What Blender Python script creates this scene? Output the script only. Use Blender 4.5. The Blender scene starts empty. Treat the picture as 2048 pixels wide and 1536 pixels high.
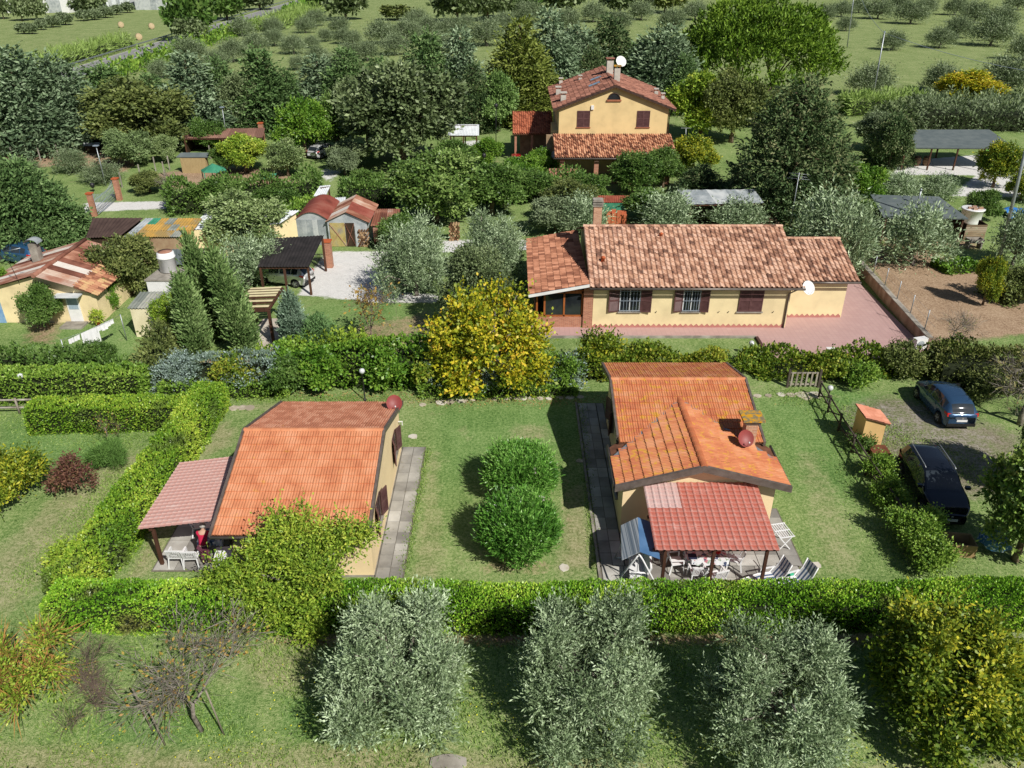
import bpy, math, random
import numpy as np
from mathutils import Vector, Matrix

# ------------------------------------------------------------------ camera, sky, sun, exposure
SC = bpy.context.scene
COL = SC.collection
FPX, PITCH, CAMH = 1600.0, math.radians(29.0), 21.5
_c, _s = math.cos(PITCH), math.sin(PITCH)
cam = bpy.data.cameras.new('camera')
cam.sensor_fit = 'HORIZONTAL'
cam.sensor_width = 36.0
cam.lens = 36.0 * FPX / 2048.0
cam.clip_start, cam.clip_end = 0.5, 6000.0
camo = bpy.data.objects.new('camera', cam)
COL.objects.link(camo)
camo.location = (0, 0, CAMH)
camo.rotation_euler = (math.radians(90) - PITCH, 0, 0)
SC.camera = camo

SUN_EL = math.radians(43.0)
SUN_AZ = math.atan2(0.60, -0.80)          # clockwise from +Y
world = bpy.data.worlds.new('World')
SC.world = world
world.use_nodes = True
_nt = world.node_tree
_bg = _nt.nodes['Background']
_sky = _nt.nodes.new('ShaderNodeTexSky')
_sky.sky_type = 'NISHITA'
_sky.sun_disc = False
_sky.sun_elevation = SUN_EL
_sky.sun_rotation = SUN_AZ
_sky.air_density, _sky.dust_density, _sky.ozone_density = 1.0, 0.8, 1.2
_nt.links.new(_sky.outputs[0], _bg.inputs[0])
_bg.inputs[1].default_value = 0.052
sl = bpy.data.lights.new('sun', 'SUN')
sl.energy = 5.0
sl.angle = math.radians(0.53)
sl.color = (1.0, 0.955, 0.88)
slo = bpy.data.objects.new('sun', sl)
COL.objects.link(slo)
_sd = Vector((math.sin(SUN_AZ) * math.cos(SUN_EL), math.cos(SUN_AZ) * math.cos(SUN_EL), math.sin(SUN_EL)))
slo.rotation_euler = _sd.to_track_quat('Z', 'Y').to_euler()
slo.location = (30, -60, 60)
SC.view_settings.view_transform = 'Standard'
SC.view_settings.look = 'None'
SC.view_settings.exposure = 0.0
SC.view_settings.gamma = 1.0
SC.view_settings.use_curve_mapping = False
SC.render.engine = 'CYCLES'
SC.cycles.use_denoising = True
SC.cycles.max_bounces = 6
SC.cycles.diffuse_bounces = 2
SC.cycles.transmission_bounces = 4
SC.cycles.transparent_max_bounces = 8

# ------------------------------------------------------------------ placing
def G(px, py, z=0.0):
    """the point at height z seen at a pixel of the 2048 x 1536 survey frame"""
    a = (px - 1024) / FPX; b = (py - 768) / FPX
    t = (CAMH - z) / (_s + b * _c)
    return Vector((a * t, t * (_c - b * _s), z))
def ZAT(py, Y):
    b = (py - 768) / FPX
    return CAMH - Y / (_c - b * _s) * (_s + b * _c)
def DEP(Y, z=0.0):
    return Y * _c + (CAMH - z) * _s

# ------------------------------------------------------------------ colours and materials
def S(r, g, b, k=1.0):
    f = lambda v: (v / 255 / 12.92 if v / 255 <= .04045 else ((v / 255 + .055) / 1.055) ** 2.4)
    return (f(r) * k, f(g) * k, f(b) * k, 1.0)

class NT:
    def __init__(self, name):
        self.m = bpy.data.materials.new(name); self.m.use_nodes = True
        self.t = self.m.node_tree; self.n = self.t.nodes; self.l = self.t.links
        self.b = self.n['Principled BSDF']; self.o = self.n['Material Output']
        self.geo = None
    def new(self, ty, **kw):
        n = self.n.new('ShaderNode' + ty)
        for k, v in kw.items(): setattr(n, k, v)
        return n
    def link(self, a, b): self.l.new(a, b)
    def pos(self):
        if self.geo is None: self.geo = self.new('NewGeometry')
        return self.geo.outputs['Position']
    def noise(self, scale, detail=4, rough=.55, vec=None, stretch=None, obj=False):
        n = self.new('TexNoise'); n.inputs['Scale'].default_value = scale
        n.inputs['Detail'].default_value = detail; n.inputs['Roughness'].default_value = rough
        v = vec or (self.new('TexCoord').outputs['Object'] if obj else self.pos())
        if stretch:
            mp = self.new('Mapping'); mp.inputs['Scale'].default_value = stretch
            self.link(v, mp.inputs['Vector']); v = mp.outputs[0]
        self.link(v, n.inputs['Vector'])
        return n.outputs['Fac']
    def math(self, op, a, b=None, c=None, clamp=False):
        n = self.new('Math', operation=op, use_clamp=clamp)
        for i, v in enumerate((a, b, c)):
            if v is None: continue
            if isinstance(v, (int, float)): n.inputs[i].default_value = v
            else: self.link(v, n.inputs[i])
        return n.outputs[0]
    def mix(self, fac, a, b, mode='MIX'):
        n = self.new('Mix', data_type='RGBA', blend_type=mode)
        for i, v in ((0, fac), (6, a), (7, b)):
            if isinstance(v, (int, float)): n.inputs[i].default_value = v
            elif isinstance(v, tuple): n.inputs[i].default_value = v
            else: self.link(v, n.inputs[i])
        return n.outputs[2]
    def ramp(self, fac, stops):
        n = self.new('ValToRGB'); e = n.color_ramp.elements
        while len(e) < len(stops): e.new(.5)
        for el, (p, c) in zip(e, stops): el.position = p; el.color = c
        self.link(fac, n.inputs[0])
        return n.outputs[0]
    def rnd(self):
        oi = self.new('ObjectInfo'); self.pos()
        return self.math('FRACT', self.math('ADD', oi.outputs['Random'], self.geo.outputs['Random Per Island']))
    def bump(self, h, strength=.3, dist=.02):
        b = self.new('Bump'); b.inputs['Strength'].default_value = strength; b.inputs['Distance'].default_value = dist
        self.link(h, b.inputs['Height']); self.link(b.outputs[0], self.b.inputs['Normal'])
    def attr(self, name):
        return self.new('Attribute', attribute_name=name)

_MC = {}
def mat(name, cols, scale=3.0, rough=.75, bump=0., bscale=30., spec=.3, rnd=0., metal=0., stretch=None, lo=.32, hi=.68,
        fleck=None, fscale=6., fthr=.6, detail=5, coat=0.):
    """cols ramp over noise, shifted per piece by rnd; fleck = (colour, ...) lichen or dirt over it"""
    if name in _MC: return _MC[name]
    t = NT(name)
    f = t.noise(scale, detail, stretch=stretch)
    if rnd:
        f = t.math('ADD', f, t.math('MULTIPLY', t.math('SUBTRACT', t.rnd(), .5), rnd))
    n = len(cols)
    c = t.ramp(f, [(lo + (hi - lo) * i / max(1, n - 1), cols[i]) for i in range(n)])
    if fleck:
        q = t.noise(fscale, 6, .62)
        c = t.mix(t.math('MULTIPLY', t.math('SUBTRACT', q, fthr), 9., clamp=True), c, fleck)
    t.link(c, t.b.inputs['Base Color'])
    t.b.inputs['Roughness'].default_value = rough
    t.b.inputs['Specular IOR Level'].default_value = spec
    t.b.inputs['Metallic'].default_value = metal
    t.b.inputs['Coat Weight'].default_value = coat
    if bump: t.bump(t.noise(bscale, 4), bump)
    _MC[name] = t.m
    return t.m

def leafmat(name, cols, trans=.22, rough=.5, spec=.25, tw=.55, patch=None, pscale=.6, pthr=.55):
    """foliage: cols ramp over twig tone + per-leaf random"""
    if name in _MC: return _MC[name]
    t = NT(name)
    t.pos()
    a = t.attr('tone')
    f = t.math('ADD', t.math('MULTIPLY', a.outputs['Fac'], tw), t.math('MULTIPLY', t.geo.outputs['Random Per Island'], 1 - tw))
    oi = t.new('ObjectInfo')
    f = t.math('ADD', f, t.math('MULTIPLY', t.math('SUBTRACT', oi.outputs['Random'], .5), .12))
    n = len(cols)
    c = t.ramp(f, [(.12 + .76 * i / (n - 1), cols[i]) for i in range(n)])
    if patch:
        q = t.noise(pscale, 3)
        c = t.mix(t.math('MULTIPLY', t.math('SUBTRACT', q, pthr), 7., clamp=True), c, patch)
    t.link(c, t.b.inputs['Base Color'])
    t.b.inputs['Roughness'].default_value = rough
    t.b.inputs['Specular IOR Level'].default_value = spec
    tr = t.new('BsdfTranslucent'); t.link(c, tr.inputs['Color'])
    mx = t.new('MixShader'); mx.inputs[0].default_value = trans * .6
    t.link(t.b.outputs[0], mx.inputs[1]); t.link(tr.outputs[0], mx.inputs[2])
    t.link(mx.outputs[0], t.o.inputs['Surface'])
    _MC[name] = t.m
    return t.m

# ------------------------------------------------------------------ mesh building
def link(o, parent=None):
    COL.objects.link(o)
    if parent is not None: o.parent = parent
    return o
def np_mesh(name, V, F, tone=None, smooth=False):
    V = np.asarray(V, np.float32).reshape(-1, 3); F = np.asarray(F, np.int32)
    me = bpy.data.meshes.new(name)
    k = F.shape[1]
    me.vertices.add(len(V)); me.vertices.foreach_set('co', V.ravel())
    me.loops.add(F.size); me.loops.foreach_set('vertex_index', F.ravel())
    me.polygons.add(len(F)); me.polygons.foreach_set('loop_start', np.arange(0, F.size, k, dtype=np.int32))
    if smooth: me.polygons.foreach_set('use_smooth', np.ones(len(F), bool))
    me.update(calc_edges=True)
    if tone is not None:
        a = me.attributes.new('tone', 'FLOAT', 'POINT'); a.data.foreach_set('value', np.asarray(tone, np.float32))
    return me

class MB:
    """collects shapes; build() links them as one mesh object"""
    def __init__(self): self.v = []; self.f = []; self.sm = []
    def add(self, vs, fs, smooth=False):
        o = len(self.v); self.v += [tuple(p) for p in vs]; self.f += [tuple(i + o for i in q) for q in fs]; self.sm += [smooth] * len(fs)
        return self
    def box(self, x0, x1, y0, y1, z0, z1, M=None):
        vs = [(x, y, z) for z in (z0, z1) for y in (y0, y1) for x in (x0, x1)]
        if M is not None: vs = [M @ Vector(p) for p in vs]
        return self.add(vs, [(0, 2, 3, 1), (4, 5, 7, 6), (0, 1, 5, 4), (1, 3, 7, 5), (3, 2, 6, 7), (2, 0, 4, 6)])
    def cbox(self, c, sx, sy, sz, M=None):
        return self.box(c[0] - sx / 2, c[0] + sx / 2, c[1] - sy / 2, c[1] + sy / 2, c[2] - sz / 2, c[2] + sz / 2, M)
    def slab(self, P, th, down=True):
        """polygon P (3-D points, counter-clockwise from above) given thickness downwards"""
        n = len(P); P = [Vector(p) for p in P]
        nr = (P[1] - P[0]).cross(P[-1] - P[0]).normalized()
        if nr.z < 0: nr = -nr; P = P[::-1]
        Q = [p - nr * th for p in P]
        fs = [tuple(range(n)), tuple(range(2 * n - 1, n - 1, -1))] + [(i, n + i, n + (i + 1) % n, (i + 1) % n) for i in range(n)]
        return self.add(P + Q, fs)
    def prism(self, P, z0, z1):
        n = len(P)
        a = sum(P[i][0] * P[(i + 1) % n][1] - P[(i + 1) % n][0] * P[i][1] for i in range(n))
        if a < 0: P = P[::-1]
        vs = [(p[0], p[1], z1) for p in P] + [(p[0], p[1], z0) for p in P]
        return self.add(vs, [tuple(range(n)), tuple(range(2 * n - 1, n - 1, -1))] + [(i, n + i, n + (i + 1) % n, (i + 1) % n) for i in range(n)])
    def tube(self, pts, rad, seg=6, cap=True, smooth=True):
        pts = [Vector(p) for p in pts]; n = len(pts)
        if not hasattr(rad, '__len__'): rad = [rad] * n
        vs = []; fs = []
        up = Vector((0, 0, 1))
        for i, p in enumerate(pts):
            d = (pts[min(i + 1, n - 1)] - pts[max(i - 1, 0)]).normalized()
            a = d.cross(up if abs(d.z) < .95 else Vector((1, 0, 0))).normalized(); b = d.cross(a)
            for k in range(seg):
                w = 2 * math.pi * k / seg
                vs.append(p + (a * math.cos(w) + b * math.sin(w)) * rad[i])
        for i in range(n - 1):
            for k in range(seg):
                fs.append((i * seg + k, i * seg + (k + 1) % seg, (i + 1) * seg + (k + 1) % seg, (i + 1) * seg + k))
        self.add(vs, fs, smooth)
        if cap: 
            o = len(self.v) - len(vs)
            self.f += [tuple(o + k for k in range(seg))[::-1], tuple(o + (n - 1) * seg + k for k in range(seg))]; self.sm += [False, False]
        return self
    def bar(self, p0, p1, w, h=None):
        h = h or w
        p0, p1 = Vector(p0), Vector(p1); d = (p1 - p0).normalized()
        a = d.cross(Vector((0, 0, 1)) if abs(d.z) < .95 else Vector((1, 0, 0))).normalized(); b = a.cross(d)
        vs = [p + a * sx * w / 2 + b * sy * h / 2 for p in (p0, p1) for sx, sy in ((-1, -1), (1, -1), (1, 1), (-1, 1))]
        return self.add(vs, [(0, 1, 2, 3)[::-1], (4, 5, 6, 7), (0, 1, 5, 4), (1, 2, 6, 5), (2, 3, 7, 6), (3, 0, 4, 7)])
    def lathe(self, prof, seg=16, c=(0, 0, 0), smooth=True):
        n = len(prof); vs = []; fs = []
        for r, z in prof:
            for k in range(seg):
                w = 2 * math.pi * k / seg
                vs.append((c[0] + r * math.cos(w), c[1] + r * math.sin(w), c[2] + z))
        for i in range(n - 1):
            for k in range(seg): fs.append((i * seg + k, i * seg + (k + 1) % seg, (i + 1) * seg + (k + 1) % seg, (i + 1) * seg + k))
        self.add(vs, fs, smooth)
        o = len(self.v) - len(vs)
        self.f += [tuple(o + k for k in range(seg))[::-1], tuple(o + (n - 1) * seg + k for k in range(seg))]; self.sm += [False, False]
        return self
    def xf(self, M):
        self.v = [tuple(M @ Vector(p)) for p in self.v]; return self
    def mesh(self, name):
        me = bpy.data.meshes.new(name); me.from_pydata(self.v, [], self.f)
        if any(self.sm): me.polygons.foreach_set('use_smooth', self.sm)
        me.update(); return me
    def build(self, name, m, parent=None, world=True):
        """world=True: the coordinates are world ones (also under a parent that stands elsewhere)"""
        me = self.mesh(name); me.materials.append(m)
        o = bpy.data.objects.new(name, me); COL.objects.link(o)
        if parent is not None:
            o.parent = parent
            if world: o.matrix_parent_inverse = WM(parent).inverted()
        return o
def WM(o):
    m = Matrix.LocRotScale(o.location, o.rotation_euler, o.scale)
    return m if o.parent is None else WM(o.parent) @ o.matrix_parent_inverse @ m

def tag(o, label=None, cat=None, group=None, kind=None):
    if label: o['label'] = label
    if cat: o['category'] = cat
    if group: o['group'] = group
    if kind: o['kind'] = kind
    return o
def thing(name, label, cat, loc=(0, 0, 0), rz=0., group=None):
    o = bpy.data.objects.new(name, None); o.empty_display_size = .3
    COL.objects.link(o); o.location = loc; o.rotation_euler = (0, 0, rz)
    return tag(o, label, cat, group)
def struct(name, mb, m, label=None):
    o = mb.build(name, m) if isinstance(mb, MB) else mb
    return tag(o, label, None, None, 'structure')
def add_mesh(name, me, m, parent=None, loc=None):
    if m is not None and not me.materials: me.materials.append(m)
    o = bpy.data.objects.new(name, me); COL.objects.link(o)
    if parent is not None: o.parent = parent
    if loc is not None: o.location = loc
    return o
def copy_tree(o, parent=None):
    c = o.copy(); COL.objects.link(c); c.parent = parent
    for ch in list(o.children): copy_tree(ch, c)
    return c
# ------------------------------------------------------------------ foliage
def nrm(a): return a / np.maximum(np.linalg.norm(a, axis=1, keepdims=True), 1e-9)
def leaf_quads(rng, P, D, L, W, upb=.4, tone=None):
    n = len(P)
    N = nrm(rng.normal(size=(n, 3)) + np.array([0, 0, upb]))
    Sd = nrm(np.cross(D, N))
    L = np.broadcast_to(L, n)[:, None]; W = np.broadcast_to(W, n)[:, None]
    V = np.empty((n, 4, 3), np.float32)
    V[:, 0] = P; V[:, 1] = P + D * L * .5 + Sd * W * .5; V[:, 2] = P + D * L; V[:, 3] = P + D * L * .5 - Sd * W * .5
    F = np.arange(n * 4, dtype=np.int32).reshape(n, 4)
    T = None if tone is None else np.repeat(tone, 4)
    return V.reshape(-1, 3), F, T
def sprays(rng, C, R, n_twigs, tl=.35, lp=6, ll=.12, lw=.04, up=.3, jit=.5, lj=.55, shell=.55, cut=-2., upb=.4, deep=.62, cap=None, vtone=None):
    """twigs of lp leaves growing out of the surface of a union of ellipsoid clumps C (K,3) with radii R (K,3)"""
    C = np.asarray(C, float); R = np.asarray(R, float)
    if R.ndim == 1: R = np.repeat(R[:, None], 3, 1)
    K = len(C); wgt = (R[:, 0] * R[:, 1] + R[:, 0] * R[:, 2]); wgt = wgt / wgt.sum()
    m = int(n_twigs * 2.2)
    k = rng.choice(K, m, p=wgt); u = nrm(rng.normal(size=(m, 3)))
    r = shell + (1 - shell) * np.sqrt(rng.random(m))
    P = C[k] + u * R[k] * r[:, None]
    ok = u[:, 2] > cut
    for j in range(K):
        q = (((P - C[j]) / R[j]) ** 2).sum(1)
        ok &= ~((q < deep * deep) & (k != j))
    if cap is not None: ok &= P[:, 2] > cap
    P, u, k = P[ok][:n_twigs], u[ok][:n_twigs], k[ok][:n_twigs]
    n = len(P)
    D = nrm(u + np.array([0, 0, up]) + rng.normal(size=(n, 3)) * jit)
    bt = rng.random(K)
    tone = np.clip(.5 + (bt[k] - .5) * .7 + rng.normal(size=n) * .16, 0, 1)
    if vtone is not None: tone = np.clip(tone + vtone(P), 0, 1)
    t = (np.arange(lp) + .5) / lp
    PP = (P[:, None] + D[:, None] * (tl * t)[None, :, None] * (.5 + 1.5 * rng.random((n, 1, 1)) ** 2.2)).reshape(-1, 3)
    DD = nrm(np.repeat(D, lp, 0) + rng.normal(size=(n * lp, 3)) * lj)
    TT = np.repeat(tone, lp)
    s = .7 + .6 * rng.random(n * lp)
    return leaf_quads(rng, PP, DD, ll * s, lw * s, upb, TT)
def cat_quads(parts):
    Vs, Fs, Ts, o = [], [], [], 0
    for V, F, T in parts:
        Vs.append(V); Fs.append(F + o); Ts.append(T); o += len(V)
    return np.concatenate(Vs), np.concatenate(Fs), np.concatenate(Ts)
def crown_mesh(name, parts, m):
    V, F, T = cat_quads(parts) if isinstance(parts, list) else parts
    me = np_mesh(name, V, F, T); me.materials.append(m)
    return me

def limbs(rng, trunk_top, r0, targets, base=(0, 0, 0), lean=.12, seg=6, thin=.25, nmid=3):
    mb = MB()
    b = Vector(base); tt = Vector(trunk_top)
    pts = [b - Vector((0, 0, .15))] + [b.lerp(tt, (i + 1) / 4) + Vector((rng.normal() * lean * .3, rng.normal() * lean * .3, 0)) * (1 if i < 3 else 0) for i in range(4)]
    mb.tube(pts, [r0 * 1.35, r0 * 1.05, r0 * .95, r0 * .88, r0 * .8], 8)
    for tg in targets:
        tg = Vector(tg)
        p = [tt - Vector((0, 0, r0 * .3))]
        for i in range(1, nmid + 1):
            f = i / (nmid + 1)
            q = tt.lerp(tg, f); q.z += .12 * (tg - tt).length * math.sin(f * math.pi) * (1 if tg.z > tt.z else .4)
            p.append(q + Vector(rng.normal(size=3)) * lean * .6)
        p.append(tg)
        rr = [r0 * .62 * (1 - (1 - thin) * i / (len(p) - 1)) for i in range(len(p))]
        mb.tube(p, rr, seg)
    return mb

BARK = lambda: mat('bark', [S(74, 60, 48), S(105, 90, 74), S(130, 118, 100)], 6, .9, .5, 25, .1, stretch=(1, 1, .35))
BARKG = lambda: mat('bark_grey', [S(92, 86, 78), S(128, 122, 112), S(155, 148, 138)], 7, .9, .5, 25, .1)

def put_plant(name, label, cat, loc, crown, trunk, group=None, rz=0., scale=(1, 1, 1), cname='crown', tname='trunk'):
    t = thing(name, label, cat, loc, rz, group); t.scale = scale
    if trunk is not None:
        link(bpy.data.objects.new(tname, trunk), t)
    link(bpy.data.objects.new(cname, crown), t)
    return t
def tmesh(mb, m, name='trunk'):
    me = mb.mesh(name); me.materials.append(m); return me

# blob layouts -----------------------------------------------------------------
def lay_round(rng, w, h, base, k=30, inner=.6, rs=(.2, .3), flat=.85):
    """lobes, each of several clumps, through an ellipsoid crown from z=base to z=h, width w"""
    cz = (base + h) / 2; rz = (h - base) / 2; rw = w / 2
    M = max(5, k // 4)
    a = np.arange(M) * 2.39996 + rng.random() * 6; zz = np.linspace(-.45, .95, M) + rng.normal(size=M) * .08
    rr = np.sqrt(np.clip(1 - zz * zz, .05, 1))
    big = np.stack([np.cos(a) * rr, np.sin(a) * rr, zz], 1) * inner * rng.uniform(.78, 1.2, (M, 1))
    C, R = [], []
    for b in big:
        for _ in range(max(3, k // M)):
            d = rng.normal(size=3); d /= np.linalg.norm(d)
            C.append(b + d * rng.uniform(.08, .26)); R.append(rng.uniform(*rs))
    C.append((0, 0, 0)); R.append(.42)
    C = np.array(C) * np.array([rw, rw, rz]) + np.array([0, 0, cz]); R = np.array(R)
    R = np.stack([R * rw, R * rw, R * (rz * .5 + rw * .5)], 1)
    return C, R
def lay_cone(rng, w, h, base, k=70, power=.8, rs=.2, top=.06, flat=.5):
    """clumps of a conifer: tiers of outward boughs, wider low down"""
    z = base + (h - base) * (np.arange(k) + .5) / k * .97
    f = (1 - (z - base) / (h - base)) ** power
    a = np.arange(k) * 2.39996 + rng.normal(size=k) * .3
    rr = w / 2 * np.maximum(f, top)
    rad = rr * (.5 + .22 * rng.random(k))
    C = np.stack([np.cos(a) * rad, np.sin(a) * rad, z + rng.normal(size=k) * .15], 1)
    q = np.maximum(rr * (.36 + .12 * rng.random(k)), w * top)
    R = np.stack([q, q, q * flat], 1)
    return C, R

# plant kinds: each returns (crown mesh, trunk mesh) ---------------------------------
def mk_olive(seed, w, h, n=6500, base=.5, m=None, hole=0., big=1., lobes=None, lp=7, ll=.115, lw=.036, tl=.42, up=.75, M=13, fat=(.24, .36), lj=.42, bark=None, vtone=None, shell=.3):
    """upright plumes of foliage standing apart round a short trunk"""
    rng = np.random.default_rng(seed)
    a = np.arange(M) * 2.39996 + rng.random() * 6; f = (np.arange(M) + .5) / M
    zz = base + (h - base) * (.12 + .56 * f); rr = w / 2 * (.80 - .48 * f ** 1.5) * rng.uniform(.8, 1.12, M)
    if hole: rr = np.maximum(rr, w / 2 * hole)
    B = [(np.cos(a[i]) * rr[i], np.sin(a[i]) * rr[i], zz[i], w / 2 * rng.uniform(*fat)) for i in range(M)] + list(lobes or [])
    C, R = [], []
    for (x, y, z, r) in B:
        ax = np.array([x / w * .8, y / w * .8, 1.]); ax /= np.linalg.norm(ax)
        for q in range(6):
            d = rng.normal(size=3); d /= np.linalg.norm(d)
            c = np.array([x, y, z]) + ax * r * (q / 5 * 1.9 - .6) + d * r * .38; s = r * (.62 - .26 * q / 5) * rng.uniform(.8, 1.15)
            C.append(c); R.append((s, s, s * 1.15))
    C = np.array(C); R = np.array(R)
    C[:, 2] = np.minimum(C[:, 2], h - R[:, 2]); C[:, 2] = np.maximum(C[:, 2], R[:, 2] * .8 + .05)
    q = sprays(rng, C, R, n, tl=tl * big, lp=lp, ll=ll * big, lw=lw * big, up=up, jit=.32, lj=lj, shell=shell, upb=.25, deep=.35, vtone=vtone)
    tg = [C[i] for i in rng.choice(len(C), 14, replace=False)]
    tr = limbs(rng, (rng.normal() * .15, rng.normal() * .15, base + .25 * h * .5), w * .035, tg, lean=.15, thin=.2)
    return crown_mesh('crown', q, m), tmesh(tr, bark or BARKG())
def mk_round(seed, w, h, m, n=3500, base=.8, lp=5, ll=.16, lw=.09, tl=.35, k=30, up=.25, jit=.5, lj=.7, inner=.6, trunk_r=None, bark=None, rs=(.2, .3), cut=-.7, upb=.5, vtone=None, cap=None):
    rng = np.random.default_rng(seed)
    C, R = lay_round(rng, w, h, base, k, inner, rs)
    q = sprays(rng, C, R, n, tl, lp, ll, lw, up, jit, lj, cut=cut, upb=upb, vtone=vtone, cap=cap)
    tr = limbs(rng, (0, 0, base + (h - base) * .3), trunk_r or w * .035, [C[i] for i in rng.choice(len(C), 7, replace=False)])
    return crown_mesh('crown', q, m), tmesh(tr, bark or BARK())
def mk_conifer(seed, w, h, m, n=5200, base=.3, lp=5, ll=.30, lw=.11, tl=.55, k=80, power=.8, up=.12, jit=.4, rs=.2, droop=0., flat=.5):
    rng = np.random.default_rng(seed)
    C, R = lay_cone(rng, w, h, base, k, power, rs, flat=flat)
    q = sprays(rng, C, R, n, tl, lp, ll, lw, up - droop, jit, .4, cut=-.75, upb=.55, deep=.7)
    mb = MB().tube([(0, 0, -.2), (0, 0, h * .5), (0, 0, h * .95)], [w * .05, w * .035, .03], 7)
    for i in range(0, k, 4):
        c = C[i]; mb.tube([(0, 0, max(.2, c[2] - .4)), tuple(c)], [w * .012 + .02, .02], 5)
    return crown_mesh('crown', q, m), tmesh(mb, BARK())
def mk_column(seed, w, h, m, n=4500, lp=5, ll=.22, lw=.07, tl=.5, lean=(0, 0)):
    rng = np.random.default_rng(seed)
    k = 40; f = (np.arange(k) + .5) / k
    pr = np.interp(f, [0, .12, .4, .75, .95, 1], [.6, .95, 1., .62, .16, .04])
    a = np.arange(k) * 2.39996
    C = np.stack([np.cos(a) * w * .15 * pr + lean[0] * f, np.sin(a) * w * .15 * pr + lean[1] * f, .15 + f * h * .97], 1)
    R = np.stack([w * .28 * pr, w * .28 * pr, np.full(k, h * .07)], 1)
    q = sprays(rng, C, R, n, tl, lp, ll, lw, 1.7, .3, .25, cut=-.8, upb=.0, deep=.75)
    mb = MB().tube([(0, 0, -.2), (lean[0] * .5, lean[1] * .5, h * .5), (lean[0], lean[1], h * .9)], [w * .1, w * .06, .02], 7)
    return crown_mesh('crown', q, m), tmesh(mb, BARK())
def mk_bare(seed, w, h, base, m_leaf, bark, n_twig=260, n_leaf=900, ll=.12, lw=.06, r0=.07, depth=4):
    """an almost leafless tree: forking limbs, twigs and a few leaves"""
    rng = np.random.default_rng(seed); mb = MB(); tips = []
    def grow(p, d, L, r, lev):
        q = p + d * L
        mid = p.lerp(q, .5) + Vector(rng.normal(size=3)) * L * .06
        mb.tube([p, mid, q], [r, r * .85, r * .7], 5 if lev else 7, cap=lev == 0)
        if lev >= depth: tips.append((q, d)); return
        for _ in range(3 if lev < 2 else 4):
            nd = (d * .75 + Vector(rng.normal(size=3)) * .62 + Vector((0, 0, .18))).normalized()
            rel = q + nd * L * .7
            if math.hypot(rel.x, rel.y) > w / 2: nd = (nd - Vector((rel.x, rel.y, 0)).normalized() * .7).normalized()
            if rel.z < base + .3: nd.z = abs(nd.z)
            grow(q, nd, L * rng.uniform(.62, .9), r * .52, lev + 1)
            if lev >= 1: tips.append((p.lerp(q, rng.random()), nd))
    grow(Vector((0, 0, -.1)), Vector((rng.normal() * .08, rng.normal() * .08, 1)).normalized(), base + .3, r0, 0)
    tr = tmesh(mb, bark)
    idx = rng.integers(0, len(tips), n_leaf)
    P = np.array([tips[i][0] for i in idx]); D = nrm(np.array([tips[i][1] for i in idx]) + rng.normal(size=(n_leaf, 3)) * .6)
    P = P + D * rng.random((n_leaf, 1)) * .3
    tw_i = rng.integers(0, len(tips), n_twig)
    P2 = np.array([tips[i][0] for i in tw_i]); D2 = nrm(np.array([tips[i][1] for i in tw_i]) + rng.normal(size=(n_twig, 3)) * .5)
    s = .6 + .8 * rng.random(n_leaf)
    crown = crown_mesh('crown', leaf_quads(rng, P, D, ll * s, lw * s, .5, rng.random(n_leaf)), m_leaf)
    V, F, T = leaf_quads(rng, P2, D2, (.5 * (.6 + .8 * rng.random(n_twig))), .013, .3, rng.random(n_twig))
    tw = np_mesh('twigs', V, F, T); tw.materials.append(bark)
    return crown, tr, tw

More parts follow.
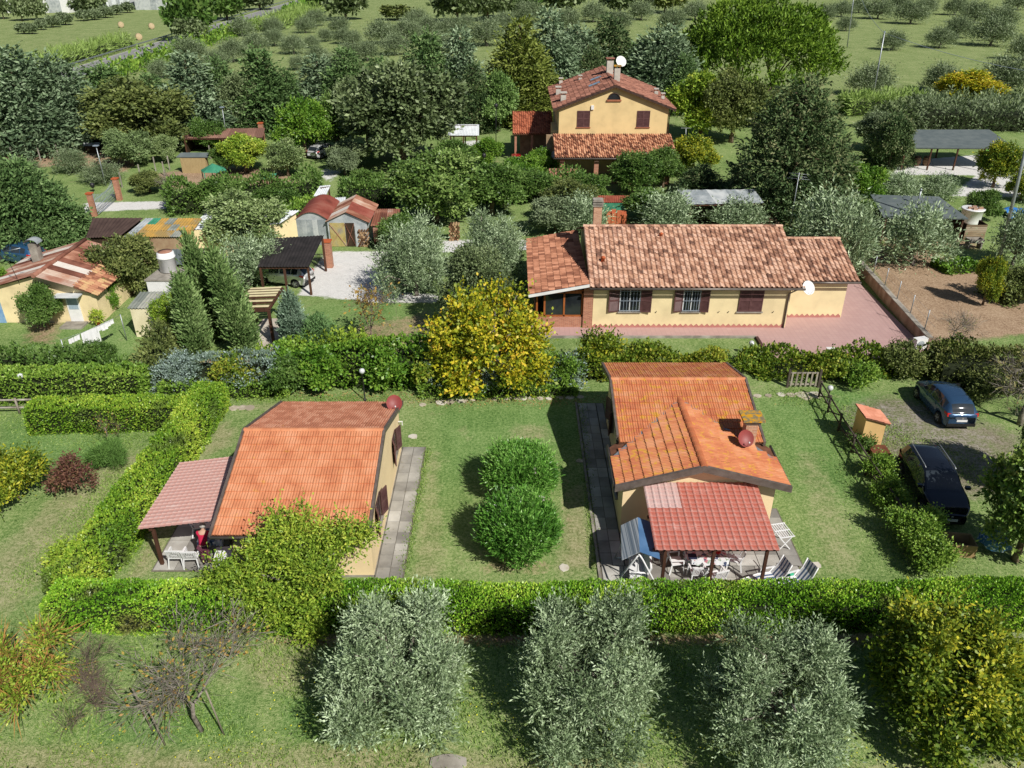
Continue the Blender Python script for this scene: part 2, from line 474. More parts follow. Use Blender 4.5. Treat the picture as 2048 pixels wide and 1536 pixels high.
def wob(rng, n=5, amp=1., f=(.5, 3.)):
    A = rng.normal(size=n) * amp / n ** .5; K = rng.uniform(f[0], f[1], (n, 2)) * rng.choice([-1, 1], (n, 2)); Ph = rng.random(n) * 6.28
    return lambda x, y: sum(A[i] * np.sin(K[i, 0] * x + K[i, 1] * y + Ph[i]) for i in range(n))
def hedge(name, label, path, width, height, n, m, ll=.1, lw=.055, cat='hedge', seed=1, bumpy=.1, group=None, hvar=.08, wig=.12, tl=.1, core=None, outj=.55, rnd=.16):
    """clipped hedge along a ground path: leaves over the sides and the top of a rounded box, a dark solid core added within to block light"""
    rng = np.random.default_rng(seed)
    n = int(n * .78); ll, lw = ll * 1.12, lw * 1.12
    P = np.array([[p[0], p[1]] for p in path], float)
    sg = np.linalg.norm(np.diff(P, axis=0), axis=1); cs = np.concatenate([[0], np.cumsum(sg)]); Lt = cs[-1]
    def at(s):
        i = np.clip(np.searchsorted(cs, s, 'right') - 1, 0, len(sg) - 1)
        d = (P[i + 1] - P[i]) / sg[i][:, None]
        q = P[i] + d * (s - cs[i])[:, None]
        return q, d
    wv = wob(rng, 6, wig, (.5, 2.5)); hv = wob(rng, 6, hvar, (.4, 2.)); bv = wob(rng, 8, bumpy, (2., 7.))
    o = Vector((P[:, 0].mean(), P[:, 1].mean(), 0))
    s = rng.random(n) * Lt
    per = 2 * height + width; u = rng.random(n) * per
    # extra leaves at both ends
    ne = int(n * width / (Lt * 2.2)); s[:ne] = 0.; s[ne:2 * ne] = Lt
    q, d = at(s); nn = np.stack([-d[:, 1], d[:, 0]], 1)
    off = np.where(u < height, -width / 2, np.where(u > height + width, width / 2, u - height - width / 2))
    z = np.where(u < height, u, np.where(u > height + width, per - u, height))
    nx = np.where(u < height, -1., np.where(u > height + width, 1., off / width * .5)); nz = np.where((u >= height) & (u <= height + width), 1., .15)
    nd = np.zeros(n)
    off[:2 * ne] = (rng.random(2 * ne) - .5) * width; z[:2 * ne] = rng.random(2 * ne) * height; nx[:2 * ne] = 0; nz[:2 * ne] = .1
    nd[:ne] = -1; nd[ne:2 * ne] = 1
    zr = z / height
    off = off * (1 - rnd * np.clip((zr - .45) / .55, 0, 1) ** 2) * (1 + wv(s, zr * 2) / width)
    z = z * (1 + hv(s, off) / height)
    N = np.stack([nn[:, 0] * nx + d[:, 0] * nd, nn[:, 1] * nx + d[:, 1] * nd, nz], 1); N = nrm(N)
    B = np.stack([q[:, 0] + nn[:, 0] * off - o.x, q[:, 1] + nn[:, 1] * off - o.y, z], 1)
    B += N * (bv(s * 1.3, u * 1.7) - .05 - tl * rng.random(n) ** 2)[:, None]
    B[:, 2] = np.maximum(B[:, 2], .03)
    D = nrm(N * .9 + rng.normal(size=(n, 3)) * outj + np.array([0, 0, .3]))
    tone = np.clip(.5 + wob(rng, 6, .45, (.3, 1.8))(s, u * 1.2) * .5 + rng.normal(size=n) * .12, 0, 1)
    sc = .7 + .6 * rng.random(n)
    t = thing(name, label, cat, o, 0, group)
    link(bpy.data.objects.new('foliage', crown_mesh('foliage', leaf_quads(rng, B, D, ll * sc, lw * sc, .6, tone), m)), t)
    ss = np.linspace(0.06, Lt - .06, max(2, int(Lt / .5))); q, d = at(ss); nn = np.stack([-d[:, 1], d[:, 0]], 1)
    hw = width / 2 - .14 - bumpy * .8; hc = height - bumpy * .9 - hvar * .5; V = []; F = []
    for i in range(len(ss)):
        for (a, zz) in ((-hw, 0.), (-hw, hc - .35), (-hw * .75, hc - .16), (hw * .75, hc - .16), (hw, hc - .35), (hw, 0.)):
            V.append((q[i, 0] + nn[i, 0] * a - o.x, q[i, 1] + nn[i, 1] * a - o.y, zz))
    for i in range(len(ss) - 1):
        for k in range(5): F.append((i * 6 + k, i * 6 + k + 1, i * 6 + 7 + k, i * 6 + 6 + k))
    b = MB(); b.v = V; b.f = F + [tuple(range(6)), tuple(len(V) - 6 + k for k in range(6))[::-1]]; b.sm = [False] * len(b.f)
    b.build('shade_core', core or mat('hedge_shade_core', [S(22, 30, 12), S(40, 48, 22)], 9, .9, .6, 20), t, world=False)  # dark solid core added to stop light passing between the leaves
    return t
# ------------------------------------------------------------------ the ground: one sheet to the horizon, zones by attribute
def build_ground():
    def axis(lo, hi, step, far_lo, far_hi):
        a = list(np.arange(lo, hi + 1e-6, step))
        s, x = step, lo
        while x > far_lo: s *= 1.22; x -= s; a.insert(0, max(x, far_lo))
        s, x = step, hi
        while x < far_hi: s *= 1.14; x += s; a.append(min(x, far_hi))
        return np.array(a)
    X = axis(-46, 46, .55, -3000, 3000); Y = axis(12, 98, .55, -120, 4000)
    gx, gy = np.meshgrid(X, Y)
    V = np.stack([gx.ravel(), gy.ravel(), np.zeros(gx.size)], 1)
    nx = len(X); i = np.arange(len(Y) - 1)[:, None] * nx + np.arange(nx - 1)[None]
    F = np.stack([i, i + 1, i + 1 + nx, i + nx], -1).reshape(-1, 4)
    me = np_mesh('ground', V, F)
    x, y = V[:, 0], V[:, 1]
    def sd(poly):
        """signed distance to a polygon, positive inside"""
        P = np.array([[p[0], p[1]] for p in poly]); n = len(P)
        d = np.full(len(x), 1e9); ins = np.zeros(len(x), bool)
        for k in range(n):
            a, b = P[k], P[(k + 1) % n]; e = b - a
            t = np.clip(((x - a[0]) * e[0] + (y - a[1]) * e[1]) / max(e @ e, 1e-9), 0, 1)
            d = np.minimum(d, np.hypot(x - a[0] - t * e[0], y - a[1] - t * e[1]))
            c = ((a[1] > y) != (b[1] > y)) & (x < (b[0] - a[0]) * (y - a[1]) / (b[1] - a[1] + 1e-12) + a[0]); ins ^= c
        return np.where(ins, d, -d)
    def w(pix, soft=.5, world=False):
        return np.clip(.5 + sd(pix if world else [G(*p) for p in pix]) / soft, 0, 1)
    dirt = np.zeros(len(x)); gravel = dirt.copy(); dry = dirt.copy(); lush = dirt.copy()
    # bare earth
    for p, k, sf in (([(1725, 515), (1790, 475), (1905, 520), (2060, 545), (2060, 668), (1870, 690), (1845, 680)], .95, 1.2),
                 ([(-40, 285), (150, 292), (290, 300), (250, 345), (120, 330), (-40, 350)], 1., 1.5),
                 ([(300, 350), (420, 330), (560, 340), (610, 372), (480, 385), (330, 375)], .9, 2.),
                 ([(440, 712), (560, 690), (600, 745), (330, 775), (310, 745)], .8, .8),
                 ([(1385, 395), (1560, 395), (1580, 450), (1385, 450)], .8, 1.5), ([(1735, 440), (1940, 440), (1960, 500), (1740, 480)], .75, 1.2),
                 ([(690, 655), (860, 620), (900, 720), (760, 735)], .55, 1.6), ([(60, 640), (140, 625), (110, 690), (40, 690)], .6, 1.), ([(725, 285), (1010, 300), (1000, 340), (760, 330)], .4, 2.),
                 ([(1100, 1150), (955, 1150), (960, 1120), (1120, 1120)], .5, .5), ([(1120, 960), (1150, 960), (1150, 1060), (1120, 1060)], .35, .4),
                 ([(1670, 815), (1770, 785), (1900, 815), (2060, 870), (2060, 1010), (1905, 1000), (1790, 930), (1700, 875)], .66, 1.8), ([(260, 640), (330, 600), (350, 660), (280, 680)], .4, .8), ([(1640, 440), (1740, 400), (1760, 470), (1660, 500)], .5, 1.),
                 ([(600, 1275), (1900, 1268), (2060, 1270), (2060, 1284), (1300, 1290), (480, 1300), (430, 1285)], .75, .3)):
        dirt = np.maximum(dirt, w(p, sf) * k)
    for p, k, sf in (([(598, 590), (628, 540), (655, 503), (775, 503), (778, 545), (765, 583), (880, 590), (885, 605), (760, 606), (690, 598)], 1., .5),
                 ([(1680, 815), (1770, 790), (1900, 820), (2000, 870), (2040, 960), (2000, 985), (1905, 950), (1790, 915), (1700, 870)], .4, 2.0),
                 ([(1785, 350), (1800, 322), (2080, 300), (2080, 395), (1900, 392), (1955, 350)], 1., .8),
                 ([(160, 425), (170, 405), (350, 402), (360, 416)], .9, .8), ([(630, 350), (660, 330), (700, 290), (715, 290), (690, 340), (660, 365)], .7, 1.),
                 ([(880, 480), (1060, 480), (1060, 500), (880, 505)], .8, .5), ([(900, 285), (960, 280), (960, 296), (900, 300)], .8, .8),
                 ([(1010, 320), (1100, 315), (1100, 345), (1010, 350)], .6, 1.)):
        gravel = np.maximum(gravel, w(p, sf) * k)
    # dry, mown or worn turf
    dry = np.maximum(dry, np.clip((y - 98) / 18, 0, 1) * .34)
    for p, k, sf in (([(-100, 1480), (400, 1500), (700, 1480), (1500, 1540), (2150, 1500), (2150, 1620), (-100, 1620)], .7, .8),
                 ([(480, 1290), (650, 1290), (640, 1400), (500, 1380)], .65, .8), ([(100, 1000), (200, 930), (330, 880), (240, 990), (150, 1120), (20, 1230), (-100, 1240), (-100, 1180)], .6, .8),
                 ([(455, 840), (480, 880), (400, 920), (380, 1000), (330, 1100), (290, 1155), (240, 1155), (350, 1000), (420, 860)], .7, .4),
                 ([(1130, 980), (1175, 960), (1195, 1150), (1110, 1150)], .7, .6), ([(820, 1160), (850, 900), (880, 900), (890, 1160)], .5, .6),
                 ([(480, 805), (1160, 780), (1160, 795), (480, 825)], .5, .6), ([(1590, 900), (1640, 900), (1740, 1150), (1640, 1150)], .45, 1.),
                 ([(1020, 850), (1100, 850), (1100, 885), (1020, 885)], .6, .7)):
        dry = np.maximum(dry, w(p, sf) * k)
    for p, k, sf in (([(860, 815), (1160, 800), (1170, 900), (1000, 900), (880, 1000)], .7, 1.5), ([(1510, 800), (1650, 790), (1720, 1000), (1600, 980)], .7, 1.5),
                 ([(0, 830), (250, 880), (200, 960), (0, 900)], .8, 1.), ([(580, 1380), (660, 1380), (650, 1480), (570, 1460)], .9, .6),
                 ([(150, 1420), (480, 1400), (500, 1490), (200, 1490)], .7, 1.), ([(40, 1150), (150, 1060), (180, 1000), (190, 1060), (90, 1180)], .8, .5),
                 ([(1640, 770), (1760, 790), (1700, 850), (1690, 900)], .9, .8), ([(40, 660), (300, 640), (280, 740), (40, 720)], .5, 1.5), ([(560, 610), (800, 600), (860, 660), (700, 700)], .5, 1.)):
        lush = np.maximum(lush, w(p, sf) * k)
    a = me.attributes.new('zone', 'FLOAT_COLOR', 'POINT')
    a.data.foreach_set('color', np.stack([dirt, gravel, dry, lush], 1).astype(np.float32).ravel())

    t = NT('ground_turf')
    at = t.attr('zone'); sp = t.new('SeparateColor'); t.link(at.outputs['Color'], sp.inputs[0])
    R, Gc, B, A = sp.outputs[0], sp.outputs[1], sp.outputs[2], at.outputs['Alpha']
    n1 = t.noise(.28, 4, .6); n2 = t.noise(1.7, 3, .65); n3 = t.noise(7.5, 3, .7); n4 = t.noise(26, 1, .7)
    st = t.noise(1.0, 3, .6, stretch=(1.1, .12, 1))
    f = t.math('ADD', t.math('MULTIPLY', n1, .45), t.math('ADD', t.math('MULTIPLY', n2, .35), t.math('MULTIPLY', st, .22)))
    f = t.math('ADD', f, t.math('MULTIPLY', t.math('SUBTRACT', n3, .5), 1.2))
    f = t.math('ADD', f, t.math('MULTIPLY', t.math('SUBTRACT', n4, .5), 1.15))
    green = t.ramp(f, [(.20, (.062, .122, .028, 1)), (.42, (.158, .245, .072, 1)), (.58, (.232, .322, .108, 1)), (.82, (.40, .44, .21, 1))])
    lushc = t.ramp(f, [(.20, (.045, .112, .024, 1)), (.5, (.125, .25, .064, 1)), (.82, (.25, .375, .13, 1))])
    dryc = t.ramp(f, [(.20, (.16, .165, .065, 1)), (.48, (.305, .300, .150, 1)), (.80, (.46, .43, .26, 1))])
    dirtc = t.ramp(f, [(.24, (.18, .115, .070, 1)), (.5, (.37, .255, .165, 1)), (.78, (.52, .39, .27, 1))])
    vo = t.new('TexVoronoi'); vo.inputs['Scale'].default_value = 16; t.link(t.pos(), vo.inputs['Vector'])
    gf = t.math('ADD', t.math('MULTIPLY', vo.outputs['Distance'], .4), t.math('MULTIPLY', t.math('ADD', n2, n3), .4))
    gravc = t.ramp(gf, [(.2, (.40, .39, .37, 1)), (.5, (.62, .61, .59, 1)), (.85, (.80, .79, .77, 1))])
    sx = t.new('SeparateXYZ'); t.link(t.pos(), sx.inputs[0])
    grit = t.math('MULTIPLY', t.math('MULTIPLY', t.math('SUBTRACT', sx.outputs[0], 12.), .5, clamp=True), t.math('MULTIPLY', t.math('SUBTRACT', 45., sx.outputs[1]), .5, clamp=True))
    gravc = t.mix(grit, gravc, t.ramp(gf, [(.2, (.17, .15, .12, 1)), (.5, (.30, .275, .235, 1)), (.85, (.43, .41, .37, 1))]))
    dirtc = t.mix(grit, dirtc, t.ramp(f, [(.24, (.10, .09, .055, 1)), (.5, (.21, .18, .125, 1)), (.78, (.34, .31, .24, 1))]))
    brk = t.math('ADD', t.math('MULTIPLY', t.math('SUBTRACT', n2, .5), 1.5), t.math('MULTIPLY', t.math('SUBTRACT', n3, .5), .9))
    def edge(wt, k=2.6, brk_k=1.):
        return t.math('MULTIPLY_ADD', t.math('SUBTRACT', t.math('ADD', wt, t.math('MULTIPLY', brk, brk_k * .55)), .5), k, .5, clamp=True)
    def gate(wt, k=2.6):      # no breakup where the zone is absent
        return t.math('MULTIPLY', edge(wt, k), t.math('MULTIPLY', wt, 4., clamp=True), clamp=True)
    c = t.mix(t.math('MULTIPLY', A, .9), green, lushc)
    c = t.mix(gate(B, 1.6), c, dryc)
    # thin worn places anywhere in the turf
    worn = t.math('MULTIPLY', t.math('SUBTRACT', t.noise(.55, 3, .7), .60), 7., clamp=True)
    c = t.mix(t.math('MULTIPLY', worn, .55), c, dryc)
    c = t.mix(gate(R, 2.2), c, dirtc)
    c = t.mix(gate(Gc, 3.), c, gravc)
    t.link(c, t.b.inputs['Base Color'])
    t.b.inputs['Roughness'].default_value = .95; t.b.inputs['Specular IOR Level'].default_value = .08
    t.bump(t.math('ADD', n3, t.math('MULTIPLY', n4, .7)), .55, .05)
    me.materials.append(t.m)
    o = bpy.data.objects.new('ground', me); COL.objects.link(o)
    tag(o, 'grass, bare earth and gravel of the gardens and fields', kind='structure')
build_ground()

# ------------------------------------------------------------------ road with guard rails
ASPH = mat('asphalt', [S(120, 120, 122), S(140, 140, 140), S(158, 156, 152)], .6, .9, .3, 60, .2, stretch=(3, .3, 1))
def road_x(Y): return -81.0 - 5.5 * ((Y - 150) / 200.0) + 0.0002 * (Y - 150) ** 2 * .12
ys = np.linspace(70, 900, 60)
struct('road', MB().add([(road_x(Y) + s * 3.3, Y, .06) for Y in ys for s in (-1, 1)], [(2 * i, 2 * i + 1, 2 * i + 3, 2 * i + 2) for i in range(len(ys) - 1)]), ASPH, 'grey asphalt country road')
STEEL = mat('galvanised_steel', [S(150, 156, 160), S(178, 184, 188)], 4, .45, 0, 30, .5, metal=.6)
PAINTW = mat('road_paint', [S(200, 200, 196), S(225, 225, 220)], 3, .8)
struct('road_marking', MB().add([(road_x(Y) + s * 2.95 + q * .07, Y, .064) for s in (-1, 1) for Y in ys for q in (-1, 1)],
       [(k * 120 + 2 * i, k * 120 + 2 * i + 1, k * 120 + 2 * i + 3, k * 120 + 2 * i + 2) for k in (0, 1) for i in range(len(ys) - 1)]), PAINTW)
for s, lab in ((-1, 'steel guard rail on the far verge of the grey road'), (1, 'steel guard rail on the near verge of the grey road beside the shrubs')):
    yy = np.linspace(110, 420, 63)
    t = thing('guard_rail', lab, 'guard rail', (road_x(110) + s * 4., 110, 0), 0, 'guard rails along the road')
    prof = [(.00, .48), (.05, .54), (-.02, .61), (.05, .69), (.0, .76)]
    mb = MB(); vs = []; fs = []
    for Y in yy:
        for (a, z) in prof: vs.append((road_x(Y) + s * (4. - a), Y, z))
    for i in range(len(yy) - 1):
        for k in range(4): fs.append((i * 5 + k, i * 5 + k + 1, i * 5 + 6 + k, i * 5 + 5 + k))
    mb.add(vs, fs).build('beam', STEEL, t)
    me = None
    for Y in yy[::2]:
        if me is None:
            o = MB().box(-.05, .05, -.06, .06, -.2, .78).build('post', STEEL, t, world=False); me = o.data
        else: o = link(bpy.data.objects.new('post', me), t)
        o.location = (road_x(Y) + s * 4.12 - t.location.x, Y - 110, 0)
# ------------------------------------------------------------------ roof tiles and sheets
def tile_mesh(w, l, prof, name='roof_tile', lip=.028, tilt=.03, m=None):
    V = []; F = []; n = len(prof)
    for (y, dz) in ((0, tilt), (l * 1.06, -.004)):
        for (a, z) in prof: V.append((a * w, y, z + dz))
    for (a, z) in prof: V.append((a * w, 0.004, z + tilt - lip))
    for (a, z) in prof: V.append((a * w, 0., z + tilt))
    for i in range(n - 1):
        F.append((i, i + 1, n + i + 1, n + i)); F.append((2 * n + i, 2 * n + i + 1, 3 * n + i + 1, 3 * n + i))
    me = bpy.data.meshes.new(name); me.from_pydata(V, [], F)
    me.polygons.foreach_set('use_smooth', [True, False] * (n - 1)); me.update()
    if m: me.materials.append(m)
    return me
PR2 = [(0, 0), (.10, .022), (.24, .036), (.38, .022), (.49, .0), (.60, .022), (.74, .036), (.88, .022), (.99, .0)]
PR1 = [(0, .0), (.08, .045), (.22, .078), (.36, .078), (.50, .045), (.58, .004), (.78, -.004), (1., .0)]
PRC = [(0, .0), (.13, .06), (.35, .095), (.57, .06), (.7, .0), (.85, -.02), (1., .0)]
def tile_roof(parent, o, u, v, w, l, prof, m, inside=None, single=0, cols=None, rows=None, near=None, seed=0, jit=.004, lip=.028, tilt=.018):
    """tiles laid from the eave corner o along u (eave) and up v; the first `single` (nearest the eave) are objects, the rest one mesh"""
    rng = np.random.default_rng(seed)
    o, u, v = Vector(o), Vector(u), Vector(v); Lu, Lv = u.length, v.length
    nu = cols or max(1, round(Lu / w)); nv = rows or max(1, round(Lv / l)); w, l = Lu / nu, Lv / nv
    U, Vv = u.normalized(), v.normalized(); N = U.cross(Vv)
    if N.z < 0: N = -N
    me = tile_mesh(w, l, prof, m=m, lip=lip, tilt=tilt)
    co = np.empty(len(me.vertices) * 3, np.float32); me.vertices.foreach_get('co', co); co = co.reshape(-1, 3)
    fa = [list(p.vertices) for p in me.polygons]
    cells = [(i, j) for j in range(nv) for i in range(nu) if inside is None or inside((i + .5) / nu * Lu, (j + .5) / nv * Lv)]
    if near: cells.sort(key=near)
    inv = WM(parent).inverted()
    rest = []
    for q, (i, j) in enumerate(cells):
        p = o + U * (i * w) + Vv * (j * l) + N * float(rng.normal() * jit) + Vv * float(rng.normal() * jit)
        if q < single:
            ob = link(bpy.data.objects.new('roof_tile', me), parent)
            ob.matrix_parent_inverse = inv
            ob.matrix_basis = Matrix(((U.x, Vv.x, N.x, p.x), (U.y, Vv.y, N.y, p.y), (U.z, Vv.z, N.z, p.z), (0, 0, 0, 1)))
        else: rest.append(p)
    if rest:
        R = np.array([[U.x, Vv.x, N.x], [U.y, Vv.y, N.y], [U.z, Vv.z, N.z]]); base = co @ R.T
        V = (np.array(rest)[:, None] + base[None]).reshape(-1, 3)
        k = len(co); F = (np.array(fa)[None] + (np.arange(len(rest)) * k)[:, None, None]).reshape(-1, 4)
        r = np_mesh('roof_tiles', V, F); r.materials.append(m)
        sm = np.tile(np.array([True, False] * (len(fa) // 2)), len(rest)); r.polygons.foreach_set('use_smooth', sm)
        ob = link(bpy.data.objects.new('roof_tiles', r), parent); ob.matrix_parent_inverse = inv
        tag(ob, kind='stuff')
def ridge_caps(parent, p0, p1, r, m, step=.38, name='ridge_tile'):
    p0, p1 = Vector(p0), Vector(p1); d = (p1 - p0); L = d.length; n = max(1, round(L / step)); d.normalize()
    a = d.cross(Vector((0, 0, 1))).normalized(); up = a.cross(d)
    V = []; F = []
    for (t, k) in ((-.02, 1.08), (L / n + .02, .94)):
        for i in range(7):
            an = math.pi * i / 6; V.append(tuple(Vector((t, math.cos(an) * r * k, math.sin(an) * r * .62 * k))))
    for i in range(6): F.append((i, i + 1, i + 8, i + 7))
    F.append((0, 6, 5, 4, 3, 2, 1))
    me = bpy.data.meshes.new(name); me.from_pydata(V, [], F); me.materials.append(m); me.update()
    inv = WM(parent).inverted()
    for i in range(n):
        o = link(bpy.data.objects.new(name, me), parent); o.matrix_parent_inverse = inv
        q = p0 + d * (L / n * i)
        o.matrix_basis = Matrix(((d.x, a.x, up.x, q.x), (d.y, a.y, up.y, q.y), (d.z, a.z, up.z, q.z), (0, 0, 0, 1)))
def sheet_roof(parent, c00, c10, c01, n_sheets, per, amp, m, rows=1, name='roof_sheet', step=0., gap=.0, seed=0, mats=None):
    """corrugated (or tile-pattern, step>0) sheets: c00 eave corner, c10 other eave corner, c01 upper corner; sheets side by side"""
    rng = random.Random(seed)
    c00, u, v = Vector(c00), Vector(c10) - Vector(c00), Vector(c01) - Vector(c00)
    N = u.cross(v).normalized()
    if N.z < 0: N = -N
    spans = n_sheets if isinstance(n_sheets, list) else [1.0 / n_sheets] * n_sheets
    x = 0.
    rsp = rows if isinstance(rows, list) else [1.0 / rows] * rows
    for si, sw in enumerate(spans):
        y = 0.
        for ri, rh in enumerate(rsp):
            mb = MB(); vs = []; fs = []; tn = []
            cor = max(1, round(u.length * sw / per)); nu = cor * 6 + 1
            cells = max(1, round(v.length * rh / step)) if step else 1
            ver = []
            for j in range(cells):
                if step: ver += [(j / cells, .022), ((j + .93) / cells, .0), ((j + .999) / cells, -.004)]
                else: ver += [(0, 0.006 * ri)]
            ver.append((1., 0.006 * ri if not step else 0.))
            tl = rng.uniform(-.004, .004)
            for (b, dz) in ver:
                for i in range(nu):
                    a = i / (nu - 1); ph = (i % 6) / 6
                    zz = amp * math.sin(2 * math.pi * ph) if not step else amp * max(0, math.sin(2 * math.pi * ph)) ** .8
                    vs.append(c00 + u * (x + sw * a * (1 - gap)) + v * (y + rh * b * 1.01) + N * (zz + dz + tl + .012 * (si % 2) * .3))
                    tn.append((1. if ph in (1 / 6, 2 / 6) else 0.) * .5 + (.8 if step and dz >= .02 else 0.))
            for j in range(len(ver) - 1):
                for i in range(nu - 1): fs.append((j * nu + i, j * nu + i + 1, (j + 1) * nu + i + 1, (j + 1) * nu + i))
            mb.add(vs, fs, not step)
            o = mb.build(name, mats(si, ri) if mats else m, parent)
            at = o.data.attributes.new('tone', 'FLOAT', 'POINT'); at.data.foreach_set('value', tn)
            y += rh
        x += sw
def wall_prism(P, z0, ztop):
    """walls over a footprint with a top height per corner"""
    mb = MB(); n = len(P)
    vs = [(p[0], p[1], z0) for p in P] + [(p[0], p[1], z) for p, z in zip(P, ztop)]
    return mb.add(vs, [(i, (i + 1) % n, n + (i + 1) % n, n + i) for i in range(n)])

TILE_O = mat('tile_orange', [S(188, 118, 84), S(204, 136, 98), S(212, 150, 114)], 1.3, .8, .25, 60, .2, rnd=.12, fleck=S(206, 156, 74), fscale=3.2, fthr=.64)
TILE_OL = mat('tile_orange_lichen', [S(182, 108, 76), S(198, 126, 86), S(206, 144, 106)], 1.3, .8, .25, 60, .2, rnd=.16, fleck=S(200, 150, 62), fscale=3.4, fthr=.54)
TILE_P = mat('tile_mottled', [S(108, 80, 68), S(160, 118, 97), S(194, 152, 126), S(216, 178, 154), S(172, 132, 112)], 2.2, .85, .3, 50, .2, rnd=.62, lo=.15, hi=.85, fleck=S(196, 142, 66), fscale=2.6, fthr=.68)
TILE_T = mat('tile_dark_red', [S(104, 70, 60), S(144, 98, 82), S(170, 120, 102), S(128, 88, 76)], 2., .85, .3, 50, .2, rnd=.7, lo=.15, hi=.85)
TILE_C = mat('tile_sandy', [S(88, 52, 42), S(150, 98, 76), S(196, 142, 110), S(220, 172, 138)], 2., .85, .3, 50, .2, rnd=1.0, lo=.05, hi=.95)
DECK = mat('roof_underlay', [S(96, 62, 46), S(120, 80, 60)], 4, .9)
BROWN = mat('brown_wood', [S(58, 42, 36), S(80, 60, 52)], 5, .6, .2, 20, .3, stretch=(1, 1, .3))
FASC = mat('fascia_grey_brown', [S(86, 76, 70), S(108, 98, 92)], 4, .5, .1, 30, .4)
def stucco(name, c, k=.12):
    return mat(name, [tuple(v * (1 - k) for v in c[:3]) + (1,), c, tuple(min(1, v * (1 + k * .6)) for v in c[:3]) + (1,)], .9, .92, .12, 90, .15, detail=7)
W_PEACH = stucco('stucco_peach', (.82, .645, .39, 1), .07)
W_CREAM = stucco('stucco_cream', (.76, .635, .375, 1))
W_YEL = stucco('stucco_yellow', (.72, .55, .28, 1))
SHUT = mat('shutter_brown', [S(84, 56, 56), S(102, 72, 72)], 4, .5, .0, 30, .4)
GLASS = mat('window_glass', [(.012, .015, .018, 1), (.03, .035, .04, 1)], 1., .06, 0, 30, .6)
WHITE = mat('white_paint', [(.72, .72, .71, 1), (.82, .82, .81, 1)], 3, .5, 0, 30, .4)
PLAST = mat('white_plastic', [(.74, .75, .76, 1), (.83, .83, .84, 1)], 3, .35, 0, 30, .5)
CONC = mat('concrete', [S(120, 114, 106), S(150, 144, 134), S(172, 166, 156)], 1.6, .92, .4, 40, .15)
BLACK = mat('black_metal', [(.012, .012, .013, 1), (.03, .03, .032, 1)], 4, .45, 0, 30, .4)
def brick_mat(name, c1, c2, mortar, scale=1., bw=.25, bh=.07):
    if name in _MC: return _MC[name]
    t = NT(name); b = t.new('TexBrick')
    tc = t.new('TexCoord'); mp = t.new('Mapping'); t.link(tc.outputs['Object'], mp.inputs[0])
    sx = t.new('SeparateXYZ'); t.link(mp.outputs[0], sx.inputs[0]); cx = t.new('CombineXYZ')
    t.link(t.math('ADD', sx.outputs[0], sx.outputs[1]), cx.inputs[0]); t.link(sx.outputs[2], cx.inputs[1])
    t.link(cx.outputs[0], b.inputs['Vector'])
    b.inputs['Scale'].default_value = scale; b.inputs['Brick Width'].default_value = bw; b.inputs['Row Height'].default_value = bh
    b.inputs['Mortar Size'].default_value = .008; b.inputs['Color1'].default_value = c1; b.inputs['Color2'].default_value = c2; b.inputs['Mortar'].default_value = mortar
    t.link(b.outputs[0], t.b.inputs['Base Color']); t.b.inputs['Roughness'].default_value = .9; t.bump(b.outputs['Fac'], -.4, .01)
    _MC[name] = t.m; return t.m
BRICK = brick_mat('brick_red', S(150, 86, 62), S(182, 118, 90), S(176, 158, 138))
BRICKO = brick_mat('brick_pale', S(170, 116, 88), S(198, 150, 118), S(190, 176, 156))
# ------------------------------------------------------------------ shared house parts
def shutter_mesh(w, h, th=.045):
    """louvred leaf in its own plane: x across, z up"""
    mb = MB().box(0, .07, 0, th, 0, h).box(w - .07, w, 0, th, 0, h).box(.07, w - .07, 0, th, 0, .09).box(.07, w - .07, 0, th, h - .09, h)
    mb.box(.07, w - .07, .002, th - .002, h * .5 - .035, h * .5 + .035).box(.065, w - .065, th * .46, th * .54, .08, h - .08)
    n = int((h - .2) / .06)
    for i in range(n):
        z = .1 + (h - .2) * i / n
        if abs(z + .02 - h * .5) < .06: continue
        mb.add([(.07, .004, z), (w - .07, .004, z), (w - .07, th - .004, z + .045), (.07, th - .004, z + .045)], [(0, 1, 2, 3)])
    return mb
def frame_at(o, ux, n):
    """matrix: x along ux, y along outward normal n, z up, at point o"""
    ux, n = Vector(ux).normalized(), Vector(n).normalized()
    return Matrix(((ux.x, n.x, 0, o[0]), (ux.y, n.y, 0, o[1]), (ux.z, n.z, 1, o[2]), (0, 0, 0, 1)))
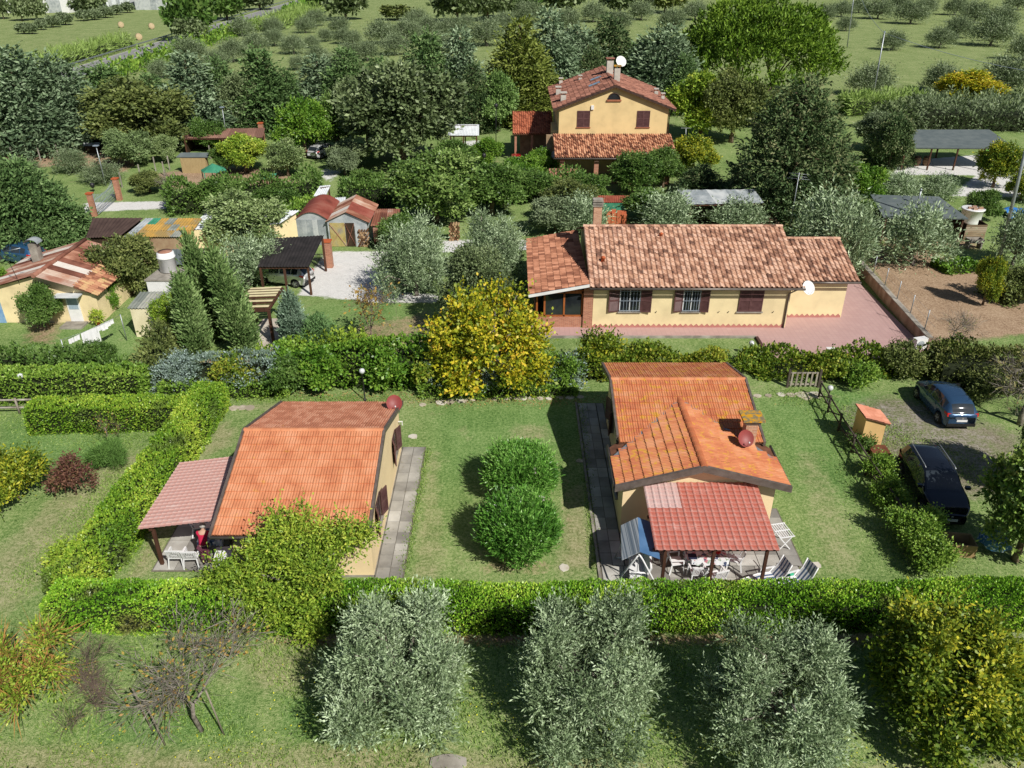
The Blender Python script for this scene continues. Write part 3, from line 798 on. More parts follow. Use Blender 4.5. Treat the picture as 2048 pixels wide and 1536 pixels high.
def window(house, o, ux, n, w, h, open_shutters=True, grille=False, sw=None, ang=14, sill_m=None, closed=False, frame_m=None, shut_m=None):
    """o = lower left corner of the opening on the wall face (left along ux)"""
    M = frame_at(o, ux, n); sm = shut_m or SHUT; fm = frame_m or SHUT
    fr = MB()
    for (a, b, c, d) in ((0, .06, 0, h), (w - .06, w, 0, h), (.06, w - .06, 0, .06), (.06, w - .06, h - .06, h), (w / 2 - .03, w / 2 + .03, .06, h - .06)):
        fr.box(a, b, -.02, .02, c, d)
    wn = fr.xf(M).build('window', fm, house)
    if not closed:
        for k in (0, 1):
            MB().box(.06 + k * (w / 2 - .03), w / 2 - .03 + k * (w / 2 - .03), .002, .012, .06, h - .06).xf(M).build('pane', GLASS, wn)
    MB().box(-.08, w + .08, 0, .11, -.07, -.002).xf(M).build('sill', sill_m or CONC, wn)
    s = sw or w / 2
    for k in (0, 1):
        if closed:
            L = Matrix.Translation((k * w / 2 + .004, .025, .004)); mb = shutter_mesh(w / 2 - .008, h - .008)
        elif open_shutters:
            a = math.radians(ang)
            L = (Matrix.Translation((-.01, .04, 0)) @ Matrix.Rotation(math.pi - a, 4, 'Z')) if k == 0 else (Matrix.Translation((w + .01, .04, 0)) @ Matrix.Rotation(a, 4, 'Z'))
            mb = shutter_mesh(s, h)
        else: continue
        mb.xf(M @ L).build('shutter', sm, wn)
    if grille:
        g = MB()
        for i in range(7): x = .05 + (w - .1) * i / 6; g.box(x - .01, x + .01, .085, .105, .02, h - .02)
        for z in (.1, h * .5, h - .12): g.box(.0, w, .08, .11, z - .012, z + .012)
        for x in (.0, w - .02): g.box(x, x + .02, .0, .1, .1, .12).box(x, x + .02, .0, .1, h - .14, h - .12)
        g.xf(M).build('grille', IRON, wn)
    return wn
IRON = mat('painted_iron', [S(120, 132, 148), S(150, 160, 172)], 4, .5, 0, 30, .4)
GUT = mat('gutter_metal', [S(92, 84, 78), S(112, 104, 98)], 3, .4, 0, 30, .5, metal=.3)
LICH = mat('cap_lichen', [S(120, 112, 90), S(150, 136, 96)], 4, .95, .4, 40, .1, fleck=S(206, 150, 34), fscale=4, fthr=.46)
def dish(label, c, r, az, el, m, mast, wall=None, group='satellite dishes on the roofs'):
    """c = centre of the reflector; az/el it looks to; mast = foot point"""
    t = thing('satellite_dish', label, 'satellite dish', mast, 0, group)
    d = Vector((math.sin(az) * math.cos(el), math.cos(az) * math.cos(el), math.sin(el)))
    Q = Matrix.Translation(c) @ d.to_track_quat('Z', 'Y').to_matrix().to_4x4()
    n = 18; mb = MB(); vs = []; fs = []
    for i in range(6):
        for k in range(n):
            w = 2 * math.pi * k / n; f = i / 5
            vs.append((math.cos(w) * r * f * .94, math.sin(w) * r * f, .22 * r * f * f))
    for i in range(5):
        for k in range(n): fs.append((i * n + k, i * n + (k + 1) % n, i * n + n + (k + 1) % n, i * n + n + k))
    mb.add(vs, fs, True); mb.add([(x, y, z - .015) for x, y, z in vs], [q[::-1] for q in fs], True)
    mb.add([vs[5 * n + k] for k in range(n)] + [(vs[5 * n + k][0], vs[5 * n + k][1], vs[5 * n + k][2] - .015) for k in range(n)], [(k, n + k, n + (k + 1) % n, (k + 1) % n) for k in range(n)])
    mb.xf(Q).build('reflector', m, t)
    feed = Q @ Vector((0, -r * .55, r * 1.05))
    MB().tube([Q @ Vector((0, -r * .95, .2 * r)), feed], .012, 5).build('arm', STEEL, t)
    MB().tube([feed, feed + (Vector(c) - feed) * .16], .03, 8).build('receiver', WHITE, t)
    back = Q @ Vector((0, 0, -.06))
    MB().tube([mast, Vector((mast[0], mast[1], c[2] - .05)), back], .02, 6).build('mast', STEEL, t)
    return t

# ------------------------------------------------------------------ cottage on the west side (gables east and west)
def west_cottage():
    X0, X1, Y0, Y1 = -10.6, -5.32, 23.42, 32.15
    RY, RZ, EF, ER = 27.5, 4.12, 2.72, 2.42          # ridge line, eave heights
    yf, yr, xl, xr = 22.62, 32.6, -10.87, -5.2
    h = thing('cottage', 'peach stucco cottage with orange tiled gable roof and rose porch sheet on its side', 'house', ((X0 + X1) / 2, Y0, 0), 0, 'holiday cottages with orange roofs')
    sl = lambda y: RZ - (RY - y) * (RZ - EF) / (RY - yf) if y < RY else RZ - (y - RY) * (RZ - ER) / (yr - RY)
    P = [(X0, Y0), (X1, Y0), (X1, RY), (X1, Y1), (X0, Y1), (X0, RY)]
    wall_prism(P, 0, [sl(p[1]) - .09 for p in P]).build('wall', W_PEACH, h)
    MB().box(X0 - .02, X1 + .02, Y0 - .02, Y0 - .001, 0, .1).box(X1 + .001, X1 + .02, Y0 - .02, Y1, 0, .1).build('plinth', CONC, h)
    dk = MB(); dk.slab([(xl, yf, EF), (xr, yf, EF), (xr, RY, RZ), (xl, RY, RZ)], .09); dk.slab([(xl, RY, RZ), (xr, RY, RZ), (xr, yr, ER), (xl, yr, ER)], .09)
    rf = dk.build('roof', DECK, h)
    tile_roof(rf, (xl + .03, yf - .03, EF + .01), (xr - xl - .06, 0, 0), (0, RY - yf + .01, RZ - EF), .22, .385, PR2, TILE_O, single=300, seed=2, lip=.05, tilt=.035)
    rb = MB().box(xl + .1, xr - .1, RY - .05, RY + .05, RZ - .02, RZ + .01).build('rear_roof', DECK, h)
    tile_roof(rb, (xr - .03, yr + .03, ER + .01), (-(xr - xl - .06), 0, 0), (0, -(yr - RY + .01), RZ - ER), .22, .385, PR2, mat('tile_orange_worn', [S(178, 116, 90), S(194, 130, 102), S(204, 146, 118)], 1.3, .85, .25, 60, .2, rnd=.4, fleck=S(205, 150, 60), fscale=3, fthr=.66), single=0, seed=3)
    ridge_caps(rf, (xl + .02, RY, RZ + .015), (xr - .02, RY, RZ + .015), .12, TILE_O)
    for x in (xl - .02, xr + .02):                     # barge boards along both verges
        b = MB()
        for (ya, za, yb, zb) in ((yf - .05, EF, RY, RZ), (RY, RZ, yr + .05, ER)):
            b.add([(x + s, y, z + dz) for s in (-.05, .05) for (y, z) in ((ya, za), (yb, zb)) for dz in (-.13, .085)],
                  [(0, 2, 3, 1), (4, 5, 7, 6), (1, 3, 7, 5), (0, 4, 6, 2), (0, 1, 5, 4), (2, 6, 7, 3)])
        b.build('barge_board', FASC, h)
    MB().tube([(xl, yf - .09, EF - .04), (xr, yf - .09, EF - .06)], .06, 8).build('gutter', GUT, h)
    MB().tube([(X0 + .08, yf - .05, EF - .08), (X0 + .06, Y0 - .06, EF - .35), (X0 + .06, Y0 - .06, .02)], .045, 7).build('downpipe', GUT, h)
    window(h, (X1 + .004, 29.75, 1.05), (0, 1, 0), (1, 0, 0), .85, 1.15, ang=22)
    window(h, (X1 + .004, 24.85, 1.1), (0, 1, 0), (1, 0, 0), .95, 1.2, ang=22)
    MB().cbox((X0 - .03, 25.0, 1.05), .05, .9, 2.1).build('door', SHUT, h)
    MB().cbox((X1 + .12, 31.75, 1.9), .22, .05, .03).cbox((X1 + .2, 31.75, 1.8), .03, .05, .2).build('bracket', WHITE, h)
    return h
west = west_cottage()
MAROON = mat('dish_maroon', [S(128, 52, 50), S(146, 66, 62)], 2, .5, 0, 30, .4)
dish('maroon satellite dish on the rear corner of the west cottage roof', (-5.35, 31.35, 3.12), .38, math.radians(165), math.radians(38), MAROON, (-5.25, 32.05, 2.2))

# paving beside the west cottage
def paving(name, label, rects, m, joint=.012, seed=0, z=.05):
    rng = random.Random(seed)
    xs = [r[0] for r in rects] + [r[1] for r in rects]; yy = [r[2] for r in rects] + [r[3] for r in rects]
    mb = MB()
    for (x0, x1, y0, y1, _, _) in rects: mb.box(x0 - .05, x1 + .05, y0 - .05, y1 + .05, -.1, z - .022)
    base = tag(mb.build(name, mat('joint_mortar', [S(96, 90, 80), S(126, 120, 108)], 3, .95)), label, kind='structure')
    for (x0, x1, y0, y1, nx, ny) in rects:
        for i in range(nx):
            yb = y0
            for j in range(ny):
                xa, xb = x0 + (x1 - x0) * i / nx, x0 + (x1 - x0) * (i + 1) / nx
                ya, yc = y0 + (y1 - y0) * j / ny, y0 + (y1 - y0) * (j + 1) / ny
                dz = rng.uniform(-.004, .006)
                s = MB().box(xa + joint, xb - joint, ya + joint, yc - joint, z - .04, z + dz)
                s.build('paving_slab', m, base)
    return base
SLAB = mat('paving_stone', [S(128, 125, 120), S(152, 149, 143), S(172, 169, 162), S(196, 194, 188)], .9, .85, .3, 40, .25, rnd=.42, lo=.25, hi=.85, fleck=S(120, 112, 92), fscale=3, fthr=.63)
paving('west_patio', 'grey stone slab walk beside the west cottage', [(-5.27, -4.22, 23.2, 32.4, 2, 13)], SLAB, seed=1)
paving('west_porch_floor', 'stone floor under the rose porch', [(-14.0, -10.66, 23.75, 28.1, 4, 5)], SLAB, seed=4)

# porches ------------------------------------------------------------------
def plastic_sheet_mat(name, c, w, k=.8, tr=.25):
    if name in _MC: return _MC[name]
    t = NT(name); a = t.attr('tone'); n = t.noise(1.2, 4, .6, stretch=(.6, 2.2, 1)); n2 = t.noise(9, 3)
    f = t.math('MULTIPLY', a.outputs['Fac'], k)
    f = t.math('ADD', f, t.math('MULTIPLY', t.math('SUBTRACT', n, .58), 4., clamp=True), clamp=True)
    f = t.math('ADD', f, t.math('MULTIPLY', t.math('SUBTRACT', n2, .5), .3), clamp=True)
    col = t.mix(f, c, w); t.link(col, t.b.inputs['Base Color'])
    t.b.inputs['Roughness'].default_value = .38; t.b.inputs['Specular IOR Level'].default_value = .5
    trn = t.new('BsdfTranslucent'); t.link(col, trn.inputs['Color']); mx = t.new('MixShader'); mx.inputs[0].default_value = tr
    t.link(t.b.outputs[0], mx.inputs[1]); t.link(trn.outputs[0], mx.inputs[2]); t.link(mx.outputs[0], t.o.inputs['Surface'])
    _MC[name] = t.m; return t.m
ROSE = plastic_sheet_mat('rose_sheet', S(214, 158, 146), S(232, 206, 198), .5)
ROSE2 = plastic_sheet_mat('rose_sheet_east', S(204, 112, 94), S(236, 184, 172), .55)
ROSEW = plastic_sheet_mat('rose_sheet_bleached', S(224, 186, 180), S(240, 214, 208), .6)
WOODP = mat('porch_timber', [S(66, 44, 34), S(92, 64, 50)], 4, .7, .3, 20, .2, stretch=(1, 1, .25))
pw = thing('porch', 'rose plastic sheet porch roof on dark posts beside the west cottage', 'porch', (-12.3, 24, 0), 0, 'porches with rose plastic roofs')
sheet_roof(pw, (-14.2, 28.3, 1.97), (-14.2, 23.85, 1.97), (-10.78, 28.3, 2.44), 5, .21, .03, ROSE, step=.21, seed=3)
for (x, y) in ((-13.75, 24.1), (-13.75, 28.0)):
    MB().box(x - .06, x + .06, y - .06, y + .06, 0, 1.93).build('post', WOODP, pw)
for y in (24.05, 26.1, 28.1): MB().bar((-14.1, y, 1.93), (-10.62, y, 2.40), .07, .1).build('rafter', WOODP, pw)
MB().box(-13.81, -13.69, 23.9, 28.25, 1.85, 1.93).build('beam', WOODP, pw)

# ------------------------------------------------------------------ cottage on the east side: rear block plus a front wing
def east_cottage():
    h = thing('cottage', 'peach stucco cottage with lichened orange roof, front gable wing and brick chimney', 'house', (7.5, 26, 0), 0, 'holiday cottages with orange roofs')
    # rear block
    bx0, bx1, byf, byr, RY, RZ = 4.5, 10.62, 28.3, 35.2, 32.0, 4.02
    s = .275; EF, ER = RZ - (RY - byf) * s, RZ - (byr - RY) * s
    # wing
    wx0, wx1, wy0, RX, WZ = 4.12, 10.92, 25.55, 7.45, 3.66
    WE = WZ - (RX - wx0) * s; WE2 = WZ - (wx1 - RX) * s
    wyb = RY - (RZ - WZ) / s                           # where the wing ridge meets the rear slope
    blk = lambda y: RZ - abs(RY - y) * s
    Pb = [(4.82, 28.0), (10.3, 28.0), (10.3, RY), (10.3, 34.8), (4.82, 34.8), (4.82, RY)]
    wall_prism(Pb, 0, [blk(p[1]) - .1 for p in Pb]).build('rear_wall', W_PEACH, h)
    wz = lambda x: WZ - abs(RX - x) * s
    Pw = [(4.46, 26.0), (RX, 26.0), (10.56, 26.0), (10.56, 28.9), (4.46, 28.9)]
    wall_prism(Pw, 0, [wz(p[0]) - .1 for p in Pw]).build('wall', W_PEACH, h)
    rf = MB().slab([(bx0, byf, EF), (bx1, byf, EF), (bx1, RY, RZ), (bx0, RY, RZ)], .1).slab([(bx0, RY, RZ), (bx1, RY, RZ), (bx1, byr, ER), (bx0, byr, ER)], .1).build('roof', DECK, h)
    # the part of the rear block's front slope that the wing roof covers is left untiled
    def ins_front(u, v):
        x = bx0 + u; z = EF + v * (RZ - EF) / math.hypot(RY - byf, RZ - EF)
        return z > wz(x) - .03
    tile_roof(rf, (bx0 + .03, byf - .03, EF + .01), (bx1 - bx0 - .06, 0, 0), (0, RY - byf + .01, RZ - EF), .22, .385, PR2, TILE_OL, inside=ins_front, single=130, seed=5, lip=.05, tilt=.035)
    tile_roof(rf, (bx1 - .03, byr + .03, ER + .01), (-(bx1 - bx0 - .06), 0, 0), (0, -(byr - RY + .01), RZ - ER), .22, .385, PR2, TILE_OL, seed=6)
    ridge_caps(rf, (bx0 + .02, RY, RZ + .015), (bx1 - .02, RY, RZ + .015), .12, TILE_OL)
    for x in (bx0 - .02, bx1 + .02):
        b = MB()
        for (ya, yb) in ((byf - .05 if x > 8 else 28.6, RY), (RY, byr + .05)):
            za, zb = blk(ya), blk(yb)
            b.add([(x + q, y, z + dz) for q in (-.05, .05) for (y, z) in ((ya, za), (yb, zb)) for dz in (-.13, .085)],
                  [(0, 2, 3, 1), (4, 5, 7, 6), (1, 3, 7, 5), (0, 4, 6, 2), (0, 1, 5, 4), (2, 6, 7, 3)])
        b.build('barge_board', FASC, h)
    # wing roof: ridge along Y, valleys into the rear slope
    vy = lambda x: RY - (RZ - wz(x)) / s                # valley line on plan
    wr = MB()
    wr.slab([(wx0, wy0, WE), (RX, wy0, WZ), (RX, vy(RX), WZ), (wx0, max(vy(wx0), byf), WE)], .08)
    wr.slab([(RX, wy0, WZ), (wx1, wy0, WE2), (wx1, max(vy(wx1), byf), WE2), (RX, vy(RX), WZ)], .08)
    wf = wr.build('wing_roof', DECK, h)
    Lv = math.hypot(RX - wx0, WZ - WE)
    def insL(u, v): return (vy(RX) + .2 - u) < vy(wx0 + v / Lv * (RX - wx0)) + .02
    tile_roof(wf, (wx0 - .03, vy(RX) + .2, WE + .02), (0, -(vy(RX) + .2 - wy0 - .02), 0), (RX - wx0 + .02, 0, WZ - WE), .22, .385, PR2, TILE_OL, inside=insL, single=150, seed=7, lip=.05, tilt=.04)
    Lv2 = math.hypot(wx1 - RX, WZ - WE2)
    def insR(u, v): return wy0 + u < vy(wx1 - v / Lv2 * (wx1 - RX)) + .02
    tile_roof(wf, (wx1 + .03, wy0 + .02, WE2 + .02), (0, vy(RX) + .2 - wy0 - .02, 0), (-(wx1 - RX + .02), 0, WZ - WE2), .22, .385, PR2, TILE_OL, inside=insR, single=150, seed=8, lip=.05, tilt=.04)
    ridge_caps(wf, (RX, wy0 - .02, WZ + .03), (RX, vy(RX) + .1, WZ + .03), .14, mat('tile_ridge', [S(184, 108, 72), S(200, 124, 84)], 2, .8, .2, 60, .2, rnd=.4), step=.36)
    for sx in (wx0, wx1):                              # lead valleys
        MB().bar((RX, vy(RX), WZ + .05), (sx, vy(sx), wz(sx) + .05), .16, .02).build('valley_flashing', STEEL, h)
    for (xa, xb) in ((wx0 - .08, RX), (RX, wx1 + .08)):
        za, zb = wz(xa), wz(xb); y = wy0 - .03
        MB().add([(x, y + q, z + dz) for q in (-.06, .06) for (x, z) in ((xa, za), (xb, zb)) for dz in (-.2, .085)],
                 [(0, 2, 3, 1), (4, 5, 7, 6), (1, 3, 7, 5), (0, 4, 6, 2), (0, 1, 5, 4), (2, 6, 7, 3)]).build('barge_board', FASC, h)
    for x, z in ((wx0 - .07, WE - .05), (wx1 + .07, WE2 - .05)):
        MB().tube([(x, wy0, z), (x, byf + .2, z + .02)], .06, 8).build('gutter', GUT, h)
    MB().tube([(wx1 + .05, 26.3, WE2 - .1), (10.64, 26.3, WE2 - .4), (10.64, 26.3, .02)], .045, 7).build('downpipe', GUT, h)
    # chimney
    ch = MB().box(9.72, 10.2, 28.15, 28.6, 2.6, 4.02).build('chimney', BRICKO, h)
    MB().box(9.64, 10.28, 28.07, 28.68, 4.02, 4.1).build('chimney_collar', CONC, ch)
    for (x, y) in ((9.72, 28.15), (10.12, 28.15), (9.72, 28.52), (10.12, 28.52)): MB().box(x, x + .08, y, y + .08, 4.1, 4.2).build('chimney_pier', BRICKO, ch)
    MB().box(9.5, 10.4, 27.92, 28.8, 4.2, 4.29).build('chimney_cap', LICH, ch)
    window(h, (4.816, 33.3, .95), (0, -1, 0), (-1, 0, 0), .9, 1.2, ang=25)
    window(h, (4.456, 27.9, .95), (0, -1, 0), (-1, 0, 0), .7, 1.2, open_shutters=False)
    MB().box(6.9, 7.8, 25.93, 25.998, 0.02, 2.1).build('door', SHUT, h)
    window(h, (8.6, 25.996, 1.), (1, 0, 0), (0, -1, 0), .9, 1.1, ang=6)
    return h
east = east_cottage()
dish('maroon satellite dish beside the chimney of the east cottage', (9.62, 27.75, 3.55), .36, math.radians(172), math.radians(36), MAROON, (9.75, 28.1, 2.95))
paving('east_patio', 'grey stone slab terrace round the east cottage', [(3.5, 4.42, 24.0, 36.6, 2, 17), (3.5, 11.2, 22.05, 23.98, 9, 3), (4.44, 10.6, 24.0, 25.96, 7, 3), (10.62, 11.4, 24.0, 27.6, 1, 6), (4.44, 4.8, 29.0, 36.6, 1, 9)], SLAB, seed=9)
MB_k = MB().box(3.34, 3.44, 22.0, 36.7, -.1, .07)
struct('patio_kerb', MB_k, CONC, 'pale concrete kerb along the terrace')
pe = thing('porch', 'tile-pattern rose plastic porch roof with a bleached corner in front of the east cottage', 'porch', (7.4, 22.7, 0), 0, 'porches with rose plastic roofs')
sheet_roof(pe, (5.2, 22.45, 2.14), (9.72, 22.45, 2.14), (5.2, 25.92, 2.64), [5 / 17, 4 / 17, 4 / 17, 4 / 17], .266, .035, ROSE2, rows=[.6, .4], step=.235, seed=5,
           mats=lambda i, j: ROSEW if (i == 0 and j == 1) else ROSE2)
for x in (5.62, 7.4, 9.35):
    MB().box(x - .055, x + .055, 22.6, 22.71, 0, 2.06).build('post', WOODP, pe)
    MB().bar((x, 22.5, 2.1), (x, 25.95, 2.6), .06, .08).build('rafter', WOODP, pe)
for (y, z) in ((22.655, 2.0), (24.2, 2.27)): MB().box(5.15, 9.75, y - .05, y + .05, z - .02, z + .06).build('beam', WOODP, pe)

# ------------------------------------------------------------------ long bungalow behind
def bungalow():
    h = thing('bungalow', 'long cream bungalow with mottled terracotta roof, brown shutters and wooden sunroom', 'house', (11, 46, 0))
    X0, X1, Y0, Y1, RY, RZ = 5.05, 17.25, 46.0, 56.6, 51.3, 4.98
    yf, EZ = 45.45, 3.02; sl = (RZ - EZ) / (RY - yf); yr = 57.1; xl, xr = 4.72, 17.85
    P = [(X0, Y0), (X1, Y0), (X1, RY), (X1, Y1), (X0, Y1), (X0, RY)]
    wall_prism(P, 0, [RZ - abs(RY - p[1]) * sl - .12 for p in P]).build('wall', W_CREAM, h)
    rf = MB().slab([(xl, yf, EZ), (xr, yf, EZ), (xr, RY, RZ), (xl, RY, RZ)], .1).slab([(xl, RY, RZ), (xr, RY, RZ), (xr, yr, EZ), (xl, yr, EZ)], .1).build('roof', DECK, h)
    tile_roof(rf, (xl, yf - .05, EZ + .01), (xr - xl, 0, 0), (0, RY - yf + .02, RZ - EZ), .305, .40, PR1, TILE_P, single=300, seed=11, lip=.035, tilt=.04)
    ridge_caps(rf, (xl, RY, RZ + .03), (xr, RY, RZ + .03), .16, TILE_P, step=.42)
    MB().tube([(xl, yf - .12, EZ - .05), (xr, yf - .12, EZ - .07)], .075, 8).build('gutter', GUT, h)
    MB().tube([(17.38, yf - .1, EZ - .1), (17.12, Y0 - .08, EZ - .6), (17.12, Y0 - .08, .05)], .05, 7).build('downpipe', GUT, h)
    # annex
    ax0, ax1, ay0, aRY, aRZ, aEZ, ayf = 17.25, 21.35, 47.55, 51.35, 4.12, 2.78, 47.1
    wall_prism([(ax0 + .01, ay0), (ax1, ay0), (ax1, aRY), (ax1, 55), (ax0 + .01, 55), (ax0 + .01, aRY)], 0, [aEZ - .02, aEZ - .02, aRZ - .12, 2.75, 2.75, aRZ - .12]).build('annex_wall', W_CREAM, h)
    ar = MB().slab([(17.3, ayf, aEZ), (21.85, ayf, aEZ), (21.85, aRY, aRZ), (17.3, aRY, aRZ)], .1).slab([(17.3, aRY, aRZ), (21.85, aRY, aRZ), (21.85, 55.5, 2.8), (17.3, 55.5, 2.8)], .1).build('annex_roof', DECK, h)
    tile_roof(ar, (17.3, ayf - .05, aEZ + .01), (4.55, 0, 0), (0, aRY - ayf + .02, aRZ - aEZ), .29, .40, PR1, TILE_P, single=170, seed=12, lip=.035, tilt=.04)
    ridge_caps(ar, (17.9, aRY, aRZ + .03), (21.85, aRY, aRZ + .03), .15, TILE_P, step=.42)
    MB().tube([(17.9, ayf - .12, aEZ - .05), (21.9, ayf - .12, aEZ - .07)], .07, 8).build('gutter', GUT, h)
    # sunroom on the west end
    sx0, sx1, sy0 = 1.5, 4.72, 46.05
    sr = MB().slab([(1.05, 45.5, 2.52), (4.7, 45.5, 3.2), (4.7, 55.8, 3.2), (1.05, 55.8, 2.52)], .1).build('sunroom_roof', DECK, h)
    tile_roof(sr, (1.02, 55.8, 2.53), (0, -10.3, 0), (3.68, 0, .69), .30, .40, PR1, mat('tile_pink_brown', [S(128, 82, 64), S(170, 116, 90), S(196, 140, 112)], 2, .85, .3, 50, .2, rnd=.6, lo=.2, hi=.8), single=300, seed=13, lip=.035, tilt=.04, near=lambda c: -c[0])
    MB().add([(1.0, 45.42, 2.36), (4.72, 45.42, 3.05), (4.72, 45.42, 3.22), (1.0, 45.42, 2.53), (1.0, 45.49, 2.36), (4.72, 45.49, 3.05), (4.72, 45.49, 3.22), (1.0, 45.49, 2.53)],
             [(0, 1, 2, 3), (7, 6, 5, 4), (3, 2, 6, 7), (0, 4, 5, 1), (0, 3, 7, 4), (1, 5, 6, 2)]).build('fascia', WHITE, h)
    MB().box(4.45, 5.03, 45.93, 46.3, 0, 2.9).build('brick_pier', BRICK, h)
    MB().box(sx0, 4.45, sy0, sy0 + .25, 0, .8).box(sx0, sx0 + .25, sy0 + .25, 55, 0, .8).build('brick_parapet', BRICK, h)
    WOODO = mat('orange_wood', [S(140, 78, 36), S(170, 100, 52)], 5, .5, .1, 30, .4, stretch=(1, 1, .3))
    sw = MB()
    for x in (sx0, 1.98, 3.2, 4.33): sw.box(x, x + .11, sy0 + .05, sy0 + .16, .8, 2.52)
    sw.box(sx0, 4.45, sy0 + .05, sy0 + .16, .8, .9).box(sx0, 4.45, sy0 + .05, sy0 + .16, 2.36, 2.58)
    sw = sw.build('sunroom_window', WOODO, h)
    for (a, b) in ((2.09, 3.2), (3.31, 4.33)): MB().box(a, b, sy0 + .1, sy0 + .115, .9, 2.36).build('pane', GLASS, sw)
    MB().box(sx0 + .05, sx0 + .12, sy0 + .3, 54.8, .8, 2.5).build('side_pane', GLASS, sw)
    # chimney, vent, windows
    c = MB().box(5.45, 6.0, 52.2, 52.75, 4.4, 6.05).build('chimney', BRICKO, h)
    for z in (6.05, 6.2, 6.35): MB().box(5.38, 6.07, 52.13, 52.82, z, z + .07).build('chimney_slat', CONC, c)
    MB().box(5.4, 6.05, 52.15, 52.8, 6.42, 6.48).build('chimney_cap', CONC, c)
    MB().lathe([(.11, 0), (.11, .3), (.16, .3), (.13, .36), (.16, .38), (.05, .46)], 10, (5.72, 47.75, 3.75)).build('roof_vent', mat('terracotta', [S(170, 84, 48), S(196, 104, 64)], 4, .8), h)
    MB().lathe([(.1, 0), (.1, .22), (.15, .24), (.03, .34)], 8, (9.7, 50.2, 4.6)).build('roof_vent', _MC['terracotta'], h)
    yw = Y0 - .003
    window(h, (6.68, yw, 1.2), (1, 0, 0), (0, -1, 0), 1.3, 1.5, grille=True, sw=.68, ang=10, frame_m=WHITE)
    window(h, (10.62, yw, 1.2), (1, 0, 0), (0, -1, 0), 1.08, 1.5, grille=True, sw=.55, ang=12, frame_m=WHITE)
    window(h, (14.1, yw, 1.2), (1, 0, 0), (0, -1, 0), 1.5, 1.5, closed=True)
    # pink diamond skirting
    PK = mat('skirting_pink', [S(168, 110, 100), S(188, 130, 118)], 3, .8)
    for (xa, xb, y) in ((5.06, 17.2, Y0), (17.3, 21.3, ay0)):
        z = MB(); n = round((xb - xa) / .34)
        for i in range(n):
            x0, x1 = xa + (xb - xa) * i / n, xa + (xb - xa) * (i + 1) / n
            z.add([(x0, y - .012, .05), (x1, y - .012, .05), (x1, y - .012, .2), ((x0 + x1) / 2, y - .012, .36), (x0, y - .012, .2)], [(0, 1, 2, 3, 4)])
        z.build('skirting', PK, h)
    for x in (12.9, 13.5, 16.3, 8.98): MB().bar((x, Y0 - .01, 1.1), (x + .05, Y0 - .1, 1.25), .03).build('shutter_hook', BLACK, h)
    return h
bung = bungalow()
dish('white satellite dish on the corner of the bungalow', (18.05, 45.55, 2.95), .45, math.radians(160), math.radians(34), WHITE, (17.3, 45.95, 2.5))
def terrace():
    t = NT('terrace_tile')
    b = t.new('TexBrick'); t.link(t.pos(), b.inputs['Vector'])
    b.offset = 0.; b.inputs['Scale'].default_value = 1.; b.inputs['Brick Width'].default_value = .3; b.inputs['Row Height'].default_value = .3; b.inputs['Mortar Size'].default_value = .012
    b.inputs['Color1'].default_value = S(184, 150, 146); b.inputs['Color2'].default_value = S(190, 157, 152); b.inputs['Mortar'].default_value = S(172, 142, 138)
    n = t.noise(.8, 6, .6)
    c = t.mix(t.math('MULTIPLY', t.math('SUBTRACT', n, .45), 1.6, clamp=True), b.outputs[0], S(174, 140, 136))
    t.link(c, t.b.inputs['Base Color']); t.b.inputs['Roughness'].default_value = .7
    struct('terrace', MB().box(1.2, 15.2, 44.75, 47, -.2, .1).box(15.2, 24.85, 41.7, 57, -.2, .096), t.m, 'pink tiled terrace round the bungalow')
    struct('terrace_kerb', MB().box(1.0, 15.1, 44.6, 44.745, -.2, .13), CONC)
    struct('terrace_riser', MB().box(15.02, 15.196, 41.6, 44.59, -.2, .14).box(15.2, 24.8, 41.55, 41.69, -.2, .14), mat('riser_dark', [S(70, 48, 44), S(90, 64, 58)], 3, .9))
terrace()
w = thing('boundary_wall', 'long low rendered wall with fence posts bounding the pink terrace', 'wall', (25.1, 50, 0))
a, b2 = Vector((25.75, 57.0, 0)), Vector((24.9, 43.0, 0))
MB().bar(a + Vector((0, 0, .35)), b2 + Vector((0, 0, .35)), .22, .9).build('wall', mat('wall_stained', [S(120, 96, 84), S(150, 126, 110), S(176, 154, 138)], 1.5, .92, .3, 30, stretch=(1, 1, .4)), w)
MB().bar(a + Vector((0, 0, .83)), b2 + Vector((0, 0, .83)), .34, .06).build('coping', CONC, w)
for i in range(6):
    p = a.lerp(b2, (i + .5) / 6); MB().tube([(p.x + .12, p.y, .8), (p.x + .12, p.y, 2.1)], .03, 6).build('fence_post', STEEL, w)
for z in (1.0, 1.5, 2.0): MB().tube([(a.x + .12, a.y, z), (b2.x + .12, b2.y, z)], .007, 4).build('fence_wire', STEEL, w)

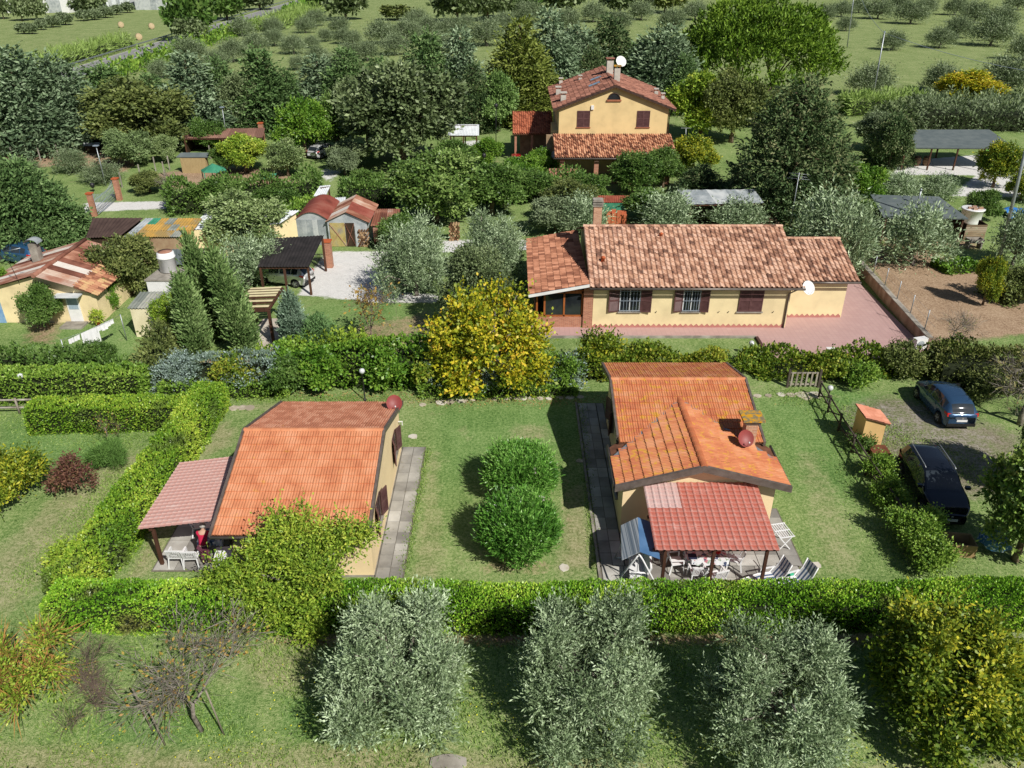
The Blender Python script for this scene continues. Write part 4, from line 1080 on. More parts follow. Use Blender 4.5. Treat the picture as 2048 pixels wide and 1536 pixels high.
# ------------------------------------------------------------------ tall yellow house
def tall_house():
    h = thing('farmhouse', 'two-storey yellow farmhouse with terracotta gable roof and tiled front veranda', 'house', (10.3, 84.6, 0))
    X0, X1, Y0, Y1, RX, EZ, RZ = 4.8, 15.95, 84.6, 97.4, 10.35, 6.72, 8.78
    s = (RZ - EZ) / (RX - X0); rz = lambda x: RZ + .1 - abs(RX - x) * s
    P = [(X0, Y0), (RX, Y0), (X1, Y0), (X1, Y1), (RX, Y1), (X0, Y1)]
    wall_prism(P, 0, [rz(p[0]) - .14 for p in P]).build('wall', W_YEL, h)
    xl, xr, yf, yb = 4.15, 16.6, 84.25, 97.8
    rf = MB().slab([(xl, yf, rz(xl)), (RX, yf, rz(RX)), (RX, yb, rz(RX)), (xl, yb, rz(xl))], .12).slab([(RX, yf, rz(RX)), (xr, yf, rz(xr)), (xr, yb, rz(xr)), (RX, yb, rz(RX))], .12).build('roof', DECK, h)
    tile_roof(rf, (xl, yb, rz(xl) + .01), (0, yf - yb, 0), (RX - xl, 0, rz(RX) - rz(xl)), .34, .5, PR1, TILE_T, seed=21, lip=.05, tilt=.05)
    tile_roof(rf, (xr, yf, rz(xr) + .01), (0, yb - yf, 0), (RX - xr, 0, rz(RX) - rz(xr)), .34, .5, PR1, TILE_T, seed=22, lip=.05, tilt=.05)
    ridge_caps(rf, (RX, yf, rz(RX) + .03), (RX, yb, rz(RX) + .03), .17, TILE_T, step=.5)
    for (xa, xb) in ((xl, RX), (RX, xr)):
        MB().add([(x, yf - .05 + q, rz(x) + dz) for q in (-.04, .04) for x in (xa, xb) for dz in (-.2, .03)],
                 [(0, 2, 3, 1), (4, 5, 7, 6), (1, 3, 7, 5), (0, 4, 6, 2), (0, 1, 5, 4), (2, 6, 7, 3)]).build('barge_board', BROWN, h)
    MB().tube([(xr, yf - .05, rz(xr) - .1), (X1 + .08, Y0 - .1, 6.2), (X1 + .08, Y0 - .1, 4.1)], .06, 6).build('downpipe', GUT, h)
    # front veranda
    ve = MB().slab([(4.2, 79.9, 2.75), (16.35, 79.9, 2.75), (16.35, 84.55, 4.05), (4.2, 84.55, 4.05)], .12).build('veranda_roof', DECK, h)
    tile_roof(ve, (4.2, 79.85, 2.77), (12.15, 0, 0), (0, 4.68, 1.3), .225, .36, PRC, TILE_C, seed=23, lip=.045, tilt=.05)
    MB().tube([(4.1, 79.78, 2.68), (16.4, 79.78, 2.66)], .08, 8).build('gutter', GUT, h)
    for x in (5.0, 8.4, 11.9, 15.6): MB().box(x - .22, x + .22, 80.2, 80.64, 0, 2.68).build('brick_pillar', BRICK, h)
    MB().box(4.6, 16, 80.3, 80.55, 2.45, 2.62).build('beam', BROWN, h)
    ter = mat('terracotta_brick', [S(150, 92, 66), S(172, 112, 84)], 4, .85)
    yw = Y0 - .003
    window(h, (6.65, yw, 4.75), (1, 0, 0), (0, -1, 0), 1.32, 1.62, closed=True, sill_m=ter)
    window(h, (12.75, yw, 4.75), (1, 0, 0), (0, -1, 0), 1.32, 1.62, closed=True, sill_m=ter)
    n = 10; arc = [(10.3 + .62 * math.cos(math.pi * i / n), yw - .01, 7.45 + .62 * math.sin(math.pi * i / n)) for i in range(n + 1)]
    aw = MB().add(arc, [tuple(range(n + 1))[::-1]]).build('arch_window', GLASS, h)
    MB().tube([(p[0], p[1] - .02, p[2]) for p in arc], .05, 5).build('frame', BROWN, aw)
    MB().box(9.55, 11.05, yw - .14, yw, 7.3, 7.44).build('sill', ter, aw)
    MB().box(8.02, 8.3, yw - .16, yw, 6.5, 6.9).build('alarm_box', WHITE, h)
    BR2 = mat('chimney_render', [S(176, 170, 160), S(200, 194, 184)], 3, .9)
    for (x, y, hh, sz, capm) in ((10.9, 88.2, 1.5, .6, LICH), (10.6, 92.5, 1.6, .7, TILE_T), (5.3, 86.6, .8, .55, BR2), (5.0, 91, .8, .5, BR2), (15.5, 90.5, .6, .4, BR2), (15.9, 88.5, .6, .35, BR2), (7.6, 94.5, .5, .35, BR2), (5.6, 97, .6, .4, BR2)):
        z0 = rz(x) - .2
        c = MB().box(x - sz / 2, x + sz / 2, y - sz / 2, y + sz / 2, z0, z0 + hh).build('chimney', BR2, h)
        for q in (-1, 1): MB().box(x + q * sz * .38 - .05, x + q * sz * .38 + .05, y - sz * .45, y + sz * .45, z0 + hh, z0 + hh + .18).build('chimney_pier', ter, c)
        MB().box(x - sz * .65, x + sz * .65, y - sz * .65, y + sz * .65, z0 + hh + .18, z0 + hh + .27).build('chimney_cap', capm, c)
    SKY = mat('skylight_glass', [S(120, 150, 176), S(150, 176, 196)], 2, .1, 0, 30, .6)
    for (x, y) in ((8.6, 88.6), (9.0, 91.6)):
        q = MB()
        for (sx) in (0,): q.add([(x - .55, y - .42, rz(x - .55) + .13), (x + .55, y - .42, rz(x + .55) + .13), (x + .55, y + .42, rz(x + .55) + .13), (x - .55, y + .42, rz(x - .55) + .13)], [(0, 1, 2, 3)])
        fr = MB().slab([(x - .62, y - .5, rz(x - .62) + .12), (x + .62, y - .5, rz(x + .62) + .12), (x + .62, y + .5, rz(x + .62) + .12), (x - .62, y + .5, rz(x - .62) + .12)], .12).build('skylight', GUT, h)
        q.build('pane', SKY, fr)
    # low tiled wing to the west with its recessed stair
    wg = MB().slab([(.05, 89.8, 3.0), (4.55, 89.8, 3.0), (4.55, 95.6, 4.3), (.05, 95.6, 4.3)], .12).build('wing_roof', DECK, h)
    tile_roof(wg, (.05, 89.75, 3.01), (4.5, 0, 0), (0, 5.85, 1.3), .25, .4, PRC, mat('tile_red_brown', [S(130, 70, 50), S(176, 104, 76), S(200, 128, 96)], 2, .85, .3, 50, .2, rnd=.7, lo=.2, hi=.8), seed=24, lip=.045, tilt=.05)
    MB().box(.9, 4.6, 91, 95.2, 0, 3.2).build('wing_wall', mat('wing_wall', [S(120, 96, 72), S(150, 124, 96)], 2, .9), h)
    for x in (.4, 2.2): MB().box(x - .12, x + .12, 90.0, 90.24, 0, 2.95).build('wing_post', BRICK, h)
    MB().box(3.55, 4.2, 84.8, 85.2, 0, 3.9).build('stair_pier', mat('pier_render', [S(140, 116, 92), S(170, 146, 118)], 2, .9), h)
    MB().box(4.22, 4.78, 85.6, 90, 0, 4.2).build('stair_wall', W_YEL, h)
    for i in range(10): MB().box(3.3, 4.2, 85.4 + i * .3, 85.7 + i * .3, 0, .2 + i * .2).build('step', CONC, h)
    return h
tallh = tall_house()
dish('white satellite dish on a pole behind the farmhouse chimneys', (11.9, 93.6, 9.9), .62, math.radians(165), math.radians(35), WHITE, (11.95, 94.0, 8.0))
# ------------------------------------------------------------------ leaf colours
def lin(*cs): return [(c[0] * 1.12, c[1] * 1.28, c[2] * 1.02, 1) for c in cs]
L_OLIVE = leafmat('leaf_olive', lin((.07, .095, .05), (.17, .21, .13), (.30, .345, .24), (.55, .58, .48)), .12, .45, .35)
L_OLIVE2 = leafmat('leaf_olive_far', lin((.08, .10, .055), (.14, .165, .10), (.20, .225, .15), (.28, .30, .22)), .15, .5, .3)
L_HEDGE = leafmat('leaf_laurel', lin((.05, .12, .012), (.135, .27, .022), (.25, .40, .042), (.52, .58, .10)), .2, .35, .4, patch=(.16, .17, .05, 1), pscale=.7, pthr=.58)
L_HEDGE2 = leafmat('leaf_privet', lin((.05, .115, .014), (.125, .225, .024), (.235, .335, .04), (.46, .48, .08)), .25, .4, .35, patch=(.13, .20, .04, 1), pscale=.6, pthr=.55)
L_HEDGE3 = leafmat('leaf_hedge_far', lin((.05, .10, .016), (.12, .20, .03), (.20, .29, .05), (.32, .38, .09)), .2, .45, .3)
L_MIX = leafmat('leaf_vine', lin((.05, .09, .014), (.12, .18, .024), (.24, .27, .04), (.40, .33, .06)), .3, .45, .3)
L_BLUE = leafmat('leaf_blue_grey', lin((.07, .10, .07), (.14, .18, .15), (.24, .28, .30), (.36, .40, .48)), .15, .5, .3)
L_YEL = leafmat('leaf_autumn_yellow', lin((.09, .14, .016), (.26, .27, .024), (.52, .42, .03), (.66, .38, .05)), .35, .45, .3)
L_YG = leafmat('leaf_yellow_green', lin((.085, .14, .02), (.185, .265, .035), (.31, .375, .055), (.48, .46, .085)), .3, .45, .3)
L_YG2 = leafmat('leaf_mulberry', lin((.05, .085, .012), (.12, .17, .022), (.24, .26, .032), (.52, .42, .045)), .3, .45, .3)
L_OLEAN = leafmat('leaf_oleander', lin((.03, .09, .015), (.08, .19, .032), (.15, .30, .055), (.29, .44, .14)), .2, .35, .45)
L_DARK = leafmat('leaf_holm_oak', lin((.05, .066, .032), (.11, .135, .065), (.18, .205, .115), (.28, .30, .19)), .12, .5, .3)
L_MID = leafmat('leaf_mid_green', lin((.035, .07, .016), (.075, .13, .03), (.125, .19, .05), (.20, .26, .09)), .22, .45, .3)
L_FRESH = leafmat('leaf_fresh_green', lin((.045, .10, .014), (.09, .18, .024), (.15, .25, .035), (.24, .32, .06)), .28, .4, .35)
L_LOQ = leafmat('leaf_loquat', lin((.07, .10, .04), (.15, .19, .08), (.25, .29, .14), (.38, .41, .24)), .15, .45, .35)
L_CON = leafmat('needle_green', lin((.035, .065, .024), (.08, .13, .05), (.14, .20, .085), (.22, .28, .14)), .1, .6, .2)
L_CONB = leafmat('needle_blue', lin((.05, .075, .048), (.12, .16, .105), (.21, .255, .18), (.34, .38, .30)), .1, .6, .2)
L_COND = leafmat('needle_dark', lin((.026, .048, .02), (.065, .10, .042), (.12, .155, .075), (.22, .20, .12)), .1, .6, .2)
L_CONY = leafmat('needle_yellow', lin((.06, .075, .016), (.125, .145, .03), (.20, .215, .05), (.28, .28, .09)), .12, .6, .2)
L_PINE = leafmat('needle_stone_pine', lin((.04, .075, .01), (.095, .155, .018), (.16, .235, .03), (.24, .31, .05)), .15, .55, .2)
L_CYP = leafmat('needle_cypress', lin((.06, .10, .035), (.12, .18, .065), (.20, .265, .11), (.30, .36, .18)), .1, .6, .2)
L_BROWN = leafmat('leaf_brown_green', lin((.055, .07, .025), (.11, .125, .045), (.17, .185, .065), (.25, .24, .10)), .2, .5, .25)
L_RED = leafmat('leaf_burgundy', lin((.08, .03, .03), (.15, .06, .055), (.20, .09, .07), (.18, .16, .06)), .25, .5, .25)
L_RUST = leafmat('leaf_rust', lin((.16, .08, .03), (.30, .15, .05), (.38, .24, .07), (.22, .20, .05)), .25, .5, .25)
L_TWIG = leafmat('leaf_dull', lin((.12, .09, .06), (.20, .15, .08), (.26, .22, .10), (.18, .19, .07)), .2, .6, .2)

# ------------------------------------------------------------------ olives in the meadow in front
def front_trees():
    spec = [('bushy grey-green olive tree in the front meadow before the west cottage', (-3.42, 16.9), 4.7, 4.05, 11, dict(lobes=[(-.9, .9, 3.2, .85), (.7, 1.0, 3.15, .85)])),
            ('grey-green olive tree with two upright lobes in front of the east cottage', (2.36, 16.75), 4.9, 4.0, 23, dict(lobes=[(-.85, 1.1, 3.1, .7), (.95, 1.25, 3.35, .8)])),
            ('open vase-shaped olive tree with a hollow centre in the front meadow', (8.0, 15.95), 4.9, 3.8, 37, dict(hole=.46, lobes=[(-1.0, 1.0, 2.9, .75), (1.0, .9, 2.8, .8)]))]
    for lab, (x, y), w, h, sd, kw in spec:
        c, t = mk_olive(sd, w, h, n=7000, base=.45, m=L_OLIVE, lp=8, ll=.122, lw=.039, **kw)
        put_plant('olive_tree', lab, 'tree', (x, y, 0), c, t, 'olive trees in the front meadow')
    # mulberry turning yellow on top
    c, t = mk_olive(41, 5.0, 4.1, 6000, .4, L_YG2, lp=6, ll=.15, lw=.085, tl=.5, up=.6, M=14, fat=(.2, .33), lj=.65, vtone=lambda P: (P[:, 2] - 2.2) * .17)
    put_plant('mulberry_tree', 'yellowing leafy tree at the east end of the front meadow', 'tree', (13.35, 16.9, 0), c, t)
    # loose yellow-green tree growing out of the hedge before the west cottage
    rng = np.random.default_rng(5)
    C = [(0, 0, 2.1), (-1.5, -.2, 1.9), (1.5, .1, 1.9), (-.7, .4, 2.9), (.8, .5, 3.1), (.6, .6, 3.8), (-.9, -.9, 1.6), (.9, -.8, 1.7), (-2.2, .1, 1.5), (2.1, .4, 2.7), (0.1, -1.2, 1.4), (-.2, .8, 3.5), (2.5, .7, 3.0), (1.4, -.9, 2.2), (-1.7, -.9, 1.4), (.3, -1.7, .9), (1.1, -1.5, 1.1), (1.7, .9, 3.3)]
    R = [1.0, .8, .8, .75, .8, .55, .7, .75, .6, .6, .65, .5, .4, .7, .55, .5, .5, .4]
    C2, R2 = [], []
    for (x, y, z, r) in ((-2.1, -.2, 1.35, .62), (-1.2, -.6, 1.3, .62), (-1.3, .2, 2.1, .5), (-.5, .3, 2.6, .55), (.15, .3, 3.0, .5), (.55, .4, 3.6, .36), (-.35, .6, 3.5, .3), (1.2, .3, 2.7, .5), (1.9, .5, 2.9, .42), (2.6, .6, 3.0, .28), (.6, -.7, 1.6, .6), (1.5, -.5, 1.8, .5),
                         (-.3, -1.2, 1.1, .5), (.9, -1.5, .8, .42), (.2, -.3, 2.2, .5), (-2.8, .0, 1.1, .4), (1.1, -.9, 2.3, .4)):
        ax = np.array([x * .12, y * .1, 1.]); ax /= np.linalg.norm(ax)
        for i in range(6):
            d = rng.normal(size=3); d /= np.linalg.norm(d)
            C2.append(np.array([x, y, z]) + ax * r * (i / 5 * 2.1 - .7) + d * r * .4); R2.append(r * (.58 - .3 * i / 5) * rng.uniform(.75, 1.15))
    q = sprays(rng, C2, R2, 5000, tl=.5, lp=7, ll=.13, lw=.06, up=.6, jit=.4, lj=.6, shell=.3, upb=.5, deep=.4, vtone=lambda P: .06 * (P[:, 2] - 2.2))
    tr = limbs(rng, (0, 0, 1.3), .12, C[1:14:2], lean=.2)
    put_plant('acacia_tree', 'loose yellow-green tree rising from the hedge against the west cottage', 'tree', (-7.85, 21.65, 0), crown_mesh('crown', q, L_YG), tmesh(tr, BARKG()))
front_trees()

def bare(name, lab, loc, w, h, base, seed, lm, bark, wide=1., **kw):
    c, t, tw = mk_bare(seed, w, h, base, lm, bark, **kw)
    zmax = max(v.co.z for v in t.vertices); k = h / zmax
    o = put_plant(name, lab, 'tree', loc, c, t); o.scale = (k * wide, k * wide, k)
    link(bpy.data.objects.new('twigs', tw), o)
    return o
BG_ = BARKG()
bare('bare_tree', 'twiggy brown nearly leafless tree in the front meadow', G(205, 1405), 3.4, 2.8, .5, 3, L_TWIG, mat('bark_dull', [S(92, 78, 70), S(124, 108, 98)], 6, .9), wide=1.05, n_twig=900, n_leaf=500, ll=.06, lw=.03, r0=.055, depth=4)
bare('bare_tree', 'silver-limbed tree with sparse rusty leaves leaning on stakes in the front meadow', G(405, 1462), 5.2, 3.1, .6, 9, L_RUST, BG_, wide=1.15, n_twig=900, n_leaf=520, ll=.07, lw=.04, r0=.05, depth=4)
for i, (a, b, hh) in enumerate((((330, 1490), (302, 1400), 1.9), ((305, 1462), (300, 1390), 1.8), ((448, 1470), (432, 1400), 1.9))):
    p, q = G(*a), G(*a) + Vector((-.25, .1, hh))
    tag(MB().tube([p, q], .028, 6).build('stake', mat('stake_grey', [S(120, 114, 100), S(150, 142, 126)], 5, .9)), ['leaning wooden stake nearest the bottom edge under the silver-limbed tree', 'shorter wooden stake beside the leaning one', 'upright thin stake east of the silver-limbed trunk'][i], 'stake', 'stakes under the sparse tree')
# lichen-orange shrub at the west edge
c, t, tw = mk_bare(14, 3.4, 2.6, .3, L_YG, mat('bark_lichen', [S(150, 110, 62), S(178, 132, 70), S(130, 112, 92)], 5, .9), n_twig=1500, n_leaf=9500, ll=.075, lw=.035, r0=.07, depth=4)
o = put_plant('lichened_tree', 'leafy tree with orange lichen on its branches at the west edge of the meadow', 'tree', G(45, 1385), c, t); o.scale = (1.75, 1.75, 1.5)
link(bpy.data.objects.new('twigs', tw), o)

# ------------------------------------------------------------------ garden shrubs on the west lawn
def shrub(name, lab, px, py, w, h, m, seed, n=1500, cat='shrub', group=None, **kw):
    kw.setdefault('base', .05); kw.setdefault('k', 12); kw.setdefault('tl', .28); kw.setdefault('trunk_r', .04); kw.setdefault('lp', 4); n = int(n * .95)
    c, t = mk_round(seed, w, h, m, n=n, **kw)
    return put_plant(name, lab, cat, G(px, py), c, t, group, cname='foliage', tname='stem')
shrub('yellow_shrub', 'tall yellow-green shrub at the west edge of the lawn', 38, 1000, 3.4, 2.4, L_YG2, 61, n=3000, ll=.16, lw=.07, up=.8, tl=.45)
shrub('burgundy_shrub', 'small burgundy-leaved tree on the west lawn', 152, 990, 2.1, 1.9, L_RED, 62, n=900, ll=.11, lw=.06, base=.35)
shrub('grass_mound', 'low mound of long soft grass behind the burgundy tree', 225, 930, 2.2, .9, leafmat('blade_grass', lin((.06, .11, .03), (.11, .19, .05), (.17, .26, .08)), .2, .6, .2), 63, n=1600, ll=.3, lw=.02, up=1.2, tl=.2)
shrub('variegated_shrub', 'round yellow variegated shrub at the foot of the long hedge', 140, 1150, 1.7, 1.2, L_YG, 64, n=1000, ll=.11, lw=.07)
bare('sapling', 'bare sapling tied to a pale stake on the west lawn', G(222, 900), 1.4, 1.7, .5, 27, L_RUST, mat('bark_dull', [], 1), n_twig=120, n_leaf=60, r0=.03, depth=3)
tag(MB().tube([G(224, 897), G(224, 897) + Vector((-.05, 0, 1.2))], .025, 6).build('stake', mat('stake_grey', [], 1)), 'pale stake tied to the bare sapling on the west lawn', 'stake')

# oleanders between the cottages
def oleander(lab, px, py, w, h, seed, n):
    rng = np.random.default_rng(seed)
    rw = w / 2 - .35; cz = h * .46
    C = [(0, 0, cz)]; R = [(rw * .86, rw * .86, h * .46)]
    for i in range(26):
        zz = -.5 + 1.4 * (i + .5) / 26; r_ = math.sqrt(max(.05, 1 - zz * zz)); a = i * 2.39996
        C.append((math.cos(a) * r_ * rw * .72, math.sin(a) * r_ * rw * .72, cz + zz * h * .36)); R.append((rw * rng.uniform(.28, .4),) * 3)
    q = sprays(rng, C, R, n, tl=.30, lp=7, ll=.17, lw=.041, up=.9, jit=.25, lj=.40, shell=.6, cut=-.6, upb=.3, deep=.6)
    mb = MB()
    for i in range(12):
        a = i * .9; mb.tube([(.1 * math.cos(a), .1 * math.sin(a), -.1), (w * .3 * math.cos(a), w * .3 * math.sin(a), h * .8)], [.03, .012], 5)
    o = put_plant('oleander', lab, 'shrub', (px, py, 0), crown_mesh('foliage', q, L_OLEAN), tmesh(mb, BARK()), 'oleanders on the middle lawn', cname='foliage', tname='stem')
    return o, w, h
FLO = mat('oleander_petal', [(.75, .6, .64, 1), (.85, .75, .76, 1)], 8, .5)
def flower(o, x, y, z):
    mb = MB(); rng = random.Random(x)
    for i in range(7):
        c = Vector((x + rng.uniform(-.1, .1), y + rng.uniform(-.1, .1), z + rng.uniform(0, .12)))
        for k in range(5):
            a = k * 1.2566; d = Vector((math.cos(a), math.sin(a) * .8, .5)); s = Vector((-math.sin(a), math.cos(a), 0))
            mb.add([c, c + d * .045 + s * .03, c + d * .09, c + d * .045 - s * .03], [(0, 1, 2, 3)])
    mb.build('blossom', FLO, o, world=False)
o, w, h = oleander('big round oleander shrub nearest the front hedge on the middle lawn', 0.25, 24.85, 3.5, 2.35, 71, 6200)
flower(o, -.95, .75, 1.95); flower(o, .9, .85, 1.95)
o, w, h = oleander('slightly smaller oleander shrub behind the bigger one on the middle lawn', 0.38, 28.75, 3.5, 2.25, 72, 5800)
flower(o, .6, -1.0, 1.85)

# ------------------------------------------------------------------ hedges
hedge('clipped_hedge', 'long clipped laurel hedge between the front meadow and both cottages', [(-16.4, 21.2), (0, 21.12), (10, 21.2), (20, 21.25)], 1.5, 1.38, 120000, L_HEDGE, .085, .048, seed=81, bumpy=.05)
hedge('clipped_hedge', 'bright green hedge running back along the west lawn', [(-16.2, 21.9), (-16.0, 26), (-15.8, 31), (-15.7, 36.4)], 1.8, 1.45, 46000, L_HEDGE2, .095, .055, seed=82, bumpy=.06)
hedge('clipped_hedge', 'short bright green hedge closing the back of the west lawn', [(-15.9, 34.6), (-20, 34.5), (-24.0, 34.3)], 1.7, 1.4, 22000, L_HEDGE2, .10, .055, seed=83, bumpy=.06)
hedge('clipped_hedge', 'dull green hedge behind the wooden rail fence', [(-31, 37.2), (-25, 37.3), (-19.6, 37.5)], 1.7, 1.6, 15000, L_HEDGE3, .14, .075, seed=84)
hedge('flowering_hedge', 'blue-grey flowering hedge west of the lamp post', [(-19.3, 38.7), (-16, 38.6), (-12.8, 38.6)], 2.3, 1.75, 10000, L_BLUE, .15, .06, seed=85, bumpy=.3, hvar=.42, wig=.4, rnd=.45)
hedge('ivy_hedge', 'low ivy bank under the blue-grey hedge', [(-18.8, 37.5), (-15.5, 37.5), (-12.2, 37.7)], 1.1, .8, 7000, L_HEDGE3, .13, .07, seed=86, bumpy=.14)
hedge('vine_hedge', 'tall vine-covered fence hedge beside the lamp post', [(-12.9, 39.2), (-8, 39.2), (-4.6, 39.1)], 2.2, 2.2, 13000, L_FRESH, .16, .11, seed=87, bumpy=.3, hvar=.42, wig=.4, rnd=.45)
hedge('flowering_hedge', 'grey-blue plumbago hedge beneath the yellow autumn tree', [(-4.6, 38.6), (0, 38.6), (3.6, 38.9)], 1.9, 1.25, 13000, L_BLUE, .13, .06, seed=88, bumpy=.3, hvar=.42, wig=.4, rnd=.45)
hedge('ivy_hedge', 'low dark green ground hedge in front of the plumbago', [(-4.9, 37.6), (0, 37.5), (3.4, 37.9)], 1.0, .65, 7000, L_HEDGE3, .12, .07, seed=89, bumpy=.14)
hedge('vine_hedge', 'yellowing vine hedge behind the east cottage', [(3.6, 39.7), (8, 40.0), (12.0, 40.2)], 1.5, 1.25, 13000, L_MIX, .15, .1, seed=90, bumpy=.3, hvar=.42, wig=.4, rnd=.45)
hedge('vine_hedge', 'long sunlit vine hedge below the pink terrace', [(13.9, 40.1), (20, 40.2), (27.5, 40.6)], 1.6, 1.05, 18000, L_MIX, .15, .1, seed=91, bumpy=.3, hvar=.42, wig=.4, rnd=.45)
hedge('vine_hedge', 'overgrown dull hedge behind the parked blue car', [(23.5, 39.3), (27, 38.8), (31, 37.5)], 2.6, 2.0, 15000, leafmat('leaf_scrub', lin((.05, .06, .02), (.10, .115, .035), (.17, .175, .06), (.25, .22, .10)), .2, .5, .25), .14, .08, seed=92, bumpy=.3, hvar=.42, wig=.4, rnd=.45)

# yellow autumn tree and its neighbours behind the hedge
def at(px, py, top, wpx, dz=0):
    p = G(px, py); return p, wpx * DEP(p.y, 1.5) / FPX, ZAT(top, p.y)
def tree(name, lab, kind, px, py, top, wpx, m, seed, group=None, cat='tree', **kw):
    p, w, h = at(px, py, top, wpx)
    c, t = {'round': mk_round, 'con': mk_conifer, 'col': mk_column}[kind](seed, w, h, m, **kw)
    return put_plant(name, lab, cat, p, c, t, group)
p_, w_, h_ = at(985, 762, 580, 262)
c, t = mk_olive(101, w_, h_, 3700, .3, L_YEL, lp=5, ll=.2, lw=.14, tl=.6, up=.5, M=16, fat=(.2, .32), lj=.7)
put_plant('persimmon_tree', 'golden yellow autumn tree in front of the sunroom', 'tree', p_, c, t)
shrub('yellow_shrub', 'yellow-green bush spilling west of the golden tree', 890, 772, 3.0, 2.3, L_YG2, 102, n=1500, ll=.2, lw=.13)
shrub('yellow_shrub', 'upright yellowing bush under the bungalow wall', 1200, 745, 2.5, 2.4, L_YG2, 103, n=1000, ll=.18, lw=.1, up=.9, tl=.5)
tree('holm_oak', 'dense dark green evergreen tree west of the bungalow', 'round', 945, 668, 490, 165, L_DARK, 104, n=4200, base=.5, ll=.16, lw=.08, lp=5)
for (lab, px, py, top, w, sd) in (('large silvery olive beside the gravel drive', 832, 590, 430, 145, 105), ('silvery olive behind the dark evergreen', 985, 560, 418, 130, 106)):
    p, ww, hh = at(px, py, top, w); c, t = mk_olive(sd, ww, hh, 4200, .3, L_OLIVE, big=1.62, lp=6)
    put_plant('olive_tree', lab, 'tree', p, c, t)
bare('rusty_tree', 'thin rusty-leaved sapling on the lawn west of the evergreen', G(745, 690), 2.8, 3.6, .5, 31, L_RUST, mat('bark_dull', [], 1), n_twig=300, n_leaf=420, ll=.14, lw=.08, r0=.05, depth=4)
for lab, px, py, top, w, sd, ln in (('tallest Italian cypress, at the back of the three', 438, 680, 480, 54, 111, (-.7, 0)), ('Italian cypress at the west of the three', 402, 714, 562, 56, 112, (-.3, 0)), ('broad Italian cypress beside the pergola', 498, 708, 510, 66, 113, (-1.1, 0))):
    p, ww, hh = at(px, py, top, w); c, t = mk_column(sd, ww * .78, hh, L_CYP, n=4400, ll=.25, lw=.085, lean=ln)
    put_plant('cypress_tree', lab, 'tree', p, c, t, 'Italian cypresses')
tree('juniper', 'narrow blue-grey conical juniper by the pergola', 'con', 593, 705, 588, 54, L_CONB, 114, n=3200, base=.05, ll=.17, lw=.06, tl=.25, power=.55, up=.8, top=None) if False else None
p, ww, hh = at(593, 703, 590, 58); c, t = mk_column(114, ww, hh, leafmat('needle_juniper', lin((.08, .12, .09), (.15, .20, .165), (.23, .29, .25), (.33, .39, .36)), .1, .6, .2), n=3600, ll=.16, lw=.06, tl=.3)
put_plant('juniper', 'narrow blue-grey juniper beside the pergola', 'tree', p, c, t)
p, ww, hh = at(642, 708, 638, 92); c, t = mk_conifer(115, ww, hh, leafmat('needle_thuja', lin((.05, .10, .04), (.10, .17, .07), (.16, .24, .11), (.22, .31, .16)), .1, .6, .2), n=3600, base=.0, ll=.2, lw=.06, tl=.3, power=.6, up=.9)
put_plant('thuja', 'squat green conical thuja beside the blue-grey juniper', 'tree', p, c, t)
# ------------------------------------------------------------------ background trees from a few shared crowns
class Proto:
    def __init__(self, crown, trunk, w, h): self.c, self.t, self.w, self.h = crown, trunk, w, h
PC = [Proto(*mk_conifer(200 + i, 7, 9, L_CON, n=int(n * 1.05), base=.1, ll=.35, lw=.142, tl=.6, k=k, power=pw, up=u), 7, 9) for i, (n, k, pw, u) in enumerate(((4200, 70, .75, .15), (4200, 90, .6, .35), (4200, 60, .9, .0), (4200, 80, .5, .45)))]
PR_ = [Proto(*mk_round(210 + i, 6, 6, L_MID, n=4700, base=.2, lp=5, ll=.26, lw=.142, tl=.5, k=k), 6, 6) for i, k in enumerate((30, 40, 24))]
PO = [Proto(*mk_olive(220 + i, 5, 5, 1500, .5, L_OLIVE2, big=2.8, lp=5), 5, 5) for i in range(3)]
PF = Proto(*mk_round(231, 5, 4, L_MID, n=700, base=.2, lp=4, ll=.6, lw=.36, tl=.6, k=24), 5, 4)
def bgt(name, lab, P, px, py, top, wpx, m=None, group=None, rz=None, cat='tree', hmin=1.):
    p, w, h = at(px, py, top, wpx); h = max(h, hmin)
    t = put_plant(name, lab, cat, p, P.c, P.t, group, rz if rz is not None else (px * 7.3 + py) % 6.28, (w / P.w, w / P.w, h / P.h))
    if m is not None:
        for ch in t.children:
            if ch.name.startswith('crown'): ch.material_slots[0].link = 'OBJECT'; ch.material_slots[0].material = m
    return t
CON = 'conifers behind the gardens'
